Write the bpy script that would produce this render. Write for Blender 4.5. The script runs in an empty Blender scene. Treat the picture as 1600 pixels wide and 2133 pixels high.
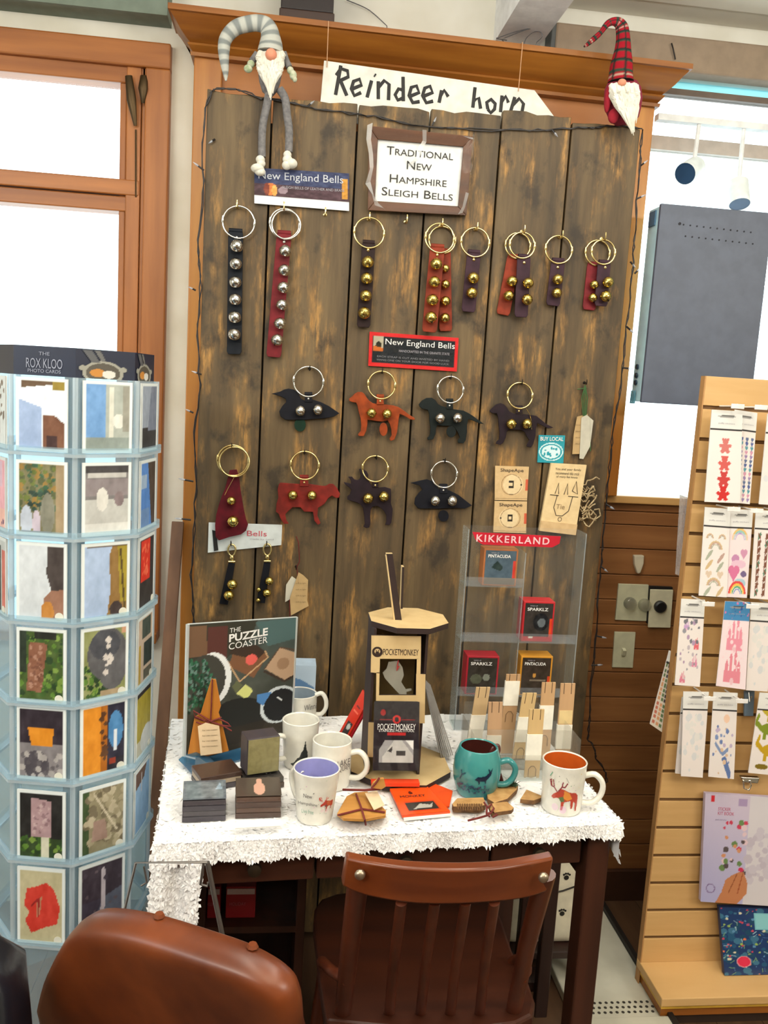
import bpy, bmesh, math, random
import numpy as np
from mathutils import Vector as V, Matrix
PI = math.pi
SC = bpy.context.scene
COL = SC.collection

# ------------------------------------------------------------------ camera
FPX, YAW, PITCH, ROLL, CAMH = 1784.26, math.radians(6.8013), math.radians(8.2003), math.radians(3.3789), 1.53
_w = V((math.sin(YAW)*math.cos(PITCH), math.cos(YAW)*math.cos(PITCH), -math.sin(PITCH)))
_r0 = V((math.cos(YAW), -math.sin(YAW), 0)); _u0 = _r0.cross(_w)
_r = _r0*math.cos(ROLL) + _u0*math.sin(ROLL); _u = -_r0*math.sin(ROLL) + _u0*math.cos(ROLL)
cam_d = bpy.data.cameras.new('camera'); cam = bpy.data.objects.new('camera', cam_d); COL.objects.link(cam)
cam_d.sensor_fit = 'VERTICAL'; cam_d.sensor_height = 36.0; cam_d.sensor_width = 27.0
cam_d.lens = FPX/2133*36.0; cam_d.clip_start = .05
cam.matrix_world = Matrix(((_r.x, _u.x, -_w.x, 0), (_r.y, _u.y, -_w.y, 0), (_r.z, _u.z, -_w.z, CAMH), (0, 0, 0, 1)))
SC.camera = cam
# ------------------------------------------------------------------ world, lamps, exposure
world = bpy.data.worlds.new('sky'); SC.world = world; world.use_nodes = True
bg = world.node_tree.nodes['Background']; bg.inputs[0].default_value = (.84, .95, 1, 1); bg.inputs[1].default_value = 3.2
def area(name, loc, size, energy, col, target=None):
    l = bpy.data.lights.new(name, 'AREA'); l.shape = 'RECTANGLE'; l.size, l.size_y = size; l.energy = energy; l.color = col
    o = bpy.data.objects.new(name, l); COL.objects.link(o); o.location = loc
    if target: o.rotation_euler = (V(target)-V(loc)).to_track_quat('-Z', 'Y').to_euler()
    return o
area('ceiling_lamp', (-.25, .95, 2.5), (.22, 1.1), 9, (1, .93, .8))
area('ceiling_lamp', (.75, .95, 2.5), (.22, 1.1), 9, (1, .93, .8))
area('ceiling_lamp', (-1.6, -.6, 2.5), (1.2, .5), 44, (1, .94, .83), (.3, 1.7, 1.5))
area('ceiling_lamp', (2.35, -.5, 2.5), (1.2, .5), 44, (1, .94, .83), (.4, 1.7, 1.5))
area('bounce_fill', (.4, -.3, 1.9), (1.4, .8), 62, (1, .95, .87), (.4, -.3, 4))  # unseen fill added out of view, bounced off the ceiling as soft top light
area('bounce_fill', (.5, 1.5, 2.32), (1.4, .3), 14, (.95, .98, 1), (.5, 1.5, 2.9))  # second unseen fill, added to brighten the rafter and upper wall
area('side_fill_light', (-2.1, .4, 1.8), (1.2, 1.0), 13, (.8, .92, 1), (-.2, 1.7, 1.3))  # cool fill added from an unseen source; the left wall has no window
vs = SC.view_settings; vs.view_transform = 'Standard'; vs.look = 'None'; vs.gamma = 1; vs.exposure = 0.08; vs.use_curve_mapping = False

# ------------------------------------------------------------------ picture measurement -> points in the room
def ray(x, y): return _w + _r*((x-800)/FPX) - _u*((y-1066.5)/FPX)
def onY(x, y, Y): d = ray(x, y); return d*(Y/d.y) + V((0, 0, CAMH))
def onZ(x, y, Z): d = ray(x, y); return d*((Z-CAMH)/d.z) + V((0, 0, CAMH))
def onX(x, y, X): d = ray(x, y); return d*(X/d.x) + V((0, 0, CAMH))
def onP(x, y, o, n): d = ray(x, y); c = V((0, 0, CAMH)); return c + d*((V(o)-c).dot(n)/d.dot(n))
def zm(x0, y0, s): return lambda pts: [(x0+a/s, y0+b/s) for a, b in pts]

# ------------------------------------------------------------------ materials
def lin(c): return tuple((v/255/12.92 if v/255 <= .04045 else ((v/255+.055)/1.055)**2.4) for v in c)
MATS = {}
GAIN = 1.0
def mat(name, col, rough=.5, metal=0., col2=None, nscale=30, stretch=(1, 1, 1), bump=0., det=3, lo=.35, hi=.65, spec=.5, trans=0., sheen=0.):
    if name in MATS: return MATS[name]
    m = bpy.data.materials.new(name); m.use_nodes = True; MATS[name] = m
    nt = m.node_tree; b = nt.nodes['Principled BSDF']
    c = [min(.9, v*GAIN) for v in lin(col)]
    b.inputs['Base Color'].default_value = (*c, 1); b.inputs['Roughness'].default_value = rough; b.inputs['Metallic'].default_value = metal
    b.inputs['Specular IOR Level'].default_value = spec
    if trans: b.inputs['Transmission Weight'].default_value = trans
    if sheen: b.inputs['Sheen Weight'].default_value = sheen
    tc = nt.nodes.new('ShaderNodeTexCoord'); mp = nt.nodes.new('ShaderNodeMapping'); mp.inputs['Scale'].default_value = stretch
    nt.links.new(tc.outputs['Object'], mp.inputs[0])
    nz = nt.nodes.new('ShaderNodeTexNoise'); nz.inputs['Scale'].default_value = nscale; nz.inputs['Detail'].default_value = det
    nt.links.new(mp.outputs[0], nz.inputs['Vector'])
    if col2 is None: col2 = tuple(v*.93 for v in col)
    c2 = [min(.9, v*GAIN) for v in lin(col2)]
    rp = nt.nodes.new('ShaderNodeValToRGB'); rp.color_ramp.elements[0].position = lo; rp.color_ramp.elements[1].position = hi
    rp.color_ramp.elements[0].color = (*c2, 1); rp.color_ramp.elements[1].color = (*c, 1)
    nt.links.new(nz.outputs['Fac'], rp.inputs[0]); nt.links.new(rp.outputs[0], b.inputs['Base Color'])
    if bump:
        bp = nt.nodes.new('ShaderNodeBump'); bp.inputs['Strength'].default_value = bump; bp.inputs['Distance'].default_value = .004
        nt.links.new(nz.outputs['Fac'], bp.inputs['Height']); nt.links.new(bp.outputs[0], b.inputs['Normal'])
    return m
def wood(name, col, col2, axis='Z', rough=.4, scale=9, bump=.15, lo=.3, hi=.7):
    st = {'X': (.12, 1.6, 1.6), 'Y': (1.6, .12, 1.6), 'Z': (1.6, 1.6, .12)}[axis]
    return mat(name, col, rough, 0, col2, scale, tuple(v*2 for v in st), bump, 6, lo, hi)
def clear(name, col=(1, 1, 1), mixt=.9, rough=.05, diff=None):
    if name in MATS: return MATS[name]
    m = bpy.data.materials.new(name); m.use_nodes = True; MATS[name] = m; nt = m.node_tree
    for n in list(nt.nodes):
        if n.type != 'OUTPUT_MATERIAL': nt.nodes.remove(n)
    out = [n for n in nt.nodes if n.type == 'OUTPUT_MATERIAL'][0]
    t = nt.nodes.new('ShaderNodeBsdfTransparent'); t.inputs[0].default_value = (*col, 1)
    g = nt.nodes.new('ShaderNodeBsdfGlossy'); g.inputs['Roughness'].default_value = rough
    last = g
    if diff:
        d = nt.nodes.new('ShaderNodeBsdfTranslucent'); d.inputs[0].default_value = (*lin(diff), 1)
        d2 = nt.nodes.new('ShaderNodeBsdfDiffuse'); d2.inputs[0].default_value = (*lin(diff), 1)
        a = nt.nodes.new('ShaderNodeMixShader'); a.inputs[0].default_value = .55; nt.links.new(d.outputs[0], a.inputs[1]); nt.links.new(d2.outputs[0], a.inputs[2])
        b = nt.nodes.new('ShaderNodeMixShader'); b.inputs[0].default_value = .25; nt.links.new(a.outputs[0], b.inputs[1]); nt.links.new(g.outputs[0], b.inputs[2]); last = b
    nz = nt.nodes.new('ShaderNodeTexNoise'); nz.inputs['Scale'].default_value = 14
    ma = nt.nodes.new('ShaderNodeMath'); ma.operation = 'MULTIPLY_ADD'; ma.inputs[1].default_value = .06; ma.inputs[2].default_value = 1-mixt-.03
    nt.links.new(nz.outputs['Fac'], ma.inputs[0])
    x = nt.nodes.new('ShaderNodeMixShader'); nt.links.new(ma.outputs[0], x.inputs[0]); nt.links.new(t.outputs[0], x.inputs[1]); nt.links.new(last.outputs[0], x.inputs[2])
    nt.links.new(x.outputs[0], out.inputs[0]); return m
def vcol(name, rough=.5, spec=.5, gain=1., coat=0., grain=0.):
    if name in MATS: return MATS[name]
    m = bpy.data.materials.new(name); m.use_nodes = True; MATS[name] = m; nt = m.node_tree; b = nt.nodes['Principled BSDF']
    at = nt.nodes.new('ShaderNodeAttribute'); at.attribute_name = 'Col'
    nz = nt.nodes.new('ShaderNodeTexNoise'); nz.inputs['Scale'].default_value = 180
    mx = nt.nodes.new('ShaderNodeMix'); mx.data_type = 'RGBA'; mx.blend_type = 'MULTIPLY'; mx.inputs[0].default_value = grain
    nt.links.new(at.outputs['Color'], mx.inputs[6]); nt.links.new(nz.outputs['Fac'], mx.inputs[7])
    nt.links.new(mx.outputs[2], b.inputs['Base Color']); b.inputs['Roughness'].default_value = rough; b.inputs['Specular IOR Level'].default_value = spec
    b.inputs['Coat Weight'].default_value = coat; b.inputs['Coat Roughness'].default_value = .08
    return m

# ------------------------------------------------------------------ mesh builder
ORG = {}
class MB:
    def __init__(s): s.v = []; s.f = []; s.m = []; s.c = []
    def add(s, vs, fs, m=0, cols=None):
        n = len(s.v); s.v += [tuple(p) for p in vs]
        for f in fs: s.f.append(tuple(i+n for i in f)); s.m.append(m)
        s.c += list(cols) if cols else [(1, 1, 1)]*len(vs)
        return s
    def box(s, c, sz, m=0, rot=None):
        c = V(c); vs = []
        for x in (-.5, .5):
            for y in (-.5, .5):
                for z in (-.5, .5):
                    p = V((x*sz[0], y*sz[1], z*sz[2]))
                    vs.append(c + (rot @ p if rot else p))
        return s.add(vs, [(0, 1, 3, 2), (4, 6, 7, 5), (0, 4, 5, 1), (2, 3, 7, 6), (0, 2, 6, 4), (1, 5, 7, 3)], m)
    def bb(s, lo, hi, m=0):
        lo = V(lo); hi = V(hi); return s.box((lo+hi)/2, hi-lo, m)
    def slab(s, quad, n, t, m=0):                # quad: four world corners in order, pushed along n by t
        return s.prism([V(q) for q in quad], n, t, m)
    def prism(s, pts, n, t, m=0, mside=None):
        n = V(n)*t; k = len(pts); pts = [V(p) for p in pts]
        vs = pts + [p+n for p in pts]
        a = sum(((pts[i]-pts[0]).cross(pts[(i+1) % k]-pts[0]) for i in range(k)), V((0, 0, 0)))
        fl = a.dot(n) > 0
        f0 = tuple(range(k)); f1 = tuple(range(2*k-1, k-1, -1))
        sd = [(i, (i+1) % k, k+(i+1) % k, k+i) for i in range(k)]
        if fl: f0 = f0[::-1]; f1 = f1[::-1]
        else: sd = [q[::-1] for q in sd]
        s.add(vs, [f0, f1], m); nb = len(s.v)-2*k
        for q in sd: s.f.append(tuple(nb+i for i in q)); s.m.append(m if mside is None else mside)
        return s
    def sweep(s, pts, rad, n=8, m=0, caps=True, colf=None, flat=1., up=None, closed=False, mf=None):
        pts = [V(p) for p in pts]; k = len(pts)
        if not hasattr(rad, '__len__'): rad = [rad]*k
        tan = []
        for i in range(k):
            a = pts[(i-1) % k] if (closed or i > 0) else pts[i]; b = pts[(i+1) % k] if (closed or i < k-1) else pts[i]
            tan.append((b-a).normalized() if (b-a).length > 1e-9 else V((0, 0, 1)))
        nrm = V(up) if up else (V((0, 1, 0)) if abs(tan[0].y) < .9 else V((1, 0, 0)))
        vs = []; cs = []
        for i in range(k):
            nrm = (nrm - tan[i]*nrm.dot(tan[i])).normalized(); bi = tan[i].cross(nrm)
            for j in range(n):
                a = 2*PI*j/n; vs.append(pts[i] + nrm*(math.cos(a)*rad[i]*flat) + bi*(math.sin(a)*rad[i]))
                if colf: cs.append(colf(i/(k-1), j/n))
        fs = []; base = len(s.v)
        for i in range(k if closed else k-1):
            for j in range(n):
                q = (i*n+j, i*n+(j+1) % n, ((i+1) % k)*n+(j+1) % n, ((i+1) % k)*n+j); fs.append(q)
        s.add(vs, fs, m, cs if colf else None)
        if mf:
            for i in range(k if closed else k-1):
                for j in range(n): s.m[len(s.m)-len(fs)+i*n+j] = mf(i)
        if caps and not closed:
            s.f.append(tuple(base+j for j in range(n-1, -1, -1))); s.m.append(m if not mf else mf(0))
            s.f.append(tuple(base+(k-1)*n+j for j in range(n))); s.m.append(m if not mf else mf(k-2))
        return s
    def lathe(s, c, prof, n=24, m=0, rot=None, cap=True):
        c = V(c); vs = []
        for r, z in prof:
            for j in range(n):
                p = V((r*math.cos(2*PI*j/n), r*math.sin(2*PI*j/n), z)); vs.append(c + (rot @ p if rot else p))
        fs = [(i*n+j, i*n+(j+1) % n, (i+1)*n+(j+1) % n, (i+1)*n+j) for i in range(len(prof)-1) for j in range(n)]
        if cap:
            fs.append(tuple(range(n-1, -1, -1))); fs.append(tuple((len(prof)-1)*n+j for j in range(n)))
        return s.add(vs, fs, m)
    def ball(s, c, r, nu=16, nv=10, m=0, rot=None):
        if not hasattr(r, '__len__'): r = (r, r, r)
        c = V(c); vs = [V((0, 0, -r[2]))]
        for i in range(1, nv):
            t = -PI/2 + PI*i/nv
            for j in range(nu): vs.append(V((r[0]*math.cos(t)*math.cos(2*PI*j/nu), r[1]*math.cos(t)*math.sin(2*PI*j/nu), r[2]*math.sin(t))))
        vs.append(V((0, 0, r[2]))); L = len(vs)-1
        fs = [(0, 1+(j+1) % nu, 1+j) for j in range(nu)]
        for i in range(nv-2):
            for j in range(nu): fs.append((1+i*nu+j, 1+i*nu+(j+1) % nu, 1+(i+1)*nu+(j+1) % nu, 1+(i+1)*nu+j))
        fs += [(1+(nv-2)*nu+j, 1+(nv-2)*nu+(j+1) % nu, L) for j in range(nu)]
        return s.add([c + (rot @ p if rot else p) for p in vs], fs, m)
    def build(s, name, mats, parent=None, smooth=0, bevel=0, col=False):
        org = ORG.get(parent.name, V((0, 0, 0))) if parent else V((0, 0, 0))
        me = bpy.data.meshes.new(name)
        me.from_pydata([(p[0]-org.x, p[1]-org.y, p[2]-org.z) for p in s.v], [], s.f)
        if not isinstance(mats, (list, tuple)): mats = [mats]
        for m in mats: me.materials.append(m)
        me.polygons.foreach_set('material_index', s.m)
        if smooth:
            me.polygons.foreach_set('use_smooth', [True]*len(s.f))
            if smooth > 1: me.set_sharp_from_angle(angle=math.radians(smooth))
        if col:
            a = me.color_attributes.new('Col', 'FLOAT_COLOR', 'POINT')
            a.data.foreach_set('color', np.array([(*lin(c), 1) for c in s.c], dtype=np.float32).ravel())
        me.update()
        o = bpy.data.objects.new(name, me); COL.objects.link(o)
        if parent: o.parent = parent; ORG[o.name] = org
        else: ORG[o.name] = org
        if bevel:
            b = o.modifiers.new('bevel', 'BEVEL'); b.width = bevel; b.segments = 2; b.limit_method = 'ANGLE'; b.angle_limit = .7
        return o
def thing(name, label, cat, loc=(0, 0, 0), group=None):
    o = bpy.data.objects.new(name, None); COL.objects.link(o); o.location = loc; o.empty_display_size = .02
    o['label'] = label; o['category'] = cat
    if group: o['group'] = group
    ORG[o.name] = V(loc); return o
def tag(o, label, cat, group=None):
    o['label'] = label; o['category'] = cat
    if group: o['group'] = group
    return o
def struct(o): o['kind'] = 'structure'; return o
def put(mesh, name, parent, loc, scale=1., rot=None):       # another object sharing a mesh
    o = bpy.data.objects.new(name, mesh); COL.objects.link(o); o.parent = parent
    org = ORG.get(parent.name, V((0, 0, 0))); o.location = V(loc)-org
    o.scale = (scale,)*3 if not hasattr(scale, '__len__') else scale
    if rot: o.rotation_euler = rot
    ORG[o.name] = org; return o
# ------------------------------------------------------------------ flat print (colours at grid points of a real sheet)
class Cv:
    def __init__(s, w, h, bg=(255, 255, 255)):
        s.w, s.h = w, h; s.a = np.zeros((h, w, 3)); s.a[:] = bg; s.k = np.ones((h, w), bool)
        s.u, s.t = np.meshgrid((np.arange(w))/(w-1), (np.arange(h))/(h-1)); s.g = np.random.RandomState(w*131+h)
    def put(s, mk, c, al=1.): s.a[mk] = s.a[mk]*(1-al) + np.array(c)*al; s.k |= mk; return s
    def rect(s, a, b, c, d, col, al=1.): return s.put((s.u >= a) & (s.u <= c) & (s.t >= b) & (s.t <= d), col, al)
    def ell(s, cx, cy, rx, ry, col, al=1., rot=0., ring=0):
        du, dt = s.u-cx, s.t-cy; c, n = math.cos(rot), math.sin(rot); x = (du*c+dt*n)/rx; y = (-du*n+dt*c)/ry; q = x*x+y*y
        return s.put((q <= 1) & (q >= ring), col, al)
    def poly(s, pts, col, al=1.):
        mk = np.zeros(s.u.shape, bool); n = len(pts)
        for i in range(n):
            x0, y0 = pts[i]; x1, y1 = pts[(i+1) % n]
            if y0 == y1: continue
            cr = ((y0 > s.t) != (y1 > s.t)) & (s.u < (x1-x0)*(s.t-y0)/(y1-y0)+x0); mk ^= cr
        return s.put(mk, col, al)
    def line(s, pts, wd, col, al=1.):
        for (x0, y0), (x1, y1) in zip(pts, pts[1:]):
            dx, dy = x1-x0, y1-y0; L = dx*dx+dy*dy+1e-12; q = np.clip(((s.u-x0)*dx+(s.t-y0)*dy)/L, 0, 1)
            s.put(np.hypot(s.u-x0-q*dx, (s.t-y0-q*dy)) < wd/2, col, al)
        return s
    def fade(s, c0, c1, d=(0, 1), a=0, b=0, c=1, e=1):
        f = np.clip((s.u*d[0]+s.t*d[1]), 0, 1)[..., None]; g = np.array(c0)*(1-f)+np.array(c1)*f
        mk = (s.u >= a) & (s.t >= b) & (s.u <= c) & (s.t <= e); s.a[mk] = g[mk]; return s
    def cloud(s, amp, n=6, mask=None, tint=(1, 1, 1)):
        f = np.zeros(s.u.shape)
        for k in range(3):
            q = n*2**k; r = s.g.rand(q+2, q+2)-.5; x = s.u*q; y = s.t*q; i = x.astype(int); j = y.astype(int); fx = x-i; fy = y-j
            f += (r[j, i]*(1-fx)*(1-fy)+r[j, i+1]*fx*(1-fy)+r[j+1, i]*(1-fx)*fy+r[j+1, i+1]*fx*fy)/(k+1)
        d = f[..., None]*amp*np.array(tint)
        s.a = np.clip(s.a + (d if mask is None else d*mask[..., None]), 0, 255); return s
    def specks(s, n, cols, r=.02, box=(0, 0, 1, 1)):
        for i in range(n):
            cx = box[0]+s.g.rand()*(box[2]-box[0]); cy = box[1]+s.g.rand()*(box[3]-box[1]); q = r*(.5+s.g.rand())
            s.ell(cx, cy, q, q*s.w/s.h, cols[i % len(cols)], rot=0)
        return s
    def frame(s, d, col):
        e = d*s.w/s.h; return s.put((s.u < d) | (s.u > 1-d) | (s.t < e) | (s.t > 1-e), col)
    def blank(s): s.k[:] = False; return s
def printed(name, cv, fn, parent, m=None):
    w, h = cv.w, cv.h
    org = ORG.get(parent.name, V((0, 0, 0))) if parent else V((0, 0, 0))
    vs = []; 
    for j in range(h):
        for i in range(w):
            p = fn(i/(w-1), j/(h-1)); vs.append((p[0]-org.x, p[1]-org.y, p[2]-org.z))
    fs = [(j*w+i, j*w+i+1, (j+1)*w+i+1, (j+1)*w+i) for j in range(h-1) for i in range(w-1) if cv.k[j, i] or cv.k[j, i+1] or cv.k[j+1, i] or cv.k[j+1, i+1]]
    me = bpy.data.meshes.new(name); me.from_pydata(vs, [], fs); me.materials.append(m or PRINT)
    a = me.color_attributes.new('Col', 'FLOAT_COLOR', 'POINT')
    c = np.clip(cv.a/255, 0, 1); c = np.where(c <= .04045, c/12.92, ((c+.055)/1.055)**2.4)
    a.data.foreach_set('color', np.concatenate([c, np.ones((h, w, 1))], 2).astype(np.float32).ravel())
    me.polygons.foreach_set('use_smooth', [True]*len(fs)); me.update()
    o = bpy.data.objects.new(name, me); COL.objects.link(o)
    if parent: o.parent = parent
    ORG[o.name] = org; return o
def quadf(tl, tr, br, bl, n=(0, 0, 0), d=0.):
    tl, tr, br, bl = [V(p)+V(n)*d for p in (tl, tr, br, bl)]
    return lambda u, t: (bl*(1-u)+br*u)*(1-t)+(tl*(1-u)+tr*u)*t
PRINT = vcol('printed_paper', .55, .4)
GLOSS = vcol('glossy_print', .18, .5)
CLOTH = vcol('patterned_cloth', .9, .2, grain=.35)
# ------------------------------------------------------------------ lettering
def letters(name, s, o, ux, uz, h, m, parent, w=None, bold=0., small=False, space=1., align='CENTER', lift=.0006, thick=.0004):
    cu = bpy.data.curves.new('text', 'FONT'); cu.body = s; cu.align_x = 'LEFT'; cu.offset = bold; cu.space_character = space; cu.resolution_u = 3
    if small:
        cu.small_caps_scale = .78
        for i, ch in enumerate(s):
            if ch.islower(): cu.body_format[i].use_small_caps = True
    t = bpy.data.objects.new('text', cu); COL.objects.link(t)
    bpy.context.view_layer.update()
    me = bpy.data.meshes.new_from_object(t.evaluated_get(bpy.context.evaluated_depsgraph_get()))
    COL.objects.unlink(t); bpy.data.objects.remove(t); bpy.data.curves.remove(cu)
    n = len(me.vertices); co = np.empty(n*3, np.float32); me.vertices.foreach_get('co', co); co = co.reshape(-1, 3)
    if n == 0: return None
    x0, x1, y0, y1 = co[:, 0].min(), co[:, 0].max(), co[:, 1].min(), co[:, 1].max()
    sy = h/(y1-y0); sx = (w/(x1-x0)) if w else sy
    cx = {'CENTER': (x0+x1)/2, 'LEFT': x0, 'RIGHT': x1}[align]
    org = ORG.get(parent.name, V((0, 0, 0))) if parent else V((0, 0, 0))
    ux = V(ux).normalized(); uz = V(uz).normalized(); nn = ux.cross(uz); o = V(o)
    P = np.array(o-org)+np.outer((co[:, 0]-cx)*sx, np.array(ux))+np.outer((co[:, 1]-(y0+y1)/2)*sy, np.array(uz))+np.array(nn)*lift
    me.vertices.foreach_set('co', P.astype(np.float32).ravel()); me.materials.clear(); me.materials.append(m); me.update()
    ob = bpy.data.objects.new(name, me); COL.objects.link(ob)
    if parent: ob.parent = parent
    ORG[ob.name] = org; return ob
# ================================================================== SETTING
M_wall = mat('cream_wall_paint', (232, 229, 216), .8, col2=(216, 211, 194), nscale=6)
M_ceil = mat('ceiling_paint', (222, 216, 200), .85, nscale=4)
M_white = mat('white_trim_paint', (240, 242, 242), .6)
M_sage = mat('sage_paint', (120, 132, 118), .7)
M_pine = wood('orange_pine', (172, 110, 42), (128, 72, 24), 'X', .35, 8, .08)
M_pinez = wood('orange_pine_upright', (205, 140, 62), (172, 104, 40), 'Z', .35, 8, .08)
M_sash = wood('window_pine', (182, 114, 54), (142, 82, 34), 'Z', .4, 8, .08)
M_sashx = wood('window_pine_rail', (182, 114, 54), (142, 82, 34), 'X', .4, 8, .08)
M_fascia = wood('fascia_pine', (186, 122, 68), (168, 106, 56), 'X', .45, 6, .05)
M_wains = wood('wainscot_wood', (156, 106, 64), (120, 76, 42), 'X', .4, 9, .1)
M_floor = wood('floor_boards', (96, 70, 48), (70, 48, 32), 'Y', .45, 7, .1)
M_taupe = mat('taupe_shade', (150, 130, 108), .7)
M_brass = mat('brass', (232, 212, 156), .2, 1., (218, 194, 132))
M_gold = mat('polished_bell_brass', (226, 204, 122), .16, 1., (206, 182, 96))
M_silver = mat('nickel', (226, 224, 218), .15, 1., (205, 204, 200))
M_iron = mat('dark_iron', (46, 42, 38), .45, .8)
M_black = mat('black_plastic', (24, 24, 26), .4)
M_ink = mat('black_ink', (28, 26, 26), .6)
M_whiteink = mat('white_ink', (238, 238, 236), .6)
M_redink = mat('red_ink', (200, 40, 44), .6)
M_paper = mat('white_card', (236, 236, 232), .6)
M_kraft = mat('kraft_card', (206, 176, 130), .75, col2=(196, 164, 118), nscale=60)
M_glass = clear('window_glass', (.97, 1, 1), .94, .02)
M_shrink = clear('shrink_wrap', (1, 1, 1), .965, .04)
M_acr = clear('clear_acrylic', (.94, .97, .97), .88, .04, (214, 222, 224))
M_acredge = clear('acrylic_edge', (.95, 1, 1), .15, .08, (244, 250, 250))

YW = 2.39                                        # front of the back wall
XL, XR = -.268, .942                             # outer faces of the pine surround
WX0, WX1, WZ0, WZ1 = -1.15, -.330, .80, 2.36     # left window opening (outer casing)
RX0, RX1, RZ0, RZ1 = .945, 2.2, 1.265, 2.415     # right window opening
b = MB()
T = .14
b.bb((-2.3, YW, 0), (WX0, YW+T, 2.56)); b.bb((WX0, YW, 0), (WX1, YW+T, WZ0)); b.bb((WX0, YW, WZ1), (WX1, YW+T, 2.56))
b.bb((WX1, YW, 0), (RX0, YW+T, 2.56)); b.bb((RX0, YW, 0), (RX1, YW+T, RZ0)); b.bb((RX0, YW, RZ1), (RX1, YW+T, 2.56)); b.bb((RX1, YW, 0), (3.1, YW+T, 2.56))
wall_back = struct(b.build('wall_back', M_wall))
struct(MB().bb((-2.4, -3.0, 0), (-2.3, YW+T, 2.56)).build('wall_left', M_wall))
struct(MB().bb((3.1, -3.0, 0), (3.2, YW+T, 2.56)).build('wall_right', M_wall))
struct(MB().bb((-2.4, -3.1, 0), (3.2, -3.0, 2.56)).build('wall_front', M_wall))
floor = struct(MB().bb((-2.4, -3.1, -.06), (3.2, YW+T, -.012)).build('floor', M_floor))
for k in range(46):
    x = -2.4+k*.122
    MB().bb((x+.001, -3.1, -.012), (x+.121, YW, 0)).build('floor_board', M_floor, floor)
ceil = struct(MB().bb((-2.4, -3.1, 2.56), (3.2, YW+T, 2.62)).build('ceiling', M_ceil))
MB().bb((.62, 2.0, 2.552), (2.6, 2.28, 2.56)).build('ceiling_panel', M_ceil, ceil)
MB().bb((.62, 1.2, 2.552), (2.6, 1.96, 2.56)).build('ceiling_panel', M_ceil, ceil)
# white rafter running towards the viewer above the cornice
pa = onZ(1036, 78, 2.45); pb = onZ(1126, 93, 2.45)
struct(MB().bb((pa.x, .3, 2.45), (pb.x, YW, 2.56)).build('trim_1', M_white))
MB_ = MB().bb((-1.6, 2.31, 2.405), (-.333, YW, 2.56)); struct(MB_.build('trim_2', M_sage))
# wainscot planks under the right window
zs = [onY(1300, y, 2.375).z for y in (1036, 1064, 1092, 1142, 1196, 1248, 1300, 1350, 1399, 1451, 1502, 1552, 1603, 1654, 1705, 1756, 1808)]
for i in range(len(zs)-1):
    MB().bb((.5, 2.368, zs[i+1]+.001), (3.05, YW, zs[i]-.001)).build('plank', M_wains, wall_back, bevel=.002)
MB().bb((.5, 2.386, .05), (3.05, YW+.001, zs[0])).build('backing', mat('groove_dark', (84, 50, 30), .8), wall_back)
struct(MB().bb((.5, 2.355, 0), (3.05, YW, zs[-1]+.0)).build('baseboard_back', mat('dark_baseboard', (66, 40, 26), .5), None))

# ---- left window
def window(name, x0, x1, z0, z1, rails, m, mx, cas, yf, sash, glass=True):
    w = struct(bpy.data.objects.new(name, None)); COL.objects.link(w); ORG[w.name] = V((0, 0, 0))
    if cas:
        MB().bb((x0, yf, z1-cas), (x1, YW+.03, z1)).build('head_casing', mx, w, bevel=.004)
        MB().bb((x1-cas, yf, z0), (x1, YW+.03, z1-cas)).build('side_casing', m, w, bevel=.004)
        MB().bb((x0, yf, z0), (x0+cas, YW+.03, z1-cas)).build('side_casing', m, w, bevel=.004)
        MB().bb((x0, yf-.04, z0), (x1, YW+.03, z0+.03)).build('sill', mx, w, bevel=.004)
    return w
w1 = window('window_1', WX0, WX1, WZ0, WZ1, [], M_sash, M_sashx, .062, 2.362, .05)
gx = -.455                                       # right edge of the panes
ux0, ux1 = WX0+.062, WX1-.062
zt, zr1, zr0 = 2.258, 2.024, 1.945
def bars(lst, nm, m): 
    for lo, hi in lst: MB().bb(lo, hi).build(nm, m, w1, bevel=.003)
bars([((gx+.016, 2.374, WZ0), (gx+.052, YW+.05, zt+.045)), ((gx-.002, 2.384, WZ0), (gx+.015, YW+.05, zt+.045)), ((gx+.053, 2.378, WZ0), (ux1+.001, YW+.05, zt+.045))], 'stile', M_sash)
bars([((ux0, 2.378, zt+.002), (ux1, YW+.05, zt+.047)), ((ux0, 2.372, 1.985), (gx+.05, YW+.05, zr1)), ((ux0, 2.38, zr0), (gx+.05, YW+.05, 1.983))], 'rail', M_sashx)
MB().bb((ux0, 2.42, zr1), (gx, 2.425, zt)).build('pane', M_glass, w1)
MB().bb((ux0, 2.42, WZ0), (gx, 2.425, zr0)).build('pane', M_glass, w1)
lt = MB(); 
for px in (268, 300):
    p = onY(px, 158, 2.365); q = onY(px-2 if px > 280 else px+14, 262 if px < 280 else 215, 2.365)
    lt.sweep([p, p*.5+q*.5+V((0, -.008, 0)), q], [.009, .012, .004], 8, flat=.5)
p = onY(283, 270, 2.372); q = onY(283, 410, 2.372); lt.sweep([p, q], .0022, 6)
lt.build('sash_latch', mat('old_bronze', (78, 62, 40), .4, .8), w1, smooth=40)
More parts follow.
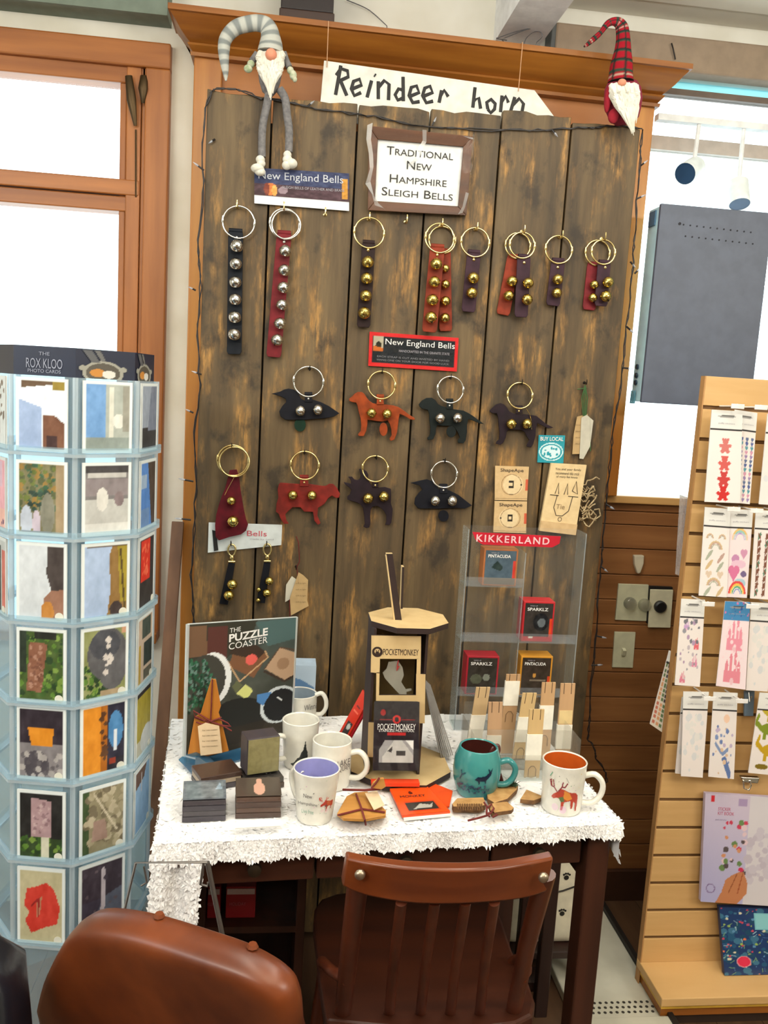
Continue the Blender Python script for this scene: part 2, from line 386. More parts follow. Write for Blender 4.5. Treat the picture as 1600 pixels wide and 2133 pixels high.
# ---- right window: bare frame, panes, bars
w2 = struct(bpy.data.objects.new('window_2', None)); COL.objects.link(w2); ORG[w2.name] = V((0, 0, 0))
MB().bb((RX0-.05, 2.35, RZ0-.022), (RX1, YW+.06, RZ0)).build('sill', wood('sill_pine', (214, 170, 110), (196, 148, 88), 'X', .35), w2, bevel=.003)
z_a = onY(1500, 203, 2.41).z; z_b = onY(1500, 311, 2.41).z
MB().bb((RX0, 2.40, z_a-.008), (RX1, 2.43, z_a+.008)).build('head_rail', mat('dark_rail', (112, 96, 84), .6), w2)
MB().bb((RX0, 2.40, z_b-.018), (RX1, 2.43, z_b+.018)).build('transom_bar', mat('pale_taupe', (190, 176, 164), .6), w2)
MB().bb((RX0, 2.415, RZ0), (RX1, 2.42, z_b-.018)).build('pane', M_glass, w2)
MB().bb((RX0, 2.415, z_b+.018), (RX1, 2.42, z_a-.008)).build('pane', M_glass, w2)
MB().bb((RX0, 2.415, z_a+.008), (RX1, 2.42, RZ1)).build('pane', clear('sky_tint_glass', (.62, .93, 1), .93, .03), w2)  # cyan window light painted in as the tint of this top pane
# ---- pine surround with cornice (posts, fascia, cornice)
sur = struct(bpy.data.objects.new('trim_3', None)); COL.objects.link(sur); ORG[sur.name] = V((0, 0, 0))
MB().bb((XL, 2.33, 0), (XL+.07, YW, 2.34)).build('post', M_pinez, sur, bevel=.003)
MB().bb((XR-.07, 2.33, RZ0), (XR, YW, 2.36)).build('post', M_pinez, sur, bevel=.003)
MB().bb((XL+.07, 2.345, 2.0), (XR-.07, YW, 2.36)).build('fascia_board', M_fascia, sur)
def sweep_cornice(prof, zl, zr):
    b = MB(); ring = []
    for d, dz in prof:
        ring.append([V((XL-d*.6, YW, zl+dz)), V((XL-d*.6, 2.33-d, zl+dz)), V((XR+d*.6, 2.33-d, zr+dz)), V((XR+d*.6, YW, zr+dz))])
    vs = [p for r in ring for p in r]; n = len(ring)
    fs = [(i*4+j, i*4+j+1, (i+1)*4+j+1, (i+1)*4+j) for i in range(n-1) for j in range(3)]
    fs += [((n-1)*4, (n-1)*4+1, (n-1)*4+2, (n-1)*4+3), (3, 2, 1, 0), tuple(i*4 for i in range(n)), tuple(i*4+3 for i in range(n-1, -1, -1))]
    return b.add(vs, fs)
prof = [(0, 0), (.012, .0), (.014, .008), (.006, .011), (.022, .022), (.024, .026), (.016, .029), (.03, .036), (.048, .046), (.068, .062), (.078, .068), (.082, .072), (.09, .073), (.09, .086)]
sweep_cornice(prof, 2.322, 2.308+.004).build('cornice', M_pine, sur, smooth=25)
# ---- shade box over the right window
t = thing('roller_shade', 'long taupe roller shade casing fixed above the right window', 'shade', (.65, 2.35, 2.41))
MB().bb((.655, 2.335, 2.413), (2.2, YW, 2.502)).build('casing', M_taupe, t, bevel=.006)
MB().bb((.643, 2.33, 2.41), (.655, YW, 2.505)).build('end_cap', mat('grey_cap', (82, 84, 82), .5), t, bevel=.002)
MB().sweep([onY(1399, 90, 2.33), onY(1402, 100, 2.328), onY(1407, 124, 2.33)], .0018, 6).build('pull_cord', M_iron, t)
# ================================================================== BARN BOARD
YB = 2.195
def B(x, y, off=0.): return onY(x, y, YB-off)
PXB = (B(801, 800)-B(800, 800)).length
m = bpy.data.materials.new('weathered_barn_wood'); m.use_nodes = True; nt = m.node_tree; bs = nt.nodes['Principled BSDF']
def N(t, **k):
    n = nt.nodes.new(t)
    for a, v in k.items(): setattr(n, a, v)
    return n
tc = N('ShaderNodeTexCoord'); oi = N('ShaderNodeObjectInfo')
ad = N('ShaderNodeVectorMath', operation='MULTIPLY_ADD'); ad.inputs[1].default_value = (1, 1, 1)
cmb = N('ShaderNodeCombineXYZ'); ml = N('ShaderNodeMath', operation='MULTIPLY'); ml.inputs[1].default_value = 17
nt.links.new(oi.outputs['Random'], ml.inputs[0]); nt.links.new(ml.outputs[0], cmb.inputs[0]); nt.links.new(ml.outputs[0], cmb.inputs[2])
nt.links.new(tc.outputs['Object'], ad.inputs[0]); nt.links.new(cmb.outputs[0], ad.inputs[2])
def noise(st, sc, det=6, rough=.6):
    mp = N('ShaderNodeMapping'); mp.inputs['Scale'].default_value = st; nt.links.new(ad.outputs[0], mp.inputs[0])
    z = N('ShaderNodeTexNoise'); z.inputs['Scale'].default_value = sc; z.inputs['Detail'].default_value = det; z.inputs['Roughness'].default_value = rough
    nt.links.new(mp.outputs[0], z.inputs['Vector']); return z
def ramp(src, stops):
    r = N('ShaderNodeValToRGB'); e = r.color_ramp.elements
    e[0].position, e[0].color = stops[0][0], (*lin(stops[0][1]), 1); e[1].position, e[1].color = stops[-1][0], (*lin(stops[-1][1]), 1)
    for p, c in stops[1:-1]: x = e.new(p); x.color = (*lin(c), 1)
    nt.links.new(src.outputs[0], r.inputs[0]); return r
def mix(a, bb, fac, mode='MIX'):
    x = N('ShaderNodeMix', data_type='RGBA', blend_type=mode)
    nt.links.new(fac.outputs[0], x.inputs[0]); nt.links.new(a, x.inputs[6]); nt.links.new(bb, x.inputs[7]); return x
g1 = ramp(noise((3, 3, .28), 9, 8), [(.3, (60, 48, 31)), (.5, (88, 71, 46)), (.72, (110, 91, 61))])
gold_a = ramp(noise((2.4, 2.4, .8), 6.5, 8, .62), [(.5, (0, 0, 0)), (.58, (150, 150, 150)), (.68, (255, 255, 255))])
gold_b = ramp(noise((6, 6, .7), 13, 6, .7), [(.42, (60, 60, 60)), (.56, (255, 255, 255))])
gold = N('ShaderNodeMix', data_type='RGBA', blend_type='MULTIPLY'); gold.inputs[0].default_value = 1
nt.links.new(gold_a.outputs[0], gold.inputs[6]); nt.links.new(gold_b.outputs[0], gold.inputs[7]); _g = N('ShaderNodeRGBToBW'); nt.links.new(gold.outputs[2], _g.inputs[0]); gold = _g
goldc = ramp(noise((6, 6, .6), 12, 6), [(.3, (128, 92, 46)), (.66, (198, 148, 78))])
x1 = mix(g1.outputs[0], goldc.outputs[0], gold)
dk = ramp(noise((2.6, 2.6, 1.8), 4.6, 6, .62), [(.55, (0, 0, 0)), (.66, (225, 225, 225))])
x2 = N('ShaderNodeMix', data_type='RGBA', blend_type='MIX'); nt.links.new(dk.outputs[0], x2.inputs[0]); nt.links.new(x1.outputs[2], x2.inputs[6]); x2.inputs[7].default_value = (*lin((40, 32, 22)), 1)
nt.links.new(x2.outputs[2], bs.inputs['Base Color']); bs.inputs['Roughness'].default_value = .62
bp = N('ShaderNodeBump'); bp.inputs['Strength'].default_value = .35; bp.inputs['Distance'].default_value = .003
nt.links.new(noise((5, 5, .25), 14, 6).outputs[0], bp.inputs['Height']); nt.links.new(bp.outputs[0], bs.inputs['Normal'])
M_barn = m
BCX = .32
board = thing('barn_board_panel', 'tall display panel of weathered brown barn planks hung with sleigh bells', 'display board', (BCX, 2.21, 0))
random.seed(4)
edges = [-.222, -.066, .141, .318, .497, .676, .857]
tops = [(435, 188), (590, 200), (745, 210), (895, 232), (1047, 234), (1190, 254), (1335, 272)]
ztop = [2.206, 2.206, 2.208, 2.212, 2.226, 2.214]
for i in range(6):
    x0, x1 = edges[i]+.0022, edges[i+1]-.0022
    n = 6; b = MB(); up = [ztop[i]+random.uniform(-.004, .004) for _ in range(n+1)]
    pts = [V((x0, YB, .02))]+[V((x1, YB, .02))]+[V((x1+(x0-x1)*k/n, YB, up[k])) for k in range(n+1)]
    b.prism(pts, (0, 1, 0), .02).build('plank', M_barn, board, bevel=.002)
MB().bb((-.21, 2.2152, .05), (.845, 2.2225, 2.15)).build('backing_batten', mat('shadow_gap', (26, 18, 12), .9), board)
def hook(px, py, m, s=1.):
    p = B(px, py); k = 8; pts = [p+V((0, .001, .002)), p+V((0, -.011*s, .001))]
    for i in range(k+1):
        a = -PI/2+PI*i/k*.95; pts.append(p+V((0, -.014*s-.005*s*math.cos(a)+.003*s, .0-.0055*s-.0055*s*math.sin(a)))) if False else None
    pts += [p+V((0, -.016*s, -.003*s)), p+V((0, -.020*s, -.006*s)), p+V((0, -.0245*s, -.003*s)), p+V((0, -.026*s, .004*s)), p+V((0, -.025*s, .010*s))]
    b = MB().sweep(pts, [.0016*s]*len(pts), 8); b.lathe(p, [(.0045*s, 0), (.0045*s, .002), (.002*s, .004)], 12, rot=Matrix.Rotation(PI/2, 3, 'X'))
    return b.build('hook', m, board, smooth=40)
for x, y in [(495, 432), (592, 435), (677, 447), (768, 457), (845, 462), (918, 470), (990, 478), (1087, 483), (1165, 494), (1253, 498)]: hook(x, y, M_brass, 1.15)
for x, y in [(645, 768), (795, 774), (937, 786), (1084, 797), (1217, 797), (484, 928), (634, 942), (783, 952), (925, 959), (482, 1130), (556, 1130), (617, 1180)]: hook(x, y, M_iron, .8)
# ================================================================== THINGS HUNG ON THE BOARD
NY = V((0, -1, 0))
def bell_mesh(nm, m):
    pr = []
    for i in range(9): a = -PI/2+(PI/2-.1)*i/8; pr.append((max(.02, math.cos(a)), math.sin(a)))
    pr += [(1.05, -.085), (1.05, -.03)]
    up = [(r, -z) for r, z in pr[::-1]]
    b = MB(); b.lathe((0, 0, 0), pr+up, 20)
    k = len(pr)-1
    for j in range(20): b.m[k*20+j] = 1
    b.box((0, -.72, -.62), (.1, .35, .5), 1, Matrix.Rotation(-.7, 3, 'X'))
    o = b.build('bell', [m, M_iron], None, smooth=50); me = o.data; bpy.data.objects.remove(o); return me
BELL_S, BELL_G = bell_mesh('bell_nickel', M_silver), bell_mesh('bell_brass', M_gold)
LEA = {}
def leather(k, c, c2=None): 
    if k not in LEA: LEA[k] = mat('leather_'+k, tuple(v*.88 for v in c), .6, 0, c2 or tuple(v*.7 for v in c), 40, bump=.12, spec=.22)
    return LEA[k]
leather('navy', (24, 30, 40)); leather('red', (140, 40, 48)); leather('chocolate', (52, 34, 34)); leather('rust', (160, 62, 38)); leather('plum', (72, 46, 60))
leather('orange', (178, 76, 30)); leather('bottle_green', (24, 34, 34)); leather('aubergine', (44, 30, 40)); leather('maroon', (112, 20, 36)); leather('brick_red', (150, 44, 36)); leather('midnight', (20, 22, 34))
def ring(t, cx, cy, r, m, off, double=False, tilt=0.):
    c = B(cx, cy, off); R = r*PXB
    def circ(R, c, dy): return [c+V((R*math.cos(a), dy*math.sin(a*1), R*math.sin(a))) for a in [2*PI*i/36 for i in range(36)]]
    b = MB().sweep(circ(R, c, .004), .0024, 8, closed=True)
    for a in (PI*.97, .03): 
        p = c+V((R*math.cos(a), 0, R*math.sin(a))); b.sweep([p+V((0, 0, -.009)), p+V((0, 0, -.005)), p+V((0, 0, .005)), p+V((0, 0, .009))], [.0024, .0036, .0036, .0024], 8)
    b.build('ring', m, t, smooth=50)
    if double: MB().sweep(circ(R*.97, c+V((.004, -.005, -.003)), .004), .0024, 8, closed=True).build('ring', m, t, smooth=50)
def bells(t, lst, me, off, seed=0):
    rd = random.Random(seed)
    for x, y, r in lst:
        put(me, 'bell', t, B(x, y, off+r*PXB*.8), r*PXB, rot=(rd.uniform(-.25, .25), rd.uniform(-.35, .35), rd.uniform(-.3, .3)))
def strap(label, top, bot, w, lea, ringc, rm, bl, bm, off=.012, group=None, double=False, rivet=None):
    tx, ty = top; bx, by = bot
    o = B(tx, ty, off); t = thing('bell_strap', label, 'bell strap', o, group)
    d = V((bx-tx, by-ty, 0)); L = d.length; d /= L; n = V((-d.y, d.x, 0)); h = w/2
    out = [(-h*.9, -3), (h*.9, -3), (h, 4), (h, L-6), (h*.8, L), (-h*.8, L), (-h, L-6), (-h, 4)]
    pts = [B(tx+n.x*a*-1+d.x*s, ty+n.y*a*-1+d.y*s, off) for a, s in out]
    MB().prism(pts, NY, .0042).build('leather_strap', LEA[lea], t, bevel=.0012)
    lp = B(tx, ty-2, off-.002)                         # loop of the strap folded over the ring
    MB().sweep([lp+V((-h*PXB*.85, -.002, .001)), lp+V((h*PXB*.85, -.002, .001))], .0058, 10).build('strap_loop', LEA[lea], t, smooth=40)
    ring(t, *ringc, rm, off+.002, double)
    if rivet: 
        b = MB(); b.ball(B(*rivet, off+.0045), (.0042, .003, .0042), 10, 6); b.build('rivet', rm, t, smooth=60)
    bells(t, bl, bm, off+.004, int(tx)); return t
strap('dark navy leather strap of six silver bells at the board\'s left edge', (491, 484), (488, 738), 31, 'navy', (497, 463, 31), M_silver,
      [(493, 513, 12.5), (491, 550, 12), (490, 588, 12), (490, 624, 12), (489, 661, 12.5), (488, 697, 12.5)], BELL_S, rivet=(493, 495))
strap('red leather strap of six silver bells, second from the board\'s left edge', (592, 488), (570, 744), 31, 'red', (593, 466, 29), M_silver,
      [(594, 523, 12), (592, 563, 12), (590, 599, 12), (587, 635, 11.5), (583, 674, 12), (577, 708, 12)], BELL_S, double=True, rivet=(592, 504))
strap('dark brown strap of four gold bells below the framed sign\'s left corner', (768, 508), (757, 682), 28, 'chocolate', (769, 485, 30), M_brass,
      [(766, 546, 12), (764, 580, 12), (762, 616, 12), (759, 652, 12.5)], BELL_G, rivet=(767, 521))
strap('rust leather strap with smaller gold bells hanging behind the wide rust strap', (925, 525), (928, 690), 27, 'rust', (921, 500, 27), M_brass,
      [(928, 559, 8), (928, 592, 9), (928, 627, 10), (927, 662, 10)], BELL_G, off=.006)
strap('rust leather strap of four large gold bells, front one of its pair', (911, 516), (894, 692), 31, 'rust', (916, 496, 29), M_brass,
      [(909, 550, 12), (905, 587, 11.5), (901, 625, 12), (898, 661, 12)], BELL_G, off=.020, rivet=(911, 531))
strap('short plum strap of two gold bells right beside the rust straps', (987, 528), (975, 650), 29, 'plum', (990, 505, 29), M_brass,
      [(986, 579, 12), (983, 610, 11.5)], BELL_G, rivet=(987, 541))
strap('short rust strap of two gold bells tucked behind a plum strap', (1070, 537), (1047, 656), 28, 'rust', (1079, 512, 26), M_brass,
      [(1067, 586, 11.5), (1060, 616, 11)], BELL_G, off=.006)
strap('short plum strap of two gold bells overlapping a rust strap, on a double ring', (1091, 537), (1085, 661), 28, 'plum', (1088, 511, 26), M_brass,
      [(1100, 590, 11.5), (1098, 624, 11.5)], BELL_G, off=.020, rivet=(1092, 547))
strap('short plum strap of two gold bells hanging alone, second ring from the right', (1162, 545), (1151, 637), 29, 'plum', (1164, 520, 28), M_brass,
      [(1162, 582, 11), (1160, 610, 10.5)], BELL_G, rivet=(1162, 557))
strap('maroon strap of two small gold bells behind the rightmost plum strap', (1236, 553), (1226, 646), 27, 'red', (1245, 527, 26), M_brass,
      [(1238, 593, 9.5), (1235, 620, 9.5)], BELL_G, off=.006)
strap('plum strap of two gold bells at the board\'s right edge', (1258, 549), (1251, 638), 27, 'plum', (1257, 525, 25), M_brass,
      [(1267, 588, 11.5), (1262, 617, 11.5)], BELL_G, off=.020, rivet=(1261, 557))
def ornament(label, pts, lea, tab, rc, rm, bl, bm, dbl=False, tagc=None, off=.010, extra=None, cat='ornament'):
    t = thing('leather_bell_ornament', label, cat, B(*rc[:2], off))
    MB().prism([B(x, y, off) for x, y in pts], NY, .0042).build('leather_cutout', LEA[lea], t, bevel=.001)
    if tab:
        x0, y0, x1, y1 = tab
        b = MB().prism([B(x0, y1, off+.0045), B(x1, y1, off+.0045), B(x1-1, y0+2, off+.0045), B(x0+1, y0+2, off+.0045)], NY, .003)
        b.sweep([B(x0, y0, off+.003), B(x1, y0, off+.003)], .0055, 10)
        b.build('hanging_tab', LEA[lea], t, bevel=.001)
        MB().ball(B((x0+x1)/2, y0*.4+y1*.6, off+.0076), (.003, .0022, .003), 10, 6).build('rivet', rm, t, smooth=60)
    ring(t, *rc, rm, off+.003, dbl); bells(t, bl, bm, off+.004, int(rc[0]))
    if tagc:
        cx, cy, rx, ry, k, dy = tagc
        MB().prism([B(cx+rx*math.cos(a), cy+ry*math.sin(a), off+dy) for a in [2*PI*i/18 for i in range(18)]], NY, .003).build('oval_tag', leather(*k) if isinstance(k, tuple) else LEA[k], t, bevel=.0006)
    if extra: extra(t, off)
    return t
z5 = zm(400, 740, 3.81); z6 = zm(780, 740, 3.2); zd = zm(860, 780, 5.3333); zo = zm(720, 760, 10.667); zq = zm(710, 940, 10.667)
def P1(z, x, y): return z([(x, y)])[0]
def bl(z, s, *L): return [(*P1(z, x, y), r/s) for x, y, r in L]
def tb(z, a, b_, c, d): return (*P1(z, a, b_), *P1(z, c, d))
def rc(z, s, x, y, r): return (*P1(z, x, y), r/s)
loon1 = z5([(630, 305), (700, 288), (730, 272), (765, 264), (810, 272), (845, 300), (865, 345), (900, 362), (960, 352), (1020, 370), (1085, 402), (1170, 460), (1125, 488), (1050, 500), (980, 505), (900, 512), (740, 512), (702, 485), (692, 445), (715, 405), (748, 370), (742, 345), (700, 325)])
ornament('navy loon leather ornament with two silver bells and a small green tag', loon1, 'midnight', tb(z5, 893, 308, 955, 372), rc(z5, 3.81, 925, 210, 115), M_silver,
         bl(z5, 3.81, (860, 440, 42), (998, 432, 41)), BELL_S, tagc=(*P1(z5, 858, 552), 12, 14, ('deep_green', (22, 60, 42)), -.003))
dog1 = zo([(70, 750), (130, 710), (200, 640), (270, 600), (360, 600), (420, 650), (470, 730), (530, 800), (600, 850), (700, 870), (900, 880), (1060, 900), (1180, 940), (1300, 1020), (1400, 1100), (1530, 1180), (1540, 1220), (1440, 1215), (1300, 1130), (1200, 1090), (1180, 1180), (1160, 1350), (1140, 1500), (1080, 1660), (1000, 1690), (970, 1640), (1020, 1560), (1010, 1430), (980, 1320), (930, 1230), (820, 1260), (700, 1250), (580, 1230), (485, 1220), (480, 1330), (460, 1460), (400, 1580), (290, 1580), (270, 1540), (330, 1470), (345, 1350), (330, 1180), (290, 1050), (260, 900), (230, 840), (150, 830), (80, 800)])
ornament('bright orange leather dog ornament with two gold bells and a round tag', dog1, 'orange', tb(zo, 685, 700, 850, 880), rc(zo, 10.667, 800, 450, 300), M_brass,
         bl(zo, 10.667, (575, 1070, 112), (920, 1090, 112)), BELL_G, tagc=(*P1(zo, 840, 1430), 8.5, 14, 'orange', .008))
dog2 = zd([(65, 330), (100, 290), (150, 260), (210, 258), (250, 285), (280, 330), (320, 350), (370, 365), (450, 385), (560, 400), (610, 425), (660, 455), (720, 500), (790, 550), (740, 545), (660, 510), (612, 498), (600, 560), (600, 640), (585, 730), (560, 765), (500, 760), (495, 735), (520, 700), (500, 650), (470, 600), (440, 570), (340, 570), (270, 562), (255, 600), (250, 660), (225, 720), (165, 728), (158, 705), (190, 665), (195, 600), (180, 500), (180, 440), (165, 395), (100, 380), (72, 355)])
ornament('dark green leather dog ornament with two silver bells and an oval tag', dog2, 'bottle_green', tb(zd, 370, 290, 448, 385), rc(zd, 5.333, 418, 170, 145), M_silver,
         bl(zd, 5.333, (305, 485, 58), (495, 485, 58)), BELL_S, tagc=(*P1(zd, 425, 635), 10, 12, 'bottle_green', .006))
dog3 = zd([(850, 400), (880, 370), (920, 335), (970, 318), (1010, 330), (1045, 370), (1070, 410), (1120, 435), (1240, 440), (1320, 450), (1370, 460), (1420, 500), (1480, 550), (1560, 590), (1500, 600), (1440, 570), (1380, 540), (1365, 600), (1360, 680), (1335, 770), (1310, 810), (1260, 800), (1265, 770), (1290, 730), (1260, 680), (1240, 640), (1200, 615), (1060, 615), (1040, 640), (1030, 700), (1000, 760), (970, 780), (920, 770), (925, 745), (955, 720), (960, 640), (950, 560), (945, 480), (930, 432), (880, 432), (855, 415)])
def loopwire(pts):
    def f(t, off): MB().sweep([B(x, y, off+.008) for x, y in pts], .0009, 6).build('wire_loop', M_brass, t, smooth=60)
    return f
ornament('dark purple leather dog ornament with two gold bells, right of the green dog', dog3, 'aubergine', tb(zd, 1140, 365, 1218, 435), rc(zd, 5.333, 1190, 235, 143), M_brass,
         bl(zd, 5.333, (1095, 548, 58), (1268, 548, 58)), BELL_G, extra=loopwire(zd([(1262, 380), (1300, 440), (1318, 520), (1320, 610)])))
nh = z5([(300, 910), (355, 905), (375, 960), (385, 1060), (400, 1150), (412, 1220), (430, 1300), (446, 1340), (430, 1390), (390, 1420), (300, 1440), (215, 1468), (188, 1440), (184, 1350), (192, 1270), (215, 1180), (240, 1110), (265, 1050), (285, 970)])
ornament('maroon leather state-shaped ornament with two gold bells over the white card', nh, 'maroon', None, rc(z5, 3.81, 325, 835, 118), M_brass,
         bl(z5, 3.81, (312, 1155, 35), (325, 1318, 46)), BELL_G, dbl=True, off=.014, extra=loopwire(z5([(345, 950), (290, 1050), (260, 1110)])))
cow = z5([(690, 1022), (700, 1010), (850, 1020), (870, 1010), (1030, 1035), (1060, 1035), (1090, 1018), (1120, 1020), (1150, 1050), (1175, 1100), (1165, 1130), (1140, 1132), (1110, 1112), (1080, 1135), (1050, 1180), (1000, 1210), (995, 1270), (1020, 1330), (1000, 1345), (970, 1310), (960, 1242), (920, 1240), (890, 1240), (860, 1205), (800, 1205), (770, 1230), (740, 1260), (750, 1310), (770, 1335), (730, 1338), (700, 1290), (690, 1260), (665, 1240), (670, 1180), (685, 1130), (680, 1060)])
ornament('brick red leather cow ornament with two gold bells', cow, 'brick_red', tb(z5, 855, 965, 925, 1040), rc(z5, 3.81, 895, 875, 110), M_brass, bl(z5, 3.81, (800, 1110, 40), (952, 1112, 40)), BELL_G)
moose = zq([(400, 390), (480, 380), (570, 440), (610, 520), (600, 620), (640, 700), (700, 780), (850, 800), (980, 790), (1110, 830), (1118, 950), (1110, 1150), (1150, 1280), (1140, 1420), (1120, 1580), (1080, 1635), (980, 1630), (1010, 1560), (1010, 1430), (960, 1330), (880, 1250), (800, 1210), (700, 1230), (660, 1300), (650, 1450), (655, 1600), (630, 1690), (560, 1702), (500, 1670), (530, 1600), (520, 1450), (490, 1250), (420, 1170), (350, 1130), (260, 1110), (140, 1070), (140, 1000), (200, 950), (230, 850), (170, 790), (100, 740), (60, 680), (160, 700), (230, 720), (220, 640), (160, 560), (250, 560), (300, 620), (370, 640), (430, 600), (440, 520)])
ornament('dark aubergine leather moose ornament with antlers and two gold bells', moose, 'aubergine', tb(zq, 700, 690, 830, 800), rc(zq, 10.667, 765, 390, 285), M_brass,
         bl(zq, 10.667, (605, 1045, 122), (955, 1005, 118)), BELL_G)
loon2 = z6([(238, 850), (310, 833), (350, 825), (390, 840), (415, 870), (430, 892), (500, 900), (560, 930), (610, 970), (650, 1000), (600, 1022), (540, 1016), (420, 1022), (290, 1020), (265, 990), (270, 950), (295, 915), (318, 895), (300, 868)])
ornament('navy loon leather ornament with two silver bells and a black round tag', loon2, 'midnight', tb(z6, 433, 870, 487, 920), rc(z6, 3.2, 465, 795, 88), M_silver,
         bl(z6, 3.2, (405, 968, 35), (518, 970, 36)), BELL_S, tagc=(*P1(z6, 460, 1070), 11, 12, 'midnight', -.003))
# ---- two clip key fobs
def fob(label, x, y, bx, by, bls, seed):
    t = thing('bell_key_fob', label, 'key fob', B(x, y, .012))
    cx, cy = x, y+12
    b = MB(); pts = [B(cx+8*math.cos(a), cy+12*math.sin(a), .012) for a in [2*PI*i/16 for i in range(16)]]
    b.sweep(pts, .0026, 8, closed=True); b.ball(B(cx, cy+16, .013), (.006, .005, .008), 10, 8); b.sweep([B(cx-7, cy+24, .013), B(cx+7, cy+24, .013)], .003, 8)
    b.build('lobster_clip', M_brass, t, smooth=50)
    d = V((bx-cx, by-cy, 0)).normalized(); n = V((-d.y, d.x, 0))
    c = [(cx+n.x*7, cy+26+n.y*7), (cx-n.x*7, cy+26-n.y*7), (bx-n.x*9, by-n.y*9), (bx+n.x*9, by+n.y*9)]
    MB().prism([B(p[0], p[1], .008) for p in c], NY, .004).build('leather_strip', LEA['midnight'], t, bevel=.001)
    bells(t, bls, BELL_G, .012, seed)
fob('black strap key fob with brass clip and two large gold bells', 483, 1134, 466, 1258, [(484, 1217, 11), (477, 1240, 11)], 3)
fob('black strap key fob with brass clip and smaller bells, right of two', 557, 1133, 543, 1255, [(561, 1210, 9), (556, 1235, 9), (539, 1228, 5), (538, 1250, 5)], 5)
# ---- flat signs on the board
def sheet(name, label, cat, q, th, m, off=.001, group=None):
    q = [B(x, y, off) for x, y in q]; c = (q[0]+q[1]+q[2]+q[3])/4
    t = thing(name, label, cat, c, group)
    MB().prism(q, NY, th).build('card', m, t)
    return t, quadf(*q, n=NY, d=th+.0006), q
t, f, q = sheet('bell_maker_sign', 'blue and plum bell sign with a white strip, under the grey gnome\'s feet', 'sign', [(530, 350), (727, 362), (727, 440), (530, 424)], .003, M_paper, .006)
c = Cv(100, 42, (66, 40, 50)); c.rect(0, 0, 1, .24, (226, 232, 236)).rect(0, .58, 1, 1, (44, 54, 92)); c.ell(.17, .43, .07, .17, (196, 110, 50)).ell(.13, .43, .03, .17, (120, 50, 30)).ell(.21, .4, .03, .15, (230, 160, 80)).rect(.92, .3, .98, .85, (196, 140, 50)).ell(.3, .42, .05, .1, (150, 130, 140))
m_ = (c.t > .26); c.cloud(40, 20, m_)
printed('picture', c, f, t)
letters('lettering', 'New England Bells', f(.49, .78)+NY*.0005, q[1]-q[0], q[0]-q[3], .023, mat('pale_blue_ink', (196, 202, 212), .6), t, w=.205)
letters('small_lettering', 'SLEIGH BELLS OF LEATHER AND BRASS', f(.62, .52)+NY*.0005, q[1]-q[0], q[0]-q[3], .006, mat('grey_ink', (168, 166, 176), .6), t, w=.15)
t, f, q = sheet('bell_maker_sign', 'red bordered black bell sign in shiny wrap at the middle of the board', 'sign', [(770, 691), (955, 704), (951, 774), (767, 762)], .003, mat('sign_red', (206, 40, 44), .5), .004)
c = Cv(100, 42, (206, 40, 44)); c.rect(.04, .1, .96, .9, (26, 32, 40)); c.rect(.05, .45, .16, .88, (176, 170, 150)).ell(.105, .6, .035, .14, (40, 40, 30)).poly([(.05, .45), (.16, .45), (.16, .55), (.05, .6)], (190, 100, 40)); c.cloud(12, 12)
printed('picture', c, f, t, GLOSS)
letters('lettering', 'New England Bells', f(.57, .72)+NY*.0005, q[1]-q[0], q[0]-q[3], .019, M_whiteink, t, w=.178)
letters('small_lettering', 'HANDCRAFTED IN THE GRANITE STATE', f(.62, .5)+NY*.0005, q[1]-q[0], q[0]-q[3], .006, mat('grey_ink', (168, 166, 176), .6), t, w=.13)
for k, s in enumerate(('EACH STRAP IS CUT AND RIVETED BY HAND', 'HANG ONE ON YOUR DOOR FOR GOOD LUCK')):
    letters('small_lettering', s, f(.5, .3-.1*k)+NY*.0005, q[1]-q[0], q[0]-q[3], .0045, mat('grey_ink2', (130, 132, 140), .6), t, w=.185)
b = MB(); rd = random.Random(2); gx_, gy_ = 10, 4
g = [[f(i/gx_, j/gy_)+NY*(.003+rd.uniform(0, .0002)) for i in range(gx_+1)] for j in range(gy_+1)]
b.add([p for r in g for p in r], [(j*(gx_+1)+i, j*(gx_+1)+i+1, (j+1)*(gx_+1)+i+1, (j+1)*(gx_+1)+i) for j in range(gy_) for i in range(gx_)])
b.build('clear_wrap', M_shrink, t, smooth=1)
# framed sign
fo = [(768, 262), (985, 284), (972, 449), (766, 438)]; fi = [(787, 290), (965, 306), (954, 430), (781, 419)]
t = thing('framed_sign', 'brown wood framed white sign for sleigh bells in clear wrap', 'framed sign', B(875, 355, .01))
M_frame = wood('walnut_frame', (104, 64, 36), (64, 38, 22), 'X', .5, 12, .1)
for i in range(4):
    j = (i+1) % 4
    a = [B(*fo[i], .003), B(*fo[j], .003), B(*fi[j], .003), B(*fi[i], .003)]; d_ = [B(*fo[i], .02), B(*fo[j], .02), B(*fi[j], .014), B(*fi[i], .014)]
    MB().add(a+d_, [(3, 2, 1, 0), (4, 5, 6, 7), (0, 1, 5, 4), (1, 2, 6, 5), (2, 3, 7, 6), (3, 0, 4, 7)]).build('frame_rail', M_frame, t, bevel=.0015)
qi = [B(x, y, .005) for x, y in fi]; MB().prism(qi, NY, .002).build('sign_paper', mat('sign_white', (232, 234, 232), .5), t)
ff = quadf(*qi, n=NY, d=.0028)
for s, v, w_ in (('Traditional', .83, .165), ('New', .62, .062), ('Hampshire', .38, .142), ('Sleigh Bells', .16, .178)):
    letters('lettering', s, ff(.5, v), qi[1]-qi[0], qi[0]-qi[3], .0195, M_ink, t, w=w_, small=True)
b = MB(); n1, n2 = 14, 11; rd = random.Random(8); fx = quadf(*[B(x, y, .0) for x, y in fo], n=NY, d=.027)
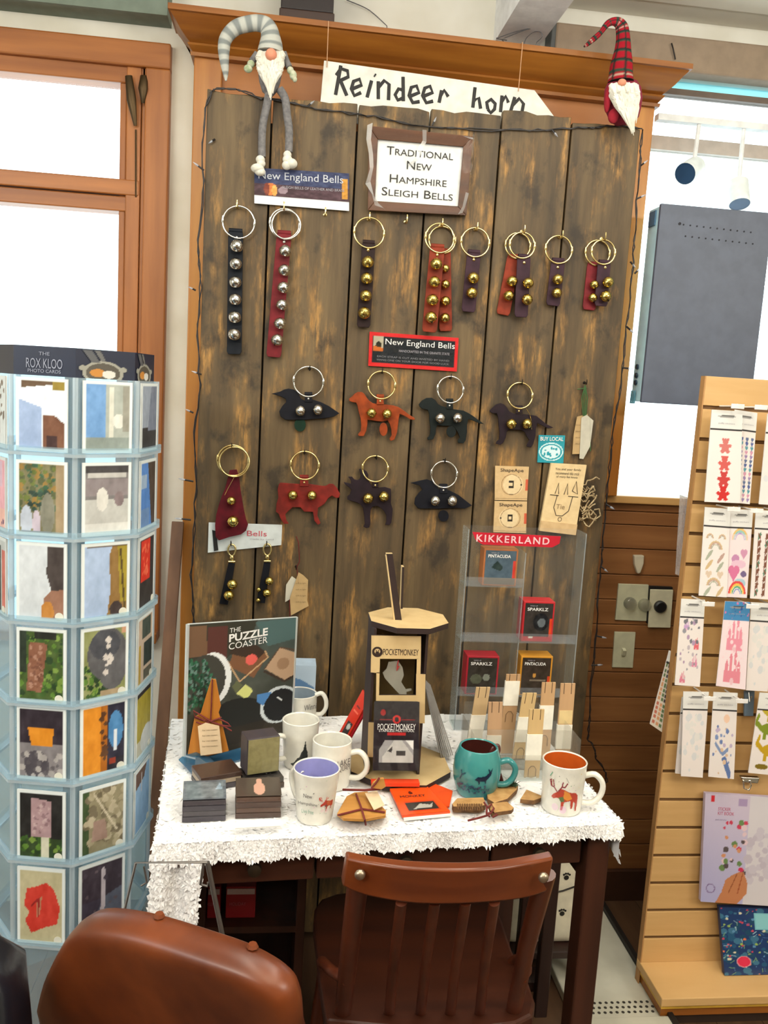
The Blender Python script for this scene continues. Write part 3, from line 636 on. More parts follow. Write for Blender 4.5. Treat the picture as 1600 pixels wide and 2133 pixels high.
b.add([fx(i/n1, j/n2)+NY*(rd.uniform(0, .0003)) for j in range(n2+1) for i in range(n1+1)], [(j*(n1+1)+i, j*(n1+1)+i+1, (j+1)*(n1+1)+i+1, (j+1)*(n1+1)+i) for j in range(n2) for i in range(n1)])
b.build('clear_wrap', clear('thin_wrap', (1, 1, 1), .996, .04), t, smooth=1)
def crumple(pts, w, off):
    rd = random.Random(int(pts[0][0])); b = MB(); L = []
    for x, y in pts: L.append((B(x-w+rd.uniform(-3, 3), y+rd.uniform(-3, 3), off+rd.uniform(0, .01)), B(x+w+rd.uniform(-3, 3), y+rd.uniform(-3, 3), off+rd.uniform(0, .01))))
    for (a, c), (d, e) in zip(L, L[1:]): b.add([a, c, e, d], [(0, 1, 2, 3)])
    b.build('wrap_fold', clear('wrap_fold_film', (1, 1, 1), .62, .12, (240, 244, 246)), t, smooth=1)
crumple([(770, 258), (768, 290), (774, 320), (772, 350), (768, 380), (776, 405), (784, 425), (800, 436)], 4, .030)
crumple([(886, 270), (884, 295), (875, 310), (868, 330), (850, 345)], 4, .030); crumple([(960, 280), (978, 286), (984, 292)], 4, .030); crumple([(972, 400), (968, 430), (958, 445)], 3, .030)
# hanging hand-lettered arrow sign
ps = [onY(x, y, 2.234) for x, y in [(675, 127), (1113, 189), (1172, 268), (1130, 300), (664, 250)]]
t = thing('arrow_sign', 'white hand-lettered arrow sign hung on strings behind the barn board', 'sign', onY(900, 190, 2.234))
MB().prism(ps, NY, .004).build('sign_panel', mat('sign_board_white', (230, 229, 220), .6), t, bevel=.001)
zr = zm(660, 110, 3.2)
strokes = [[(160, 85), (125, 280)], [(130, 150), (160, 105), (205, 120), (210, 160), (150, 188)], [(160, 190), (200, 285)], [(238, 240), (298, 215), (285, 175), (245, 190), (230, 240), (250, 285), (295, 265)], [(365, 185), (335, 297)], [(384, 147), (392, 153)],
 [(410, 190), (410, 308)], [(410, 232), (450, 185), (482, 210), (478, 315)], [(575, 160), (577, 322)], [(577, 250), (545, 240), (522, 280), (540, 315), (577, 300)], [(620, 290), (682, 265), (665, 220), (630, 230), (615, 285), (640, 332), (685, 325)],
 [(710, 290), (772, 265), (755, 222), (720, 235), (705, 285), (730, 333), (775, 322)], [(832, 250), (815, 332)], [(822, 292), (850, 250), (876, 292)], [(1055, 230), (1040, 365)], [(1045, 322), (1080, 300), (1092, 372)], [(1140, 375), (1133, 330), (1162, 310), (1190, 340), (1185, 375), (1160, 400), (1140, 375)],
 [(1235, 285), (1225, 395)], [(1230, 330), (1260, 290), (1277, 332)], [(1320, 295), (1290, 398)], [(1305, 350), (1350, 305), (1378, 340), (1365, 410)]]
for a_, z_ in ((0, 3), (3, 4), (4, 6), (6, 8), (8, 10), (10, 11), (11, 12), (12, 14), (14, 16), (16, 17), (17, 19), (19, 21)):
    b = MB()
    for s in strokes[a_:z_]: b.sweep([onY(*p, 2.2292) for p in zr(s)], [.0043]*len(s), 8, flat=.25, up=(0, 1, 0))
    b.build('painted_letter', M_ink, t, smooth=40)
for (x0, y0), (x1, y1) in (((684, 52), (681, 140)), ((1088, 95), (1080, 190))):
    p = onY(x0, y0, 2.2365); q = onY(x1, y1, 2.226)
    MB().sweep([V((p.x, 2.26, 2.405)), V((p.x, 2.2368, 2.403)), V((p.x, 2.235, 2.39)), q], .0011, 6).build('hanging_string', mat('twine', (206, 160, 120), .9), t)
# ---- turquoise card, kraft cards, pamphlet, white card, tag bunches
t, f, q = sheet('shop_local_card', 'small turquoise card with white lettering right of the purple dog', 'card', [(1122, 906), (1177, 907), (1173, 965), (1119, 963)], .002, mat('turquoise_card', (24, 150, 168), .5), .003)
letters('lettering', 'BUY LOCAL', f(.5, .87), q[1]-q[0], q[0]-q[3], .0105, M_whiteink, t, w=.062, bold=.01)
c = Cv(44, 44, (24, 150, 168)).blank(); c.ell(.5, .4, .46, .33, (200, 232, 236)).ell(.5, .4, .42, .29, (24, 150, 168)).ell(.5, .4, .36, .24, (206, 234, 238)); c.specks(14, [(24, 150, 168)], .035, (.25, .25, .75, .55))
printed('emblem', c, f, t)
def ape(label, q0, tab):
    t, f, q = sheet('kraft_gift_card', label, 'packaged gadget', q0, .004, M_kraft, .006, None)
    c = Cv(60, 64, (206, 176, 130)); c.ell(.55 if tab == .62 else .45, .46, .3, .3, (222, 200, 158)).ell(.5, .46, .31, .31, (150, 118, 80), ring=.88).rect(.42, .36, .56, .58, (40, 32, 24)).rect(.45 if tab != .62 else .4, .42, .53, .52, (222, 200, 158)); c.ell(.8 if tab == .62 else .2, .46, .025, .03, (40, 32, 24)).rect(.42, .16, .56, .18, (70, 56, 40)).rect(.93, .3, 1, .62, (200, 90, 60)).rect(0, .04, 1, .05, (150, 124, 88)); c.cloud(10, 16)
    printed('picture', c, f, t)
    letters('lettering', 'ShapeApe', f(.5, .87), q[1]-q[0], q[0]-q[3], .0115, mat('brown_ink', (58, 46, 34), .7), t, w=.062, bold=.012)
ape('square kraft gadget card, upper of the stacked pair', [(1031, 970), (1101, 972), (1097, 1042), (1030, 1041)], .62)
ape('square kraft gadget card, lower of the stacked pair', [(1030, 1043), (1097, 1044), (1095, 1110), (1027, 1108)], .3)
t = thing('kraft_booklet', 'tall kraft booklet with a line drawing, tilted above the clear rack', 'booklet', B(1175, 1040, .02))
qb = [(1146, 964), (1220, 968), (1196, 1113), (1121, 1104)]
qq = [B(*qb[0], .008), B(*qb[1], .008), B(*qb[2], .022), B(*qb[3], .022)]
MB().prism(qq, NY, .010).build('booklet_cover', mat('pale_kraft', (222, 198, 152), .7, col2=(212, 186, 140), nscale=50), t, bevel=.001)
f = quadf(*qq, n=NY, d=.0106); ux = qq[1]-qq[0]; uz = qq[0]-qq[3]
MB().slab([f(0, .15), f(1, .15), f(1, 0), f(0, 0)], NY, .003).build('fold_flap', M_kraft, t)
b = MB()
z_ = zm(1121, 964, 1.); 
def fl(pts, r=.0009): b.sweep([f(u, v)+NY*.0004 for u, v in pts], [r]*len(pts), 6)
for x in (.3, .55, .78): fl([(x-.07, .62), (x, .76), (x+.09, .58), (x-.07, .62)] if x > .7 else [(x-.05, .56), (x, .72), (x+.05, .56)])
fl([(.12, .54), (.36, .54)]); fl([(.62, .54), (.9, .54)]); fl([(.32, .54), (.28, .36), (.38, .25), (.55, .25), (.7, .33), (.75, .54)])
fl([(.5+.05*math.cos(a), .2+.03*math.sin(a)) for a in [2*PI*i/10 for i in range(11)]], .0006)
b.build('line_drawing', mat('brown_ink', (58, 46, 34), .7), t)
for k, s in enumerate(('You and your family', 'recommend this trick', 'of many fun knots')): letters('lettering', s, f(.5, .92-.055*k), ux, uz, .0075, mat('brown_ink', (58, 46, 34), .7), t, w=.07-.006*k)
letters('lettering', 'Tie', f(.46, .38), ux, uz, .013, mat('faint_ink', (150, 124, 88), .7), t)
rd = random.Random(6); t = thing('rope_knot', 'frayed bundle of beige cord hanging right of the kraft booklet', 'cord', B(1228, 1050, .014))
b = MB()
for k in range(16):
    p = [V((1206+rd.uniform(0, 10), 1010+k*5, 0))]
    for i in range(6): p.append(p[-1]+V((rd.uniform(1, 8), rd.uniform(-9, 9), 0)))
    b.sweep([B(a.x, a.y, .012+rd.uniform(0, .014)) for a in p], .0019, 6)
b.sweep([B(x, y, .016) for x, y in [(1206, 1085), (1222, 1078), (1240, 1082), (1251, 1074), (1248, 1060), (1238, 1062)]], .0022, 6)
b.build('cord_strands', mat('beige_cord', (196, 176, 138), .9, col2=(150, 128, 92), nscale=200), t, smooth=60)
t, f, q = sheet('white_name_card', 'white card with pink script behind the maroon bell ornament', 'card', [(435, 1088), (588, 1093), (586, 1135), (433, 1151)], .002, mat('cool_card', (214, 222, 224), .5), .003)
q2 = [B(433, 1120, .003), B(468, 1124, .003), B(468, 1152, .003), B(433, 1152, .003)]
letters('lettering', 'Bells', f(.66, .6), q[1]-q[0], V((0, 0, 1)), .014, mat('pink_ink', (206, 90, 104), .6), t, w=.05)
letters('small_lettering', 'made by hand', f(.73, .34), q[1]-q[0], V((0, 0, 1)), .005, mat('grey_ink', (168, 166, 176), .6), t, w=.06)
MB().prism([B(442, 1104, .006), B(450, 1106, .006), B(455, 1146, .006), B(446, 1148, .006)], NY, .001).build('dark_stripe', M_ink, t)
def tags(label, x, y, polys, cords, cm):
    t = thing('tag_bunch', label, 'tags', B(x, y, .01))
    for i, (pts, m) in enumerate(polys): MB().prism([B(a, c_, .006+.003*i) for a, c_ in pts], NY, .0012).build('paper_tag', m, t)
    b = MB()
    for c_ in cords: b.sweep([B(a, d_, .009) for a, d_ in c_], .0013, 6)
    b.build('tag_cord', cm, t, smooth=60)
    return t
M_tagk = mat('kraft_tag', (190, 160, 112), .8); M_tagw = mat('grey_tag', (198, 194, 178), .8)
tt = tags('kraft and grey paper tags on a green cord, right side of board', 1217, 800, [([(1202, 868), (1224, 862), (1222, 945), (1192, 946), (1195, 905)], M_tagk), ([(1211, 870), (1222, 864), (1236, 876), (1229, 930), (1215, 956), (1207, 955)], M_tagw)],
     [[(1219, 802), (1212+k*4, 830), (1215+k*2, 866)] for k in range(4)]+[[(1203, 811), (1222, 808)], [(1229, 870), (1230, 940)]], mat('green_cord', (66, 106, 60), .8))
for k in range(4): letters('small_lettering', 'wax and twine', B(1208, 885+k*13, .0085), V((1, 0, 0)), V((.1, 0, 1)), .004, mat('grey_ink3', (130, 108, 76), .6), tt, w=.024)
tt = tags('kraft and grey paper tags on a red string beside the key fobs', 617, 1185, [([(596, 1218), (608, 1200), (622, 1210), (618, 1240), (594, 1254)], M_tagw), ([(632, 1198), (642, 1208), (640, 1250), (643, 1262), (606, 1282), (604, 1245), (622, 1192)], M_tagk)],
     [[(617, 1183), (624, 1170), (622, 1130), (617, 1117)], [(618, 1180), (622, 1215)], [(603, 1250), (604, 1285)]], mat('red_string', (110, 30, 30), .8))
for k in range(4): letters('small_lettering', 'pull to light', B(627, 1215+k*13, .0115), V((1, 0, .02)), V((0, 0, 1)), .004, mat('grey_ink3', (130, 108, 76), .6), tt, w=.026)
# ---- string of unlit fairy lights along the board's edge
t = thing('string_lights', 'dark string of tiny unlit lights draped along the board edges', 'string lights', B(880, 250, .01))
M_wire = mat('dark_green_wire', (34, 28, 28), .5)
path = [(404, 1300), (398, 1200), (404, 1100), (410, 1000), (405, 900), (416, 800), (410, 700), (418, 600), (412, 500), (424, 400), (420, 300), (428, 225), (440, 190), (455, 183), (500, 188), (545, 205), (600, 212), (660, 228), (730, 236), (800, 246), (880, 262), (960, 268), (1045, 272), (1120, 270), (1190, 268), (1250, 264), (1300, 262), (1338, 268)]
path2 = [(1338, 268), (1334, 330), (1327, 420), (1322, 500), (1318, 560), (1310, 640), (1302, 720), (1294, 800), (1284, 860), (1275, 920), (1268, 990), (1262, 1060), (1256, 1140), (1250, 1200), (1244, 1280), (1240, 1350), (1232, 1420), (1228, 1500), (1225, 1540), (1238, 1556), (1243, 1580), (1260, 1604), (1264, 1626), (1252, 1644)]
def wob(p, s, a=3):
    rd = random.Random(s); o = []
    for (x0, y0), (x1, y1) in zip(p, p[1:]):
        for k in range(4): o.append((x0+(x1-x0)*k/4+rd.uniform(-a, a), y0+(y1-y0)*k/4+rd.uniform(-a, a)))
    return o+[p[-1]]
b = MB()
for s in (1, 2): b.sweep([B(x, y, .0055) for x, y in wob(path, s)], .0016, 5); b.sweep([B(x, y, .005) for x, y in wob(path2, s+4, 2.5)], .0016, 5)
b.build('wire', M_wire, t, smooth=60)
M_bulb = clear('bulb_glass', (.95, .97, 1), .45, .05, (214, 220, 232))
bulbs = [(425, 355, 408, 342), (408, 605, 398, 600), (420, 780, 405, 775), (403, 860, 392, 855), (403, 1003, 378, 998), (398, 1083, 370, 1080), (1335, 345, 1344, 338), (1325, 415, 1340, 408), (1313, 545, 1320, 553), (1322, 570, 1330, 562), (1305, 680, 1316, 690), (1296, 766, 1314, 768), (1262, 1050, 1275, 1058), (1252, 1180, 1262, 1188), (1244, 1325, 1258, 1328), (1232, 1386, 1250, 1385), (448, 290, 440, 295), (900, 262, 906, 250), (640, 222, 650, 214), (1150, 270, 1158, 280)]
for x0, y0, x1, y1 in bulbs:
    p, q = B(x0, y0, .006), B(x1, y1, .008); d = (q-p).normalized()
    b = MB().sweep([p, p.lerp(q, .7)], .0024, 6); o = b.build('bulb_socket', M_wire, t, smooth=60)
    MB().sweep([p.lerp(q, .7), q, q+d*.008], [.0026, .0028, .0004], 6).build('bulb', M_bulb, t, smooth=60)
# loose tail of the wire at the board's foot
# ================================================================== TOYS SITTING ON THE BOARD'S TOP EDGE, THINGS ON THE CORNICE
zg = zm(420, 20, 5.925)
def G(x, y, Y=2.172): return onY(*P1(zg, x, y), Y)
gp = (G(800, 100)-G(799, 100)).length
t = thing('grey_gnome', 'long-legged plush gnome in a grey striped hat with white beard', 'plush gnome', G(840, 900))
M_felt = mat('grey_felt', (128, 126, 126), .95, col2=(104, 102, 104), nscale=120, bump=.2); M_fluff = mat('white_fluff', (228, 226, 214), .95, nscale=90, bump=.3, sheen=.3)
def spl(p, n=4):                                   # smooth polyline
    o = []
    for i in range(len(p)-1):
        a, b_, c, d = p[max(0, i-1)], p[i], p[i+1], p[min(len(p)-1, i+2)]
        for k in range(n):
            s = k/n; o.append(tuple(.5*((2*b_[j])+(-a[j]+c[j])*s+(2*a[j]-5*b_[j]+4*c[j]-d[j])*s*s+(-a[j]+3*b_[j]-3*c[j]+d[j])*s**3) for j in range(len(a))))
    return o+[p[-1]]
hat = spl([(850, 530, 165), (855, 440, 150), (850, 340, 125), (830, 250, 112), (780, 190, 105), (680, 165, 98), (560, 180, 96), (440, 215, 92), (350, 285, 86), (290, 380, 80), (275, 480, 76), (275, 580, 66), (285, 680, 54), (295, 780, 38), (300, 880, 12)], 5)
def hstripe(u, v): return (206, 208, 200) if math.sin(u*2*PI*11.5) > -.1 else (150, 156, 154)
MB().sweep([G(x, y) for x, y, r in hat], [r*gp*.98 for x, y, r in hat], 14, colf=hstripe).build('hat', CLOTH, t, smooth=60, col=True)
bd = [(850, 480, 150), (850, 600, 170), (845, 750, 165), (840, 900, 140), (840, 1010, 100), (850, 1070, 40)]
MB().sweep([G(x, y, 2.180) for x, y, r in bd], [r*gp*.95 for x, y, r in bd], 14, flat=.62).build('body', M_felt, t, smooth=60)
rd = random.Random(3); b = MB()
for k in range(260):
    x = rd.uniform(-1, 1); x0 = 850+x*150; y0 = rd.uniform(520, 700)-abs(x)*10; L = rd.uniform(150, 360)*(1-.45*abs(x)); y1 = min(1115, y0+L+120*(1-abs(x)))
    x1 = 850+x*150*(1-(y1-600)/640)+rd.uniform(-14, 14); xm = (x0+x1)/2+x*25
    b.sweep([G(x0, y0, 2.157), G(xm, (y0+y1)/2, 2.147+rd.uniform(-.004, .004)), G(x1, y1, 2.15)], [.004, .0046, .0006], 5)
b.build('beard', mat('white_beard', (232, 230, 218), .9, col2=(214, 210, 196), nscale=40, sheen=.2), t, smooth=60)
MB().ball(G(858, 555, 2.145), (.0135, .0125, .0135), 14, 10).build('nose', mat('peach_felt', (226, 150, 120), .9), t, smooth=60)
def limb(nm, pts, r, em, er, m, Y0=2.165, endname='mitten'):
    o = MB().sweep([G(x, y, Y0) for x, y in spl(pts)], r*gp, 10).build(nm, m, t, smooth=60)
    b = MB()
    for x, y, a, c_, d_ in em: b.ball(G(x, y, Y0-.006), (a*gp, d_*gp, c_*gp), 14, 9)
    b.build(endname, er, o, smooth=60)
M_mit = mat('cream_green_knit', (206, 206, 184), .95, col2=(150, 166, 130), nscale=70, bump=.3)
limb('arm', [(690, 540), (650, 600), (620, 640)], 42, [(610, 670, 48, 45, 42), (575, 730, 55, 48, 45)], M_mit, M_felt)
limb('arm', [(1010, 530), (1040, 620), (1080, 710)], 42, [(1095, 750, 44, 46, 40), (1130, 810, 46, 58, 42), (1150, 860, 30, 36, 32)], M_mit, M_felt)
limb('leg', [(830, 1040), (800, 1200), (760, 1400), (745, 1600), (745, 1820)], 50, [(725, 1850, 58, 50, 52), (735, 1900, 55, 50, 55), (690, 1960, 85, 58, 75), (720, 2000, 70, 52, 60)], M_fluff, M_felt, 2.172, 'shoe')
limb('leg', [(960, 980), (1030, 1100), (1055, 1300), (1080, 1500), (1075, 1760)], 52, [(1060, 1790, 52, 48, 50), (1060, 1850, 62, 58, 58), (1110, 1900, 75, 62, 70), (1050, 1920, 60, 58, 60)], M_fluff, M_felt, 2.172, 'shoe')
# plaid gnome
zp = zm(1200, 20, 6.6667)
def H(x, y, Y=2.165): return onY(*P1(zp, x, y), Y)
gp = (H(800, 500)-H(799, 500)).length
t = thing('plaid_gnome', 'small gnome in a tall red plaid hat with long white beard', 'plush gnome', H(650, 1300))
hat = spl([(620, 1010, 175), (622, 900, 160), (630, 800, 155), (640, 680, 135), (650, 560, 112), (655, 440, 98), (650, 340, 90), (635, 250, 85), (590, 185, 70), (520, 165, 52), (450, 190, 44), (400, 240, 38), (350, 310, 32), (290, 370, 36), (220, 430, 34), (150, 490, 24), (110, 515, 10)], 5)
def plaid(u, v):
    a, c_ = (u*13) % 1, (v*6) % 1
    if a < .12 or c_ < .1: return (34, 44, 40)
    if .48 < a < .54 or .5 < c_ < .56: return (196, 170, 150)
    if a > .8 or c_ > .82: return (52, 74, 60)
    return (168, 24, 40)
MB().sweep([H(x, y) for x, y, r in hat], [r*gp*.98 for x, y, r in hat], 30, colf=plaid).build('hat', CLOTH, t, smooth=60, col=True)
bd = [(650, 1000, 200), (650, 1100, 255), (655, 1250, 270), (660, 1400, 245), (670, 1520, 205), (680, 1590, 120)]
MB().sweep([H(x, y, 2.172) for x, y, r in bd], [r*gp for x, y, r in bd], 16, flat=.55).build('body', mat('burgundy_felt', (140, 36, 60), .95, nscale=100, bump=.2), t, smooth=60)
for nm, x, y, a, c_ in (('arm', 440, 1250, 45, 170), ('foot', 520, 1480, 75, 95)):
    MB().ball(H(x, y, 2.15), (a*gp, 60*gp, c_*gp), 14, 10).build(nm, mat('red_fleece', (160, 28, 46), .95, nscale=120, bump=.3), t, smooth=60)
rd = random.Random(9); b = MB()
for k in range(300):
    x = rd.uniform(-1, 1); x0 = 660+x*190; y0 = rd.uniform(1010, 1180)+abs(x)*20; L = rd.uniform(250, 620)*(1-.3*abs(x)); y1 = min(1760, y0+L)
    x1 = 690+x*185*(1-(y1-1000)/820)+ (y1-1000)*.13+rd.uniform(-20, 20); xm = (x0+x1)/2+x*20
    b.sweep([H(x0, y0, 2.135), H(xm, (y0+y1)/2, 2.124+rd.uniform(-.004, .004)), H(x1, y1, 2.132)], [.004, .005, .0006], 5)
b.build('beard', mat('white_beard', (232, 230, 218), .9), t, smooth=60)
MB().ball(H(640, 1010, 2.128), (.0105, .009, .008), 12, 8).build('nose', mat('peach_felt', (226, 150, 120), .9), t, smooth=60)
# black box on the cornice, two stray wires
p = onY(582, 20, 2.25); q = onY(697, 30, 2.25)
t = thing('dark_wooden_box', 'dark brown box standing on top of the cornice', 'box', (p.x, 2.25, 2.402))
MB().bb((p.x, 2.248, 2.4), (q.x, 2.36, 2.428)).build('box_base', mat('umber_box', (56, 36, 26), .5), t, bevel=.003)
MB().bb((p.x+.003, 2.25, 2.428), (q.x-.003, 2.358, 2.54)).build('box_lid', mat('black_box', (36, 26, 24), .5), t, bevel=.003)
tag(MB().sweep([onY(x, y, 2.27) for x, y in spl([(1056, 84), (1035, 80), (1040, 78), (1075, 66), (1110, 58), (1090, 64), (1045, 82)], 4)]+[V((onY(1060, 84, 2.3).x, 2.28, 2.402))], .0012, 6).build('loose_wire', mat('grey_wire', (110, 110, 112), .4, .8), None), 'bent grey wire poking up above the cornice near the white rafter', 'wire')
tag(MB().sweep([onY(x, y, 2.28) for x, y in spl([(1092, 98), (1095, 82), (1110, 68), (1124, 66), (1130, 76), (1118, 88)], 4)]+[V((onY(1112, 84, 2.3).x, 2.28, 2.4))], .001, 6).build('loose_wire', mat('grey_wire', (110, 110, 112), .4, .8), None), 'curled loop of thin wire beside the shade\'s grey end', 'wire')
tag(MB().sweep([onY(x, y, 2.37) for x, y in spl([(722, 0), (760, 16), (780, 30), (806, 54)], 4)]+[V((onY(806, 54, 2.37).x+.004, 2.372, 2.4))], .0012, 6).build('wall_cable', mat('grey_wire', (110, 110, 112), .4, .8), None), 'thin grey cable running down the wall right of the dark box', 'cable')
# ================================================================== DESK WITH FUR CLOTH
TZ = .75
FL, FR = V((-.185, 1.395, 0)), V((.655, 1.46, 0))
TU = (FR-FL).normalized(); TN = V((-TU.y, TU.x, 0)); TW = (FR-FL).length; TD = .53
def TP(u, d, z): return FL+TU*u+TN*d+V((0, 0, z))
RT = Matrix((TU, TN, V((0, 0, 1)))).transposed()
def tbox(b, u0, u1, d0, d1, z0, z1, m=0): return b.box(TP((u0+u1)/2, (d0+d1)/2, (z0+z1)/2), (u1-u0, d1-d0, z1-z0), m, RT)
M_desk = wood('dark_desk_wood', (74, 40, 26), (46, 24, 16), 'X', .35, 8, .05); M_deskz = wood('dark_desk_leg_wood', (70, 38, 26), (44, 24, 17), 'Z', .35, 8, .05)
desk = thing('writing_desk', 'dark reddish wooden desk under the white fur cloth', 'desk', TP(TW/2, TD/2, 0))
tbox(MB(), .0, TW, 0, TD, .715, .742).build('desktop', M_desk, desk, bevel=.004)
for u, d in ((.008, .012), (TW-.05, .012), (.008, TD-.06), (TW-.05, TD-.06)):
    b = MB(); b.box(TP(u+.024, d+.024, .357), (.046, .046, .714), 0, RT); b.build('leg', M_deskz, desk, bevel=.004)
tbox(MB(), .05, TW-.05, TD-.05, TD-.03, .60, .715).build('back_apron', M_desk, desk)
tbox(MB(), .02, .04, .06, TD-.06, .60, .715).build('side_apron', M_desk, desk); tbox(MB(), TW-.04, TW-.02, .06, TD-.06, .60, .715).build('side_apron', M_desk, desk)
for u0, u1, zb in ((.058, .27, .645), (.275, .6, .645), (.605, TW-.058, .65)):
    o = tbox(MB(), u0, u1, .022, .06, zb, .712).build('drawer', M_desk, desk, bevel=.003)
    c = TP((u0+u1)/2, .022, (zb+.712)/2)
    MB().lathe(c, [(.006, 0), (.006, .008), (.013, .012), (.012, .02), (.004, .023)], 14, rot=Matrix.Rotation(PI/2, 3, 'X')).build('knob', mat('dark_brass_knob', (70, 60, 46), .4, .7), o, smooth=40)
# fur cloth
cl = thing('fur_table_cover', 'white shaggy fur cloth spread over the desk and hanging at its left corner', 'cloth', TP(TW/2, 0, TZ))
M_fur = mat('white_fur', (250, 250, 252), .95, col2=(242, 242, 246), nscale=60, sheen=.5)
rd = random.Random(12)
def patch(fn, nu, nv, th=.004):
    b = MB(); vs = [fn(i/nu, j/nv) for j in range(nv+1) for i in range(nu+1)]
    fs = [(j*(nu+1)+i, j*(nu+1)+i+1, (j+1)*(nu+1)+i+1, (j+1)*(nu+1)+i) for j in range(nv) for i in range(nu)]
    return b.add(vs, fs)
def bmp(p, a=.0018): return p+V((rd.uniform(-a, a), rd.uniform(-a, a), rd.uniform(-a, a)*.6))
def topf(u, v): return TP(u*(TW+.010)-.008, v*(TD+.016)-.014, TZ-.002)
def frontf(u, v): return TP(u*(TW+.010)-.008, -.013-.004*math.sin(u*40)*v, TZ-.001-v*(.040-.016*u))
def leftf(u, v): return TP(-.008-.01*v, u*.40-.008, TZ-.002-v*.33)
def cornf(u, v): return TP(-.012+u*(.086-.012*v)-.012*v, -.012-.006*math.sin(u*9), TZ-.02-v*.32)
def rightf(u, v): return TP(TW+.003+.003*v, u*TD*.9-.006, TZ-.002-v*(.085-.05*min(1, u*3)))
surf = [(topf, 30, 14, V((0, 0, 1)), 6500), (frontf, 40, 3, -TN, 4200), (leftf, 12, 10, -TU, 2000), (cornf, 6, 12, -TN, 1900), (rightf, 14, 3, TU, 900)]
b = MB(); pile = MB(); pnor = []
for fn, nu, nv, n, cnt in surf:
    q = patch(lambda u, v: bmp(fn(u, v)), nu, nv); b.add(q.v, q.f)
    for k in range(cnt):
        p = fn(rd.random(), rd.random() if fn is not topf else rd.random()**1.5); L = rd.uniform(.003, .007) if fn is topf else rd.uniform(.005, .009)
        t1 = V((rd.uniform(-1, 1), rd.uniform(-1, 1), rd.uniform(-1, 1))).cross(n).normalized(); t2 = n.cross(t1)
        w = .0055; tip = p+n*L*.45+t1*rd.uniform(-.009, .009)+V((0, 0, -L*.55 if fn is not topf else 0))
        pile.add([p+t1*w, p-t1*w*.5+t2*w*.87, p-t1*w*.5-t2*w*.87, tip], [(0, 1, 3), (1, 2, 3), (2, 0, 3)])
        pnor += [tuple((n*1.0+V((0, 0, .25))+t1*.0).normalized())]*3+[tuple((n*1.0+V((0, 0, .35))+V((rd.uniform(-.5, .5), rd.uniform(-.5, .5), rd.uniform(-.5, .5)))).normalized())]
b.build('cloth_backing', M_fur, cl, smooth=1); o = pile.build('fur_pile', M_fur, cl, smooth=1); o.data.normals_split_custom_set_from_vertices(pnor); o['kind'] = 'stuff'
# ================================================================== MUGS
def dep(p): return (V(p)-V((0, 0, CAMH))).dot(_w)/FPX
M_glaze = mat('white_glaze', (232, 230, 220), .12, spec=.6)
def mug(label, base, prof, wall, body, inside, handle, ang, group=None, n=32):
    """prof: outer (r, z) from the foot up; handle: (z low, z high, reach, radius)"""
    c = V(base); t = thing('coffee_mug', label, 'mug', c, group)
    b = MB(); out = [(prof[0][0]*.6, .002)]+list(prof)
    rin = [(r-wall, z) for r, z in prof[::-1]]; rin[0] = (prof[-1][0]-wall, prof[-1][1]-.001); rin[-1] = (prof[0][0]-wall, prof[0][1]+.006)
    b.lathe(c, out, n, cap=True); b.f.pop(); b.m.pop()
    b.lathe(c, [(prof[-1][0], prof[-1][1]), (prof[-1][0]-wall*.5, prof[-1][1]+.0012), (prof[-1][0]-wall, prof[-1][1]-.001)], n, cap=False)
    b.build('body', body, t, smooth=50)
    li = MB(); li.lathe(c, rin[::-1], n, cap=True); li.f.pop(); li.m.pop(); li.build('inner_glaze', inside, t, smooth=60)
    if handle:
        z0, z1, rch, hr = handle; d = V((math.cos(ang), math.sin(ang), 0))
        def R(z):
            for (a, b_), (c_, d_) in zip(prof, prof[1:]):
                if b_ <= z <= d_: return a+(c_-a)*(z-b_)/(d_-b_)
            return prof[-1][0]
        pts = [c+d*(R(z0)-.003)+V((0, 0, z0)), c+d*(R(z0)+rch*.55)+V((0, 0, z0+.002)), c+d*(R(z0)+rch)+V((0, 0, z0+(z1-z0)*.35)), c+d*(R(z1)+rch*.95)+V((0, 0, z0+(z1-z0)*.75)), c+d*(R(z1)+rch*.5)+V((0, 0, z1+.001)), c+d*(R(z1)-.003)+V((0, 0, z1-.004))]
        MB().sweep([V(p) for p in spl([tuple(p) for p in pts], 4)], hr, 10, flat=1.25).build('handle', body, t, smooth=60)
    def wrap(a0, a1, z0, z1, lift=.0006):
        def f(u, v):
            a = a0+(a1-a0)*u; z = z0+(z1-z0)*v
            for (p, q), (r, s) in zip(prof, prof[1:]):
                if q <= z <= s: rr = p+(r-p)*(z-q)/(s-q); break
            else: rr = prof[-1][0]
            return c+V(((rr+lift)*math.cos(a), (rr+lift)*math.sin(a), z))
        return f
    return t, wrap
def facing(c): return math.atan2(-c.y, -c.x)
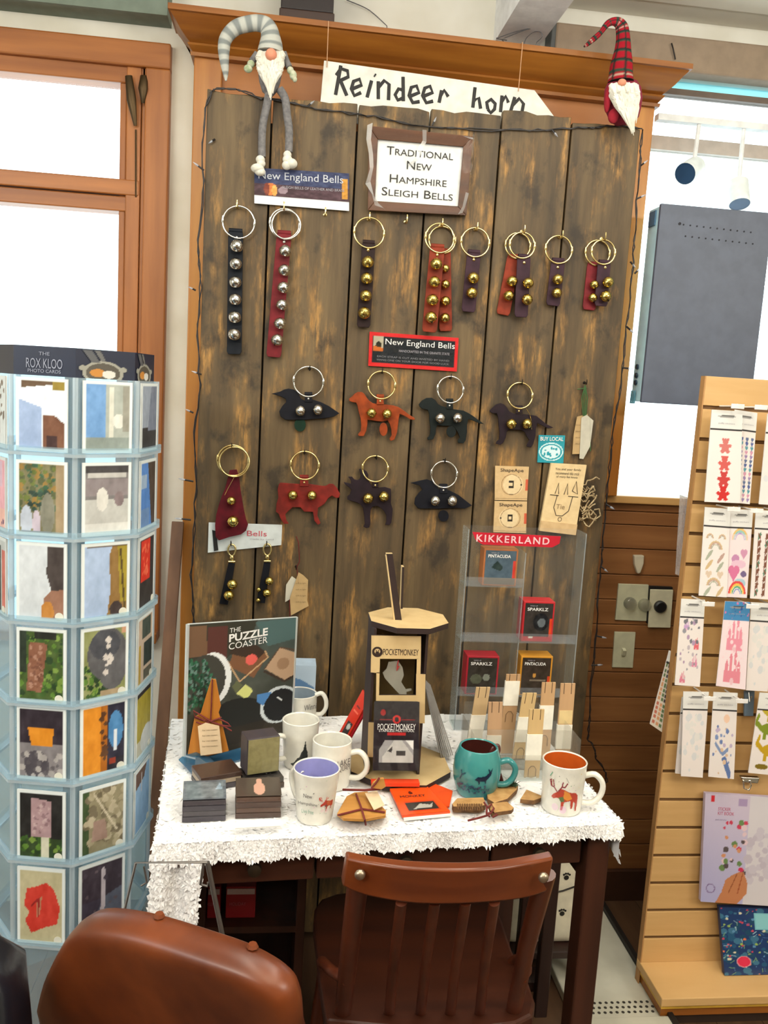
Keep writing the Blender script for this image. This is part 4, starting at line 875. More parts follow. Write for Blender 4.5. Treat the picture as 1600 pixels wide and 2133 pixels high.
def moose_art(c, ox, oy, s, cols):
    P = lambda L: [(ox+x*s, oy+y*s) for x, y in L]
    c.poly(P([(.18, .42), (.3, .5), (.4, .6), (.5, .58), (.65, .52), (.85, .5), (.93, .42), (.95, .28), (.93, .02), (.87, .02), (.86, .22), (.8, .28), (.78, .1), (.72, .1), (.7, .3), (.52, .26), (.48, .05), (.42, .05), (.42, .28), (.34, .34), (.28, .34), (.2, .3), (.12, .34)]), cols[0])
    c.poly(P([(.5, .56), (.65, .5), (.75, .35), (.6, .3), (.48, .36)]), cols[1]); c.poly(P([(.34, .36), (.48, .4), (.52, .28), (.42, .25)]), cols[2])
    for q in ([(.3, .5), (.2, .6), (.1, .62), (.06, .76)], [(.2, .6), (.16, .78)], [(.12, .62), (.1, .78)], [(.33, .52), (.42, .64), (.5, .64), (.56, .74)], [(.42, .64), (.44, .76)]): c.line(P(q), .035*s, cols[3])
    c.ell(ox+.5*s, oy+.06*s, .1*s, .1*s, cols[4], .5); c.ell(ox+.26*s, oy+.1*s, .1*s, .09*s, cols[4], .4)
MC = [(178, 72, 56), (216, 140, 66), (96, 116, 76), (140, 64, 70), (196, 150, 190)]
# lavender-lined mug
c1 = onZ(655, 1702, TZ); k = dep(c1)
t, wr = mug('white mug with lavender inside and a small red moose, at the front', c1, [(.031, 0), (.033, .006), (.0365, .04), (.0425, .096)], .003, M_glaze, mat('lavender_glaze', (150, 150, 206), .12, spec=.6), (.02, .075, .026, .0045), 2.3)
fa = facing(c1)
c = Cv(70, 70, (232, 230, 220)).blank(); moose_art(c, .56, .2, .5, [(176, 62, 50), (190, 90, 60), (120, 70, 60), (190, 70, 60), (210, 170, 180)])
c.specks(26, [(90, 90, 90), (120, 160, 130), (200, 150, 190)], .008)
printed('decoration', c, wr(fa-1.0, fa+1.0, .01, .09), t, GLOSS)
W = wr(fa-1.0, fa+1.0, .01, .09)
for s, v, w_ in (('New', .62, .016), ('Hampshire', .42, .036), ('Live free', .24, .022)):
    letters('lettering', s, W(.33, v)+(W(.33, v)-c1-V((0, 0, (W(.33, v)-c1).z))).normalized()*.001, W(.5, v)-W(.2, v), (0, 0, 1), .0075, mat('mug_ink', (86, 84, 84), .5) if v > .3 else mat('mug_green', (110, 160, 140), .5), t, w=w_, lift=.001)
c2 = onZ(688, 1632, TZ)
t, wr = mug('plain white mug with grey block lettering and handle on its right', c2, [(.036, 0), (.0385, .005), (.039, .05), (.039, .092)], .0035, M_glaze, M_glaze, (.018, .072, .032, .0055), -.25)
fa = facing(c2); W = wr(fa-.9, fa+.9, .02, .075)
for s, v in (('LAKE', .72), ('SQUAM', .5)): letters('lettering', s, W(.85, v), W(.95, v)-W(.75, v), (0, 0, 1), .013, mat('mug_ink', (86, 84, 84), .5), t, w=.03, lift=.0015)
c3 = onZ(623, 1592, TZ)
t, wr = mug('white mug with a black pine tree, behind the coaster boxes', c3, [(.030, 0), (.032, .004), (.035, .04), (.0385, .098)], .0035, M_glaze, M_glaze, (.02, .07, .026, .005), 3.6)
fa = facing(c3); c = Cv(60, 60, (232, 230, 220)).blank(); c.poly([(.2, .08), (.36, .3), (.44, .34), (.5, .5), (.56, .58), (.62, .9), (.67, .6), (.72, .5), (.74, .3), (.84, .08)], (34, 38, 36)).ell(.5, .09, .38, .07, (50, 54, 52))
printed('decoration', c, wr(fa-.75, fa+.95, .008, .075), t, GLOSS)
# gift box and mug at the back
p = onZ(600, 1500, TZ); q = onZ(658, 1500, TZ); yb = p.y+.02; zt_ = onY(630, 1386, yb).z
t = thing('mug_gift_box', 'pale blue gift box with a mountain picture behind the back mug', 'box', (p.x, yb+.03, TZ))
b0, b1 = onY(604, 1450, yb).x, onY(656, 1450, yb).x
MB().bb((b0, yb, TZ), (b1, yb+.055, zt_)).build('carton', mat('pale_blue_card', (178, 200, 222), .5), t, bevel=.001)
f = quadf((b0, yb, zt_), (b1, yb, zt_), (b1, yb, TZ), (b0, yb, TZ), NY, .0006)
c = Cv(30, 60, (186, 206, 226)); c.poly([(0, .35), (0, .78), (.45, .72), (.95, .58), (.95, .35)], (96, 134, 178)).rect(0, 0, 1, .5, (196, 212, 226)); printed('picture', c, f, t)
c4 = V((onY(622, 1490, yb-.045).x, yb-.048, TZ))
t, wr = mug('white lakeside souvenir mug half hidden behind the clear poster stand', c4, [(.038, 0), (.040, .005), (.0405, .05), (.0405, onY(622, 1442, yb-.045).z-TZ)], .0035, M_glaze, mat('grey_blue_glaze', (170, 186, 200), .15), (.03, .08, .022, .005), -.2)
fa = facing(c4); W = wr(fa-.9, fa+.9, .02, .08); letters('lettering', 'Winni', W(.86, .62), W(.95, .62)-W(.75, .62), (0, 0, 1), .014, mat('mug_ink', (86, 84, 84), .5), t, w=.034, lift=.0015)
# teal mug
c5 = onZ(990, 1650, TZ)
t, wr = mug('teal barrel-shaped mug with brown inside and dark moose prints', c5, [(.034, 0), (.038, .004), (.0455, .03), (.0475, .05), (.0455, .075), (.038, .096)], .004,
            mat('teal_glaze', (48, 124, 128), .15, col2=(66, 142, 140), nscale=12, spec=.6), mat('brown_glaze', (84, 40, 34), .2), (.02, .07, .03, .006), -.15)
fa = facing(c5); c = Cv(70, 60, (48, 124, 128)).blank()
c.poly([(.5, .5), (.56, .58), (.72, .6), (.82, .68), (.8, .8), (.86, .72), (.92, .8), (.88, .64), (.84, .58), (.76, .5), (.76, .38), (.72, .46), (.62, .46), (.6, .36), (.57, .46)], (20, 34, 56))
c.specks(60, [(40, 60, 90), (70, 70, 96), (60, 90, 110)], .02, (.02, .1, .9, .34)); c.line([(.12, .42), (.18, .56), (.15, .66)], .02, (40, 60, 84)).line([(.18, .56), (.26, .62)], .02, (40, 60, 84))
printed('decoration', c, wr(fa-.95, fa+.85, .01, .085), t, GLOSS)
W = wr(fa-.95, fa+.85, .01, .085); letters('lettering', 'New Hampshire', W(.6, .26), W(.7, .26)-W(.45, .26), (0, 0, 1), .006, mat('navy_ink', (24, 36, 60), .5), t, w=.04, lift=.0012)
t = thing('stirring_spoon', 'brown glazed spoon standing behind the teal mug\'s handle', 'spoon', onZ(1047, 1640, TZ))
h0 = onZ(1048, 1640, TZ+.004); h1 = onY(1030, 1575, h0.y+.004)
MB().sweep([h0, h0.lerp(h1, .5), h1], [.005, .0045, .006], 10, flat=.7).build('spoon_handle', mat('brown_ceramic', (92, 46, 42), .25), t, smooth=60)
MB().ball(h1+V((0, 0, .008)), (.0115, .005, .019), 14, 10, rot=Matrix.Rotation(.25, 3, 'Y')).build('spoon_bowl', mat('brown_ceramic', (92, 46, 42), .25), t, smooth=60)
# moose mug
c6 = onZ(1168, 1682, TZ)
t, wr = mug('white mug with orange inside and a big colourful moose, right table corner', c6, [(.036, 0), (.0385, .005), (.0395, .04), (.0425, .097)], .003, M_glaze, mat('orange_glaze', (196, 92, 34), .12, spec=.6), (.016, .074, .034, .0055), -.25)
fa = facing(c6); c = Cv(90, 90, (232, 230, 220)).blank(); moose_art(c, .03, .05, .95, MC); c.line([(.52, .9), (.6, .78)], .012, (80, 90, 90)).line([(.08, .86), (.14, .96)], .02, (60, 150, 120)); c.specks(24, [(90, 90, 90), (120, 160, 130), (200, 150, 190), (220, 190, 120)], .009, (.05, .5, .95, .98))
printed('decoration', c, wr(fa-.75, fa+.95, .006, .088), t, GLOSS)
# ================================================================== PUZZLE COASTER STAND
pBL, pBR = onZ(383, 1594, TZ), onZ(607, 1530, TZ)
zT = onY(376, 1300, pBL.y).z; zT2 = onY(605, 1285, pBR.y).z
pu = (pBR-pBL).normalized(); pn = V((pu.y, -pu.x, 0))       # toward the viewer
t = thing('acrylic_poster_stand', 'clear acrylic stand holding the dark puzzle coaster poster', 'sign stand', pBL.lerp(pBR, .5))
tl, tr = V((pBL.x, pBL.y, zT)), V((pBR.x, pBR.y, zT2)); br, bl_ = pBR+V((0, 0, .004)), pBL+V((0, 0, .004))
MB().slab([tl, tr, br, bl_], -pn, .003).build('acrylic_panel', M_acr, t)
for a, c_, q in ((tl, bl_, .0042), (tr, br, .003)): MB().sweep([a+pn*.0005, c_+pn*.0005], q, 6).build('bright_edge', M_acredge, t)
MB().sweep([tl, tr], .0016, 6).build('bright_edge', M_acredge, t)
M_skyacr = clear('sky_reflection_acrylic', (.55, .8, .95), .4, .08, (66, 122, 156))  # blue paints the window's reflection into the clear acrylic
MB().slab([bl_, bl_.lerp(br, .5), bl_.lerp(br, .5)+pn*.05, bl_+pn*.05-pu*.01], V((0, 0, -1)), .003).build('acrylic_foot', M_skyacr, t)
f = quadf(tl, tr, br, bl_, pn, .0012)
# bottom foot: gusset whose blue tint paints in reflected window light
MB().slab([bl_-pu*.012+V((0, 0, .012)), bl_+pu*.03+V((0, 0, .035)), bl_+pu*.05+pn*.05, bl_-pu*.01+pn*.055], V((0, 0, -1)), .002).build('acrylic_gusset', M_skyacr, t)
c = Cv(110, 150, (84, 82, 70)); c.fade((70, 66, 54), (66, 80, 78), (.2, .8)); c.cloud(26, 7)
c.poly([(0, 1), (.62, 1), (.55, .85), (.3, .7), (0, .72)], (52, 52, 42)); c.poly([(0, .98), (.16, .98), (.17, .76), (0, .76)], (110, 82, 60)); c.rect(.17, .72, .34, .97, (84, 46, 40)); c.poly([(.6, .98), (1, 1), (1, .82), (.72, .78)], (74, 100, 100))
c.poly([(.36, .66), (.6, .54), (.72, .7), (.66, .77), (.5, .72), (.4, .76)], (120, 82, 56)); c.poly([(.36, .76), (.62, .68), (.7, .74), (.62, .8), (.4, .8)], (58, 44, 34)); c.line([(.35, .7), (.47, .53), (.73, .69), (.7, .74)], .012, (196, 160, 120)); c.ell(.57, .69, .055, .042, (220, 96, 88))
c.poly([(.7, .6), (.84, .76), (1, .7), (1, .5), (.9, .48)], (186, 156, 128)); c.line([(.7, .6), (.84, .76), (1, .72)], .01, (90, 66, 50)).line([(.7, .58), (.9, .47), (1, .5)], .02, (60, 46, 36)); c.ell(.88, .62, .06, .05, (160, 128, 100))
c.poly([(.44, .44), (.54, .38), (.6, .44), (.52, .5)], (206, 210, 130)).poly([(.4, .5), (.44, .44), (.5, .5), (.44, .54)], (96, 100, 70)); c.ell(.45, .22, .3, .18, (26, 28, 26)); c.rect(.1, 0, .9, .18, (44, 36, 26), .8)
c.ell(.22, .58, .17, .2, (226, 230, 232)); c.ell(.16, .58, .18, .19, (60, 60, 54)); c.ell(.86, .28, .19, .155, (206, 216, 222)); c.ell(.87, .275, .165, .135, (18, 22, 26)); c.poly([(.64, .4), (.78, .4), (.7, .3), (.64, .34)], (76, 130, 190)); c.line([(.84, .34), (.88, .31)], .012, (230, 236, 240))
for k in range(240):
    x, y = c.g.rand()*.26, .36+c.g.rand()*.38
    if x < .26*(1-abs(y-.56)*2.4): c.ell(x, y, .012, .014, [(30, 78, 56), (22, 52, 40), (48, 104, 76), (96, 128, 120)][k % 4])
printed('poster', c, f, t)
for s, v, h_, w_, bo in (('THE', .937, .0095, .027, 0), ('PUZZLE', .888, .017, .097, .03), ('COASTER', .825, .014, .097, 0)):
    letters('lettering', s, f(.41 if s == 'THE' else .535, v)+pn*.0006, pu, (0, 0, 1), h_, M_whiteink, t, w=w_, bold=bo, align='LEFT' if 0 else 'CENTER')
# ---- standing tree coaster set in front of the poster
zt2 = zm(350, 1260, 4.266)
pt = onZ(432, 1584, TZ+.004); Yt = pt.y-.016
def TT(x, y, Y=None): return onY(*P1(zt2, x, y), Y or Yt)
M_tree = wood('amber_wood', (196, 128, 44), (166, 100, 30), 'Z', .5, 12, .1); M_twine = mat('red_twine', (116, 44, 40), .9, nscale=200)
t = thing('tree_coaster_set', 'tree-shaped amber wooden coasters standing, tied with red twine and a tag', 'coaster set', TT(370, 1340))
outl = [(385, 660), (425, 665), (470, 900), (450, 960), (478, 1050), (540, 1300), (355, 1345), (172, 1345), (235, 1000), (290, 965), (340, 800)]
for k in range(3): MB().prism([TT(x, y, Yt+.005*k) for x, y in outl], NY, -.0046).build('coaster', M_tree, t, bevel=.0008)
b = MB(); y2 = Yt-.0035
b.sweep([TT(395, 662, y2), TT(385, 900, y2), TT(378, 1040, y2)], .0016, 6); b.sweep([TT(236, 1000, y2), TT(300, 1025, y2), TT(380, 1035, y2), TT(476, 1000, y2)], .0016, 6)
for q in ([(380, 1035), (300, 985), (225, 940), (240, 990), (330, 1030)], [(380, 1035), (450, 1010), (530, 1050), (560, 1080), (480, 1070), (390, 1040)], [(385, 1040), (500, 1080), (565, 1120)], [(370, 1040), (300, 1060), (250, 1040)]): b.sweep([TT(x, y, y2-.002) for x, y in q], .0016, 6)
b.build('twine_bow', M_twine, t, smooth=60)
M_tagpale = mat('pale_tag', (226, 200, 164), .7)
MB().prism([TT(x, y, y2-.003) for x, y in [(265, 1078), (335, 1046), (455, 1075), (482, 1312), (290, 1338)]], NY, .0012).build('paper_tag', M_tagpale, t)
for k in range(4): letters('small_lettering', 'four tree coasters', TT(372, 1110+k*48, y2-.0045), V((1, 0, .08)), V((0, 0, 1)), .0035, mat('grey_ink3', (130, 108, 76), .6), t, w=.03)
# ---- wrapped coaster boxes
M_wrapd = mat('dark_wrapped_slate', (70, 66, 62), .22, col2=(46, 42, 40), nscale=25); M_wrapb = mat('dark_brown_wrapped', (74, 58, 48), .25, col2=(52, 40, 34), nscale=25)
def layered(name, label, bl0, br0, depth, h, n, mats, film=True, z0=TZ):
    bl0, br0 = onZ(*bl0, z0), onZ(*br0, z0); br0 = V((br0.x, br0.y, z0)); u = (br0-bl0); w = u.length; u.normalize(); d = V((-u.y, u.x, 0))
    t = thing(name, label, 'coaster box', (bl0+br0)/2+d*depth/2); R = Matrix((u, d, V((0, 0, 1)))).transposed()
    for k in range(n): MB().box((bl0+br0)/2+d*depth/2+V((0, 0, h*(k+.5)/n)), (w-.002*(k % 2), depth-.002*(k % 2), h/n-.0008), 0, R).build('coaster', mats[k % len(mats)], t, bevel=.0008)
    if film: MB().box((bl0+br0)/2+d*depth/2+V((0, 0, h/2)), (w+.003, depth+.003, h+.002), 0, R).build('clear_wrap', M_shrink, t, bevel=.002)
    return t, (bl0, u, d, w)
t, (o, u, d, w) = layered('coaster_stack', 'dark slate coaster stack in clear wrap at the table\'s front left corner', (379, 1714), (470, 1710), .075, .040, 4, [mat('dark_slate', (52, 46, 56), .5), mat('dark_slate2', (66, 60, 66), .5)])
f = quadf(o+d*.074+V((0, 0, .0425)), o+u*w+d*.074+V((0, 0, .0425)), o+u*w+V((0, 0, .0425)), o+V((0, 0, .0425))); c = Cv(40, 30, (96, 104, 112)); c.rect(.06, .1, .94, .9, (112, 122, 128)).poly([(.75, .5), (.86, .9), (.92, .5)], (150, 170, 186)); c.cloud(40, 8); printed('top_picture', c, f, t, GLOSS)
t, (o, u, d, w) = layered('coaster_stack', 'brown coaster stack with a pink shape on top, right of the slate stack', (490, 1706), (585, 1703), .075, .040, 4, [mat('walnut_coaster', (70, 48, 38), .45), mat('walnut_coaster2', (88, 64, 52), .45)])
f = quadf(o+d*.074+V((0, 0, .0425)), o+u*w+d*.074+V((0, 0, .0425)), o+u*w+V((0, 0, .0425)), o+V((0, 0, .0425))); c = Cv(50, 36, (78, 68, 60)); c.ell(.52, .4, .13, .34, (206, 160, 140)).ell(.52, .78, .07, .16, (206, 160, 140)); printed('top_picture', c, f, t, GLOSS)
q0, q1 = onZ(490, 1727, TZ+.012), onZ(584, 1722, TZ+.012)
t = tag(MB().slab([q0, q1, q1+V((0, -.006, .018))*-1*0+V((q1.x-q1.x, .014, .004)), q0+V((0, .014, .004))], V((0, 0, 1)), .002).build('price_card', M_paper, None), 'small white price card lying in front of the brown coaster stack', 'card')
t, (o, u, d, w) = layered('coaster_stack', 'wood-edged coaster stack under clear wrap, behind the slate stack', (418, 1652), (503, 1636), .06, .030, 3, [mat('dark_slate2', (66, 60, 66), .5), mat('pale_edge', (168, 150, 128), .5), mat('walnut_coaster', (70, 48, 38), .45)])
t, (o, u, d, w) = layered('coaster_stack', 'flat dark wrapped coaster pack supporting the upright olive pack', (513, 1652), (592, 1640), .065, .022, 2, [M_wrapb, M_wrapd])
pz = TZ+.026; a0 = onZ(513, 1616, pz); a1 = onZ(581, 1606, pz); a1 = V((a1.x, a1.y, pz)); u = (a1-a0).normalized(); d = V((-u.y, u.x, 0)); hh = onY(545, 1541, a0.y).z-pz
t = thing('upright_coaster_pack', 'upright olive-fronted square coaster pack in clear wrap', 'coaster box', (a0+a1)/2)
R = Matrix((u, d, V((0, 0, 1)))).transposed(); w = (a1-a0).length
MB().box((a0+a1)/2+d*.022+V((0, 0, hh/2)), (w, .044, hh), 0, R).build('coaster_block', mat('dark_slate2', (66, 60, 66), .5), t, bevel=.002)
MB().box((a0+a1)/2-d*.001+V((0, 0, hh/2)), (w*.94, .002, hh*.94), 0, R).build('front_coaster', mat('olive_card', (142, 134, 92), .45, col2=(126, 118, 78), nscale=90), t)
MB().box((a0+a1)/2+d*.021+V((0, 0, hh/2)), (w+.004, .05, hh+.003), 0, R).build('clear_wrap', M_shrink, t, bevel=.002)
# ================================================================== WOODEN MULTI-TOOL DISPLAY
zk = zm(580, 1130, 3.615)
CX, CY = .26, 1.665; YF = 1.605
M_ply = mat('pale_plywood', (208, 182, 134), .5, col2=(198, 170, 122), nscale=30, stretch=(1, 1, .2)); M_burn = mat('burnt_edge', (46, 30, 28), .6)
t = thing('wooden_tool_display', 'laser-cut plywood tower display with octagonal top for pocket tools', 'display stand', (CX, CY, TZ))
def octo(r, z, n=8): return [V((CX+r*math.cos(PI/8+2*PI*i/n), CY+.0+r*math.sin(PI/8+2*PI*i/n), z)) for i in range(n)]
MB().prism(octo(.110, TZ+.003), (0, 0, 1), .012, 0, 1).build('base_plate', [M_ply, M_burn], t)
ztp = onY(830, 1297, CY).z; rt = (onY(913, 1297, CY)-onY(748, 1297, CY)).length/2*1.04
MB().prism(octo(rt, ztp), (0, 0, 1), .011, 0, 1).build('top_plate', [M_ply, M_burn], t)
def K(x, y, Y=YF): return onY(*P1(zk, x, y), Y)
b = MB()
for q in ([(700, 700), (1075, 705), (1073, 878), (698, 875)], [(697, 875), (765, 875), (762, 985), (695, 978)], [(738, 978), (762, 978), (758, 1150), (735, 1150)], [(1043, 875), (1073, 878), (1070, 990), (1040, 990)], [(1038, 990), (1108, 992), (1105, 1150), (1036, 1150)], [(735, 1150), (1105, 1150), (1102, 1362), (735, 1356)], [(678, 1354), (1064, 1360), (1056, 1625), (670, 1615)]):
    b.prism([K(x, y) for x, y in q], NY, -.005, 0, 1)
b.build('front_panel', [M_ply, M_burn], t)
xl, xr = K(700, 1200, YF).x, K(1095, 1200, YF).x
MB().bb((xl-.002, YF+.006, TZ+.015), (xl+.003, CY+.06, ztp)).build('side_panel', M_burn, t); MB().bb((xr-.003, YF+.006, TZ+.015), (xr+.002, CY+.06, ztp)).build('side_panel', M_burn, t)
MB().bb((xl+.003, CY+.055, TZ+.015), (xr-.003, CY+.06, ztp)).build('back_panel', mat('olive_ply', (168, 144, 96), .6), t)
for nm, a, w_ in (('finial_board', [(880, 590), (930, 590), (860, 85), (812, 85)], .012), ('finial_board', [(920, 500), (936, 500), (948, 185), (932, 185)], .02)):
    Yq = CY-.02 if w_ < .015 else CY+.02
    MB().prism([K(x, y, Yq) for x, y in a], NY, -w_, 1, 0).build(nm, [M_ply, M_burn], t)
MB().prism([K(x, y, CY-.021) for x, y in [(868, 590), (880, 590), (815, 95), (808, 100)]], NY, -.010).build('finial_edge', M_ply, t)
letters('lettering', 'POCKETMONKEY', K(922, 826), (1, 0, 0), (0, 0, 1), .0125, M_burn, t, w=(K(1056, 826)-K(788, 826)).length)
c = Cv(40, 40, (40, 30, 28)).blank(); c.ell(.5, .5, .49, .49, (48, 34, 30)).ell(.5, .55, .28, .26, (200, 174, 128)).ell(.5, .42, .18, .14, (48, 34, 30)).ell(.4, .62, .06, .06, (48, 34, 30)).ell(.62, .62, .06, .06, (48, 34, 30))
printed('emblem', c, quadf(K(706, 785), K(784, 785), K(784, 862), K(706, 862), NY, .0005), t)
# tool hanging in the window
t = thing('hanging_pocket_tool', 'steel monkey-shaped pocket tool hanging in the tower\'s window', 'tool', K(900, 960, YF+.012))
out = [(830, 900), (900, 890), (935, 940), (945, 1000), (925, 1050), (960, 1105), (1000, 1100), (1005, 1115), (965, 1125), (965, 1160), (930, 1160), (880, 1110), (835, 1060), (800, 1020), (785, 980), (815, 950)]
MB().prism([K(x, y, YF+.012) for x, y in out], NY, -.0016).build('steel_blade', mat('brushed_steel', (170, 168, 156), .4, .4), t)
MB().sweep([K(905, 885, YF+.010), K(895, 930, YF+.010), K(890, 965, YF+.010), K(910, 930, YF+.010)], .001, 6).build('red_cord', M_redink, t)
# front package
pf = [K(722, 1192, YF-.012), K(1060, 1196, YF-.012), K(1054, 1715, YF-.034), K(710, 1712, YF-.034)]
def blister(name, label, q, n, art, words, cat='packaged tool', group=None):
    n = V(n).normalized(); ux = (q[1]-q[0]); uz = (q[0]-q[3]); t = thing(name, label, cat, sum(q, V())/4, group)
    r = []
    f0 = quadf(*q)
    for cu, cv, a0 in ((.05, .03, PI), (.95, .03, 1.5*PI), (.95, .97, 0), (.05, .97, .5*PI)):
        for k in range(4): a = a0+k*PI/6; r.append(f0(cu+.05*math.cos(a), cv+.03*math.sin(a)))
    MB().prism(r, n, .004).build('card', mat('package_black', (34, 32, 36), .4), t)
    f = quadf(*q, n=n, d=.0046); art(t, f, ux, uz, n)
    return t
def art1(t, f, ux, uz, n):
    c = Cv(70, 100, (40, 38, 44)); c.ell(.2, .84, .06, .045, (150, 40, 44)); c.ell(.5, .74, .09, .06, (190, 50, 50)).ell(.5, .74, .05, .035, (40, 38, 44)); c.rect(.12, .735, .4, .742, (150, 40, 44)).rect(.6, .735, .9, .742, (150, 40, 44)).rect(.3, .515, .7, .55, (180, 46, 48))
    c.rect(.12, .12, .88, .44, (150, 150, 152)).poly([(.2, .2), (.45, .44), (.62, .44), (.88, .22), (.88, .12), (.2, .12)], (186, 186, 184)).poly([(.3, .28), (.42, .36), (.4, .26)], (60, 58, 60)).rect(.5, .22, .7, .29, (60, 58, 60)); c.poly([(.12, .44), (.12, .3), (.25, .44)], (40, 38, 44)); c.poly([(.7, .44), (.88, .3), (.88, .44)], (226, 228, 226)); c.cloud(14, 12)
    printed('picture', c, f, t, GLOSS)
    letters('lettering', 'POCKETMONKEY', f(.5, .635)+n*.0006, ux, uz, .012, M_whiteink, t, w=.075)
    letters('small_lettering', 'STAINLESS MULTITOOL', f(.5, .58)+n*.0006, ux, uz, .005, M_whiteink, t, w=.07)
    fq = quadf(f(-.02, 1.01), f(1.02, 1.01), f(1.02, -.01), f(-.02, -.01), n, .004); MB().slab([fq(0, 1), fq(1, 1), fq(1, 0), fq(0, 0)], n, .0015).build('clear_case', M_shrink, t)
nf = (pf[1]-pf[0]).cross(pf[0]-pf[3]).normalized()
blister('pocket_tool_package', 'black packaged pocket tool leaning on the tower\'s front, red and white print', pf, nf, art1, None)
t = tag(MB().bb((pf[3].x-.002, pf[3].y-.014, TZ+.0152), (pf[2].x+.002, pf[3].y+.004, TZ+.0225)).build('red_ledge_card', mat('signal_orange', (220, 66, 30), .5), None), 'orange-red card strip under the front tool package', 'card')
# red packages leaning left, grey-edged packages leaning right
M_redpk = mat('orange_red_pack', (206, 52, 30), .45); M_redpk2 = mat('crimson_pack', (170, 34, 44), .45)
for k, (a, b2, c_, d_, lab, mm) in enumerate(((( 440, 1470), (500, 1510), (682, 1180), (636, 1108), 'orange-red tool package leaning on the tower\'s left, outer one', M_redpk), ((470, 1495), (520, 1515), (700, 1200), (668, 1150), 'crimson tool package tucked behind the outer orange-red one', M_redpk2))):
    B1 = onZ(*P1(zk, *b2), TZ+.016); B2 = V((onZ(*P1(zk, *a), TZ+.016).x, B1.y+.05, TZ+.016)) if 0 else onZ(*P1(zk, *a), TZ+.016)
    B2.y = max(B2.y, B1.y+.03); T1 = onY(*P1(zk, *c_), B1.y); T2 = onY(*P1(zk, *d_), B2.y); n = (B2-B1).cross(T1-B1).normalized()
    t = thing('pocket_tool_package', lab, 'packaged tool', (B1+B2)/2)
    MB().slab([T2, T1, B1, B2], n, .003).build('card', mm, t)
    f = quadf(T2, T1, B1, B2, n*(1 if n.x < 0 else -1), .0036)
    f = quadf(T2, T1, B1, B2, -n, .0008) if (-n).x < 0 else quadf(T2, T1, B1, B2, n, .0038)
    c = Cv(24, 40, (206, 52, 30) if k == 0 else (170, 34, 44)); c.rect(.25, .12, .85, .4, (60, 50, 50)).ell(.55, .3, .2, .06, (190, 190, 186)).rect(.2, .6, .8, .64, (240, 120, 90)).rect(.3, .7, .7, .74, (60, 30, 30)); printed('picture', c, f, t, GLOSS)
for k in range(7):
    nb = onZ(*P1(zk, 1226+k*14, 1622-k*3), TZ+.016); nt_ = onY(*P1(zk, 1112+k*9, 1108+k*9), nb.y); fb, ft = nb+V((.004, .075, 0)), nt_+V((.004, .075, 0))
    t = tag(MB().slab([nt_, nb, fb, ft], V((1, .0, .25)), .0022, 0).build('edge_on_tool_package', [mat('grey_pack_edge', (150, 148, 146), .4), M_ink][k % 1], None), ('innermost', 'second', 'third', 'middle', 'fifth', 'sixth', 'outermost')[k]+' grey-edged package, counted from the tower, in the fan of seven on its right', 'packaged tool', 'grey tool packages fanned at the tower')
    fx_ = quadf(nt_, ft, fb, nb, V((1, 0, .25)), .0025)
# ---- flat orange packages, bundles on the fur
def flat(q, z): return [onZ(x, y, z) for x, y in q]
t = thing('orange_tool_package', 'orange tool package peeking out from under another, by the teal mug', 'packaged tool', onZ(905, 1660, TZ))
q = flat([(858, 1640), (905, 1635), (943, 1650), (936, 1682), (900, 1690)], TZ+.004); MB().prism(q, (0, 0, 1), .003).build('card', mat('orange_pack', (230, 78, 22), .45), t)
t = thing('orange_tool_package', 'orange tool package with dark window lying flat in front of the tower', 'packaged tool', onZ(870, 1670, TZ))
q = flat([(812, 1643), (890, 1638), (938, 1690), (838, 1699)], TZ+.010); MB().prism(q, (0, 0, -1), .004).build('card', mat('orange_pack', (230, 78, 22), .45), t)
f = quadf(*q, n=(0, 0, 1), d=.0006); c = Cv(70, 50, (232, 80, 24)); c.rect(.16, .1, .86, .45, (200, 60, 20)).rect(.18, .13, .84, .42, (52, 46, 42)).poly([(.3, .18), (.5, .36), (.7, .3), (.8, .36), (.7, .2)], (176, 172, 164)); c.ell(.45, .78, .05, .06, (60, 30, 20)); printed('picture', c, f, t, GLOSS)
letters('lettering', 'MONKEY', f(.45, .64)+V((0, 0, .0004)), q[1]-q[0], q[0]-q[3], .009, M_ink, t, w=.05)
q2 = flat([(840, 1699), (938, 1690), (940, 1697), (842, 1707)], TZ+.006); MB().prism(q2, (0, 0, -1), .003).build('white_backing', M_paper, t)
t = thing('wood_slice_bundle', 'twine-tied stack of golden wooden coasters with a tag, front of table', 'coaster set', onZ(752, 1690, TZ))
M_gold = wood('golden_wood', (196, 144, 74), (170, 116, 52), 'X', .5, 12, .1)
pl = [(702, 1700), (722, 1664), (738, 1656), (765, 1654), (804, 1694), (803, 1704), (760, 1712), (715, 1710)]
for k in range(4): MB().prism([onZ(x, y, TZ+.004+.0062*k) for x, y in pl], (0, 0, 1), .0055).build('coaster', M_gold, t, bevel=.0006)
zz = TZ+.031; b = MB(); b.sweep([onZ(742, 1654, zz), onZ(752, 1680, zz), onZ(760, 1708, zz), onZ(762, 1718, TZ+.006)], .0018, 6); b.sweep([onZ(704, 1698, zz), onZ(755, 1685, zz), onZ(802, 1692, zz)], .0018, 6)
b.sweep([onZ(714, 1645, zz+.004), onZ(760, 1646, zz+.012), onZ(792, 1643, zz+.014)], .0022, 6); b.build('twine', M_twine, t, smooth=60)
MB().prism([onZ(x, y, zz+.005) for x, y in [(760, 1653), (785, 1648), (801, 1678), (779, 1688)]], (0, 0, 1), .0012).build('paper_tag', M_tagpale, t)
tp = onZ(785, 1656, TZ+.036); MB().prism([onY(*P1(zk, x, y), tp.y) for x, y in [(695, 1838), (712, 1800), (750, 1772), (792, 1765), (806, 1830), (775, 1850)]], NY, .006).build('tree_tip', M_gold, t, bevel=.001)
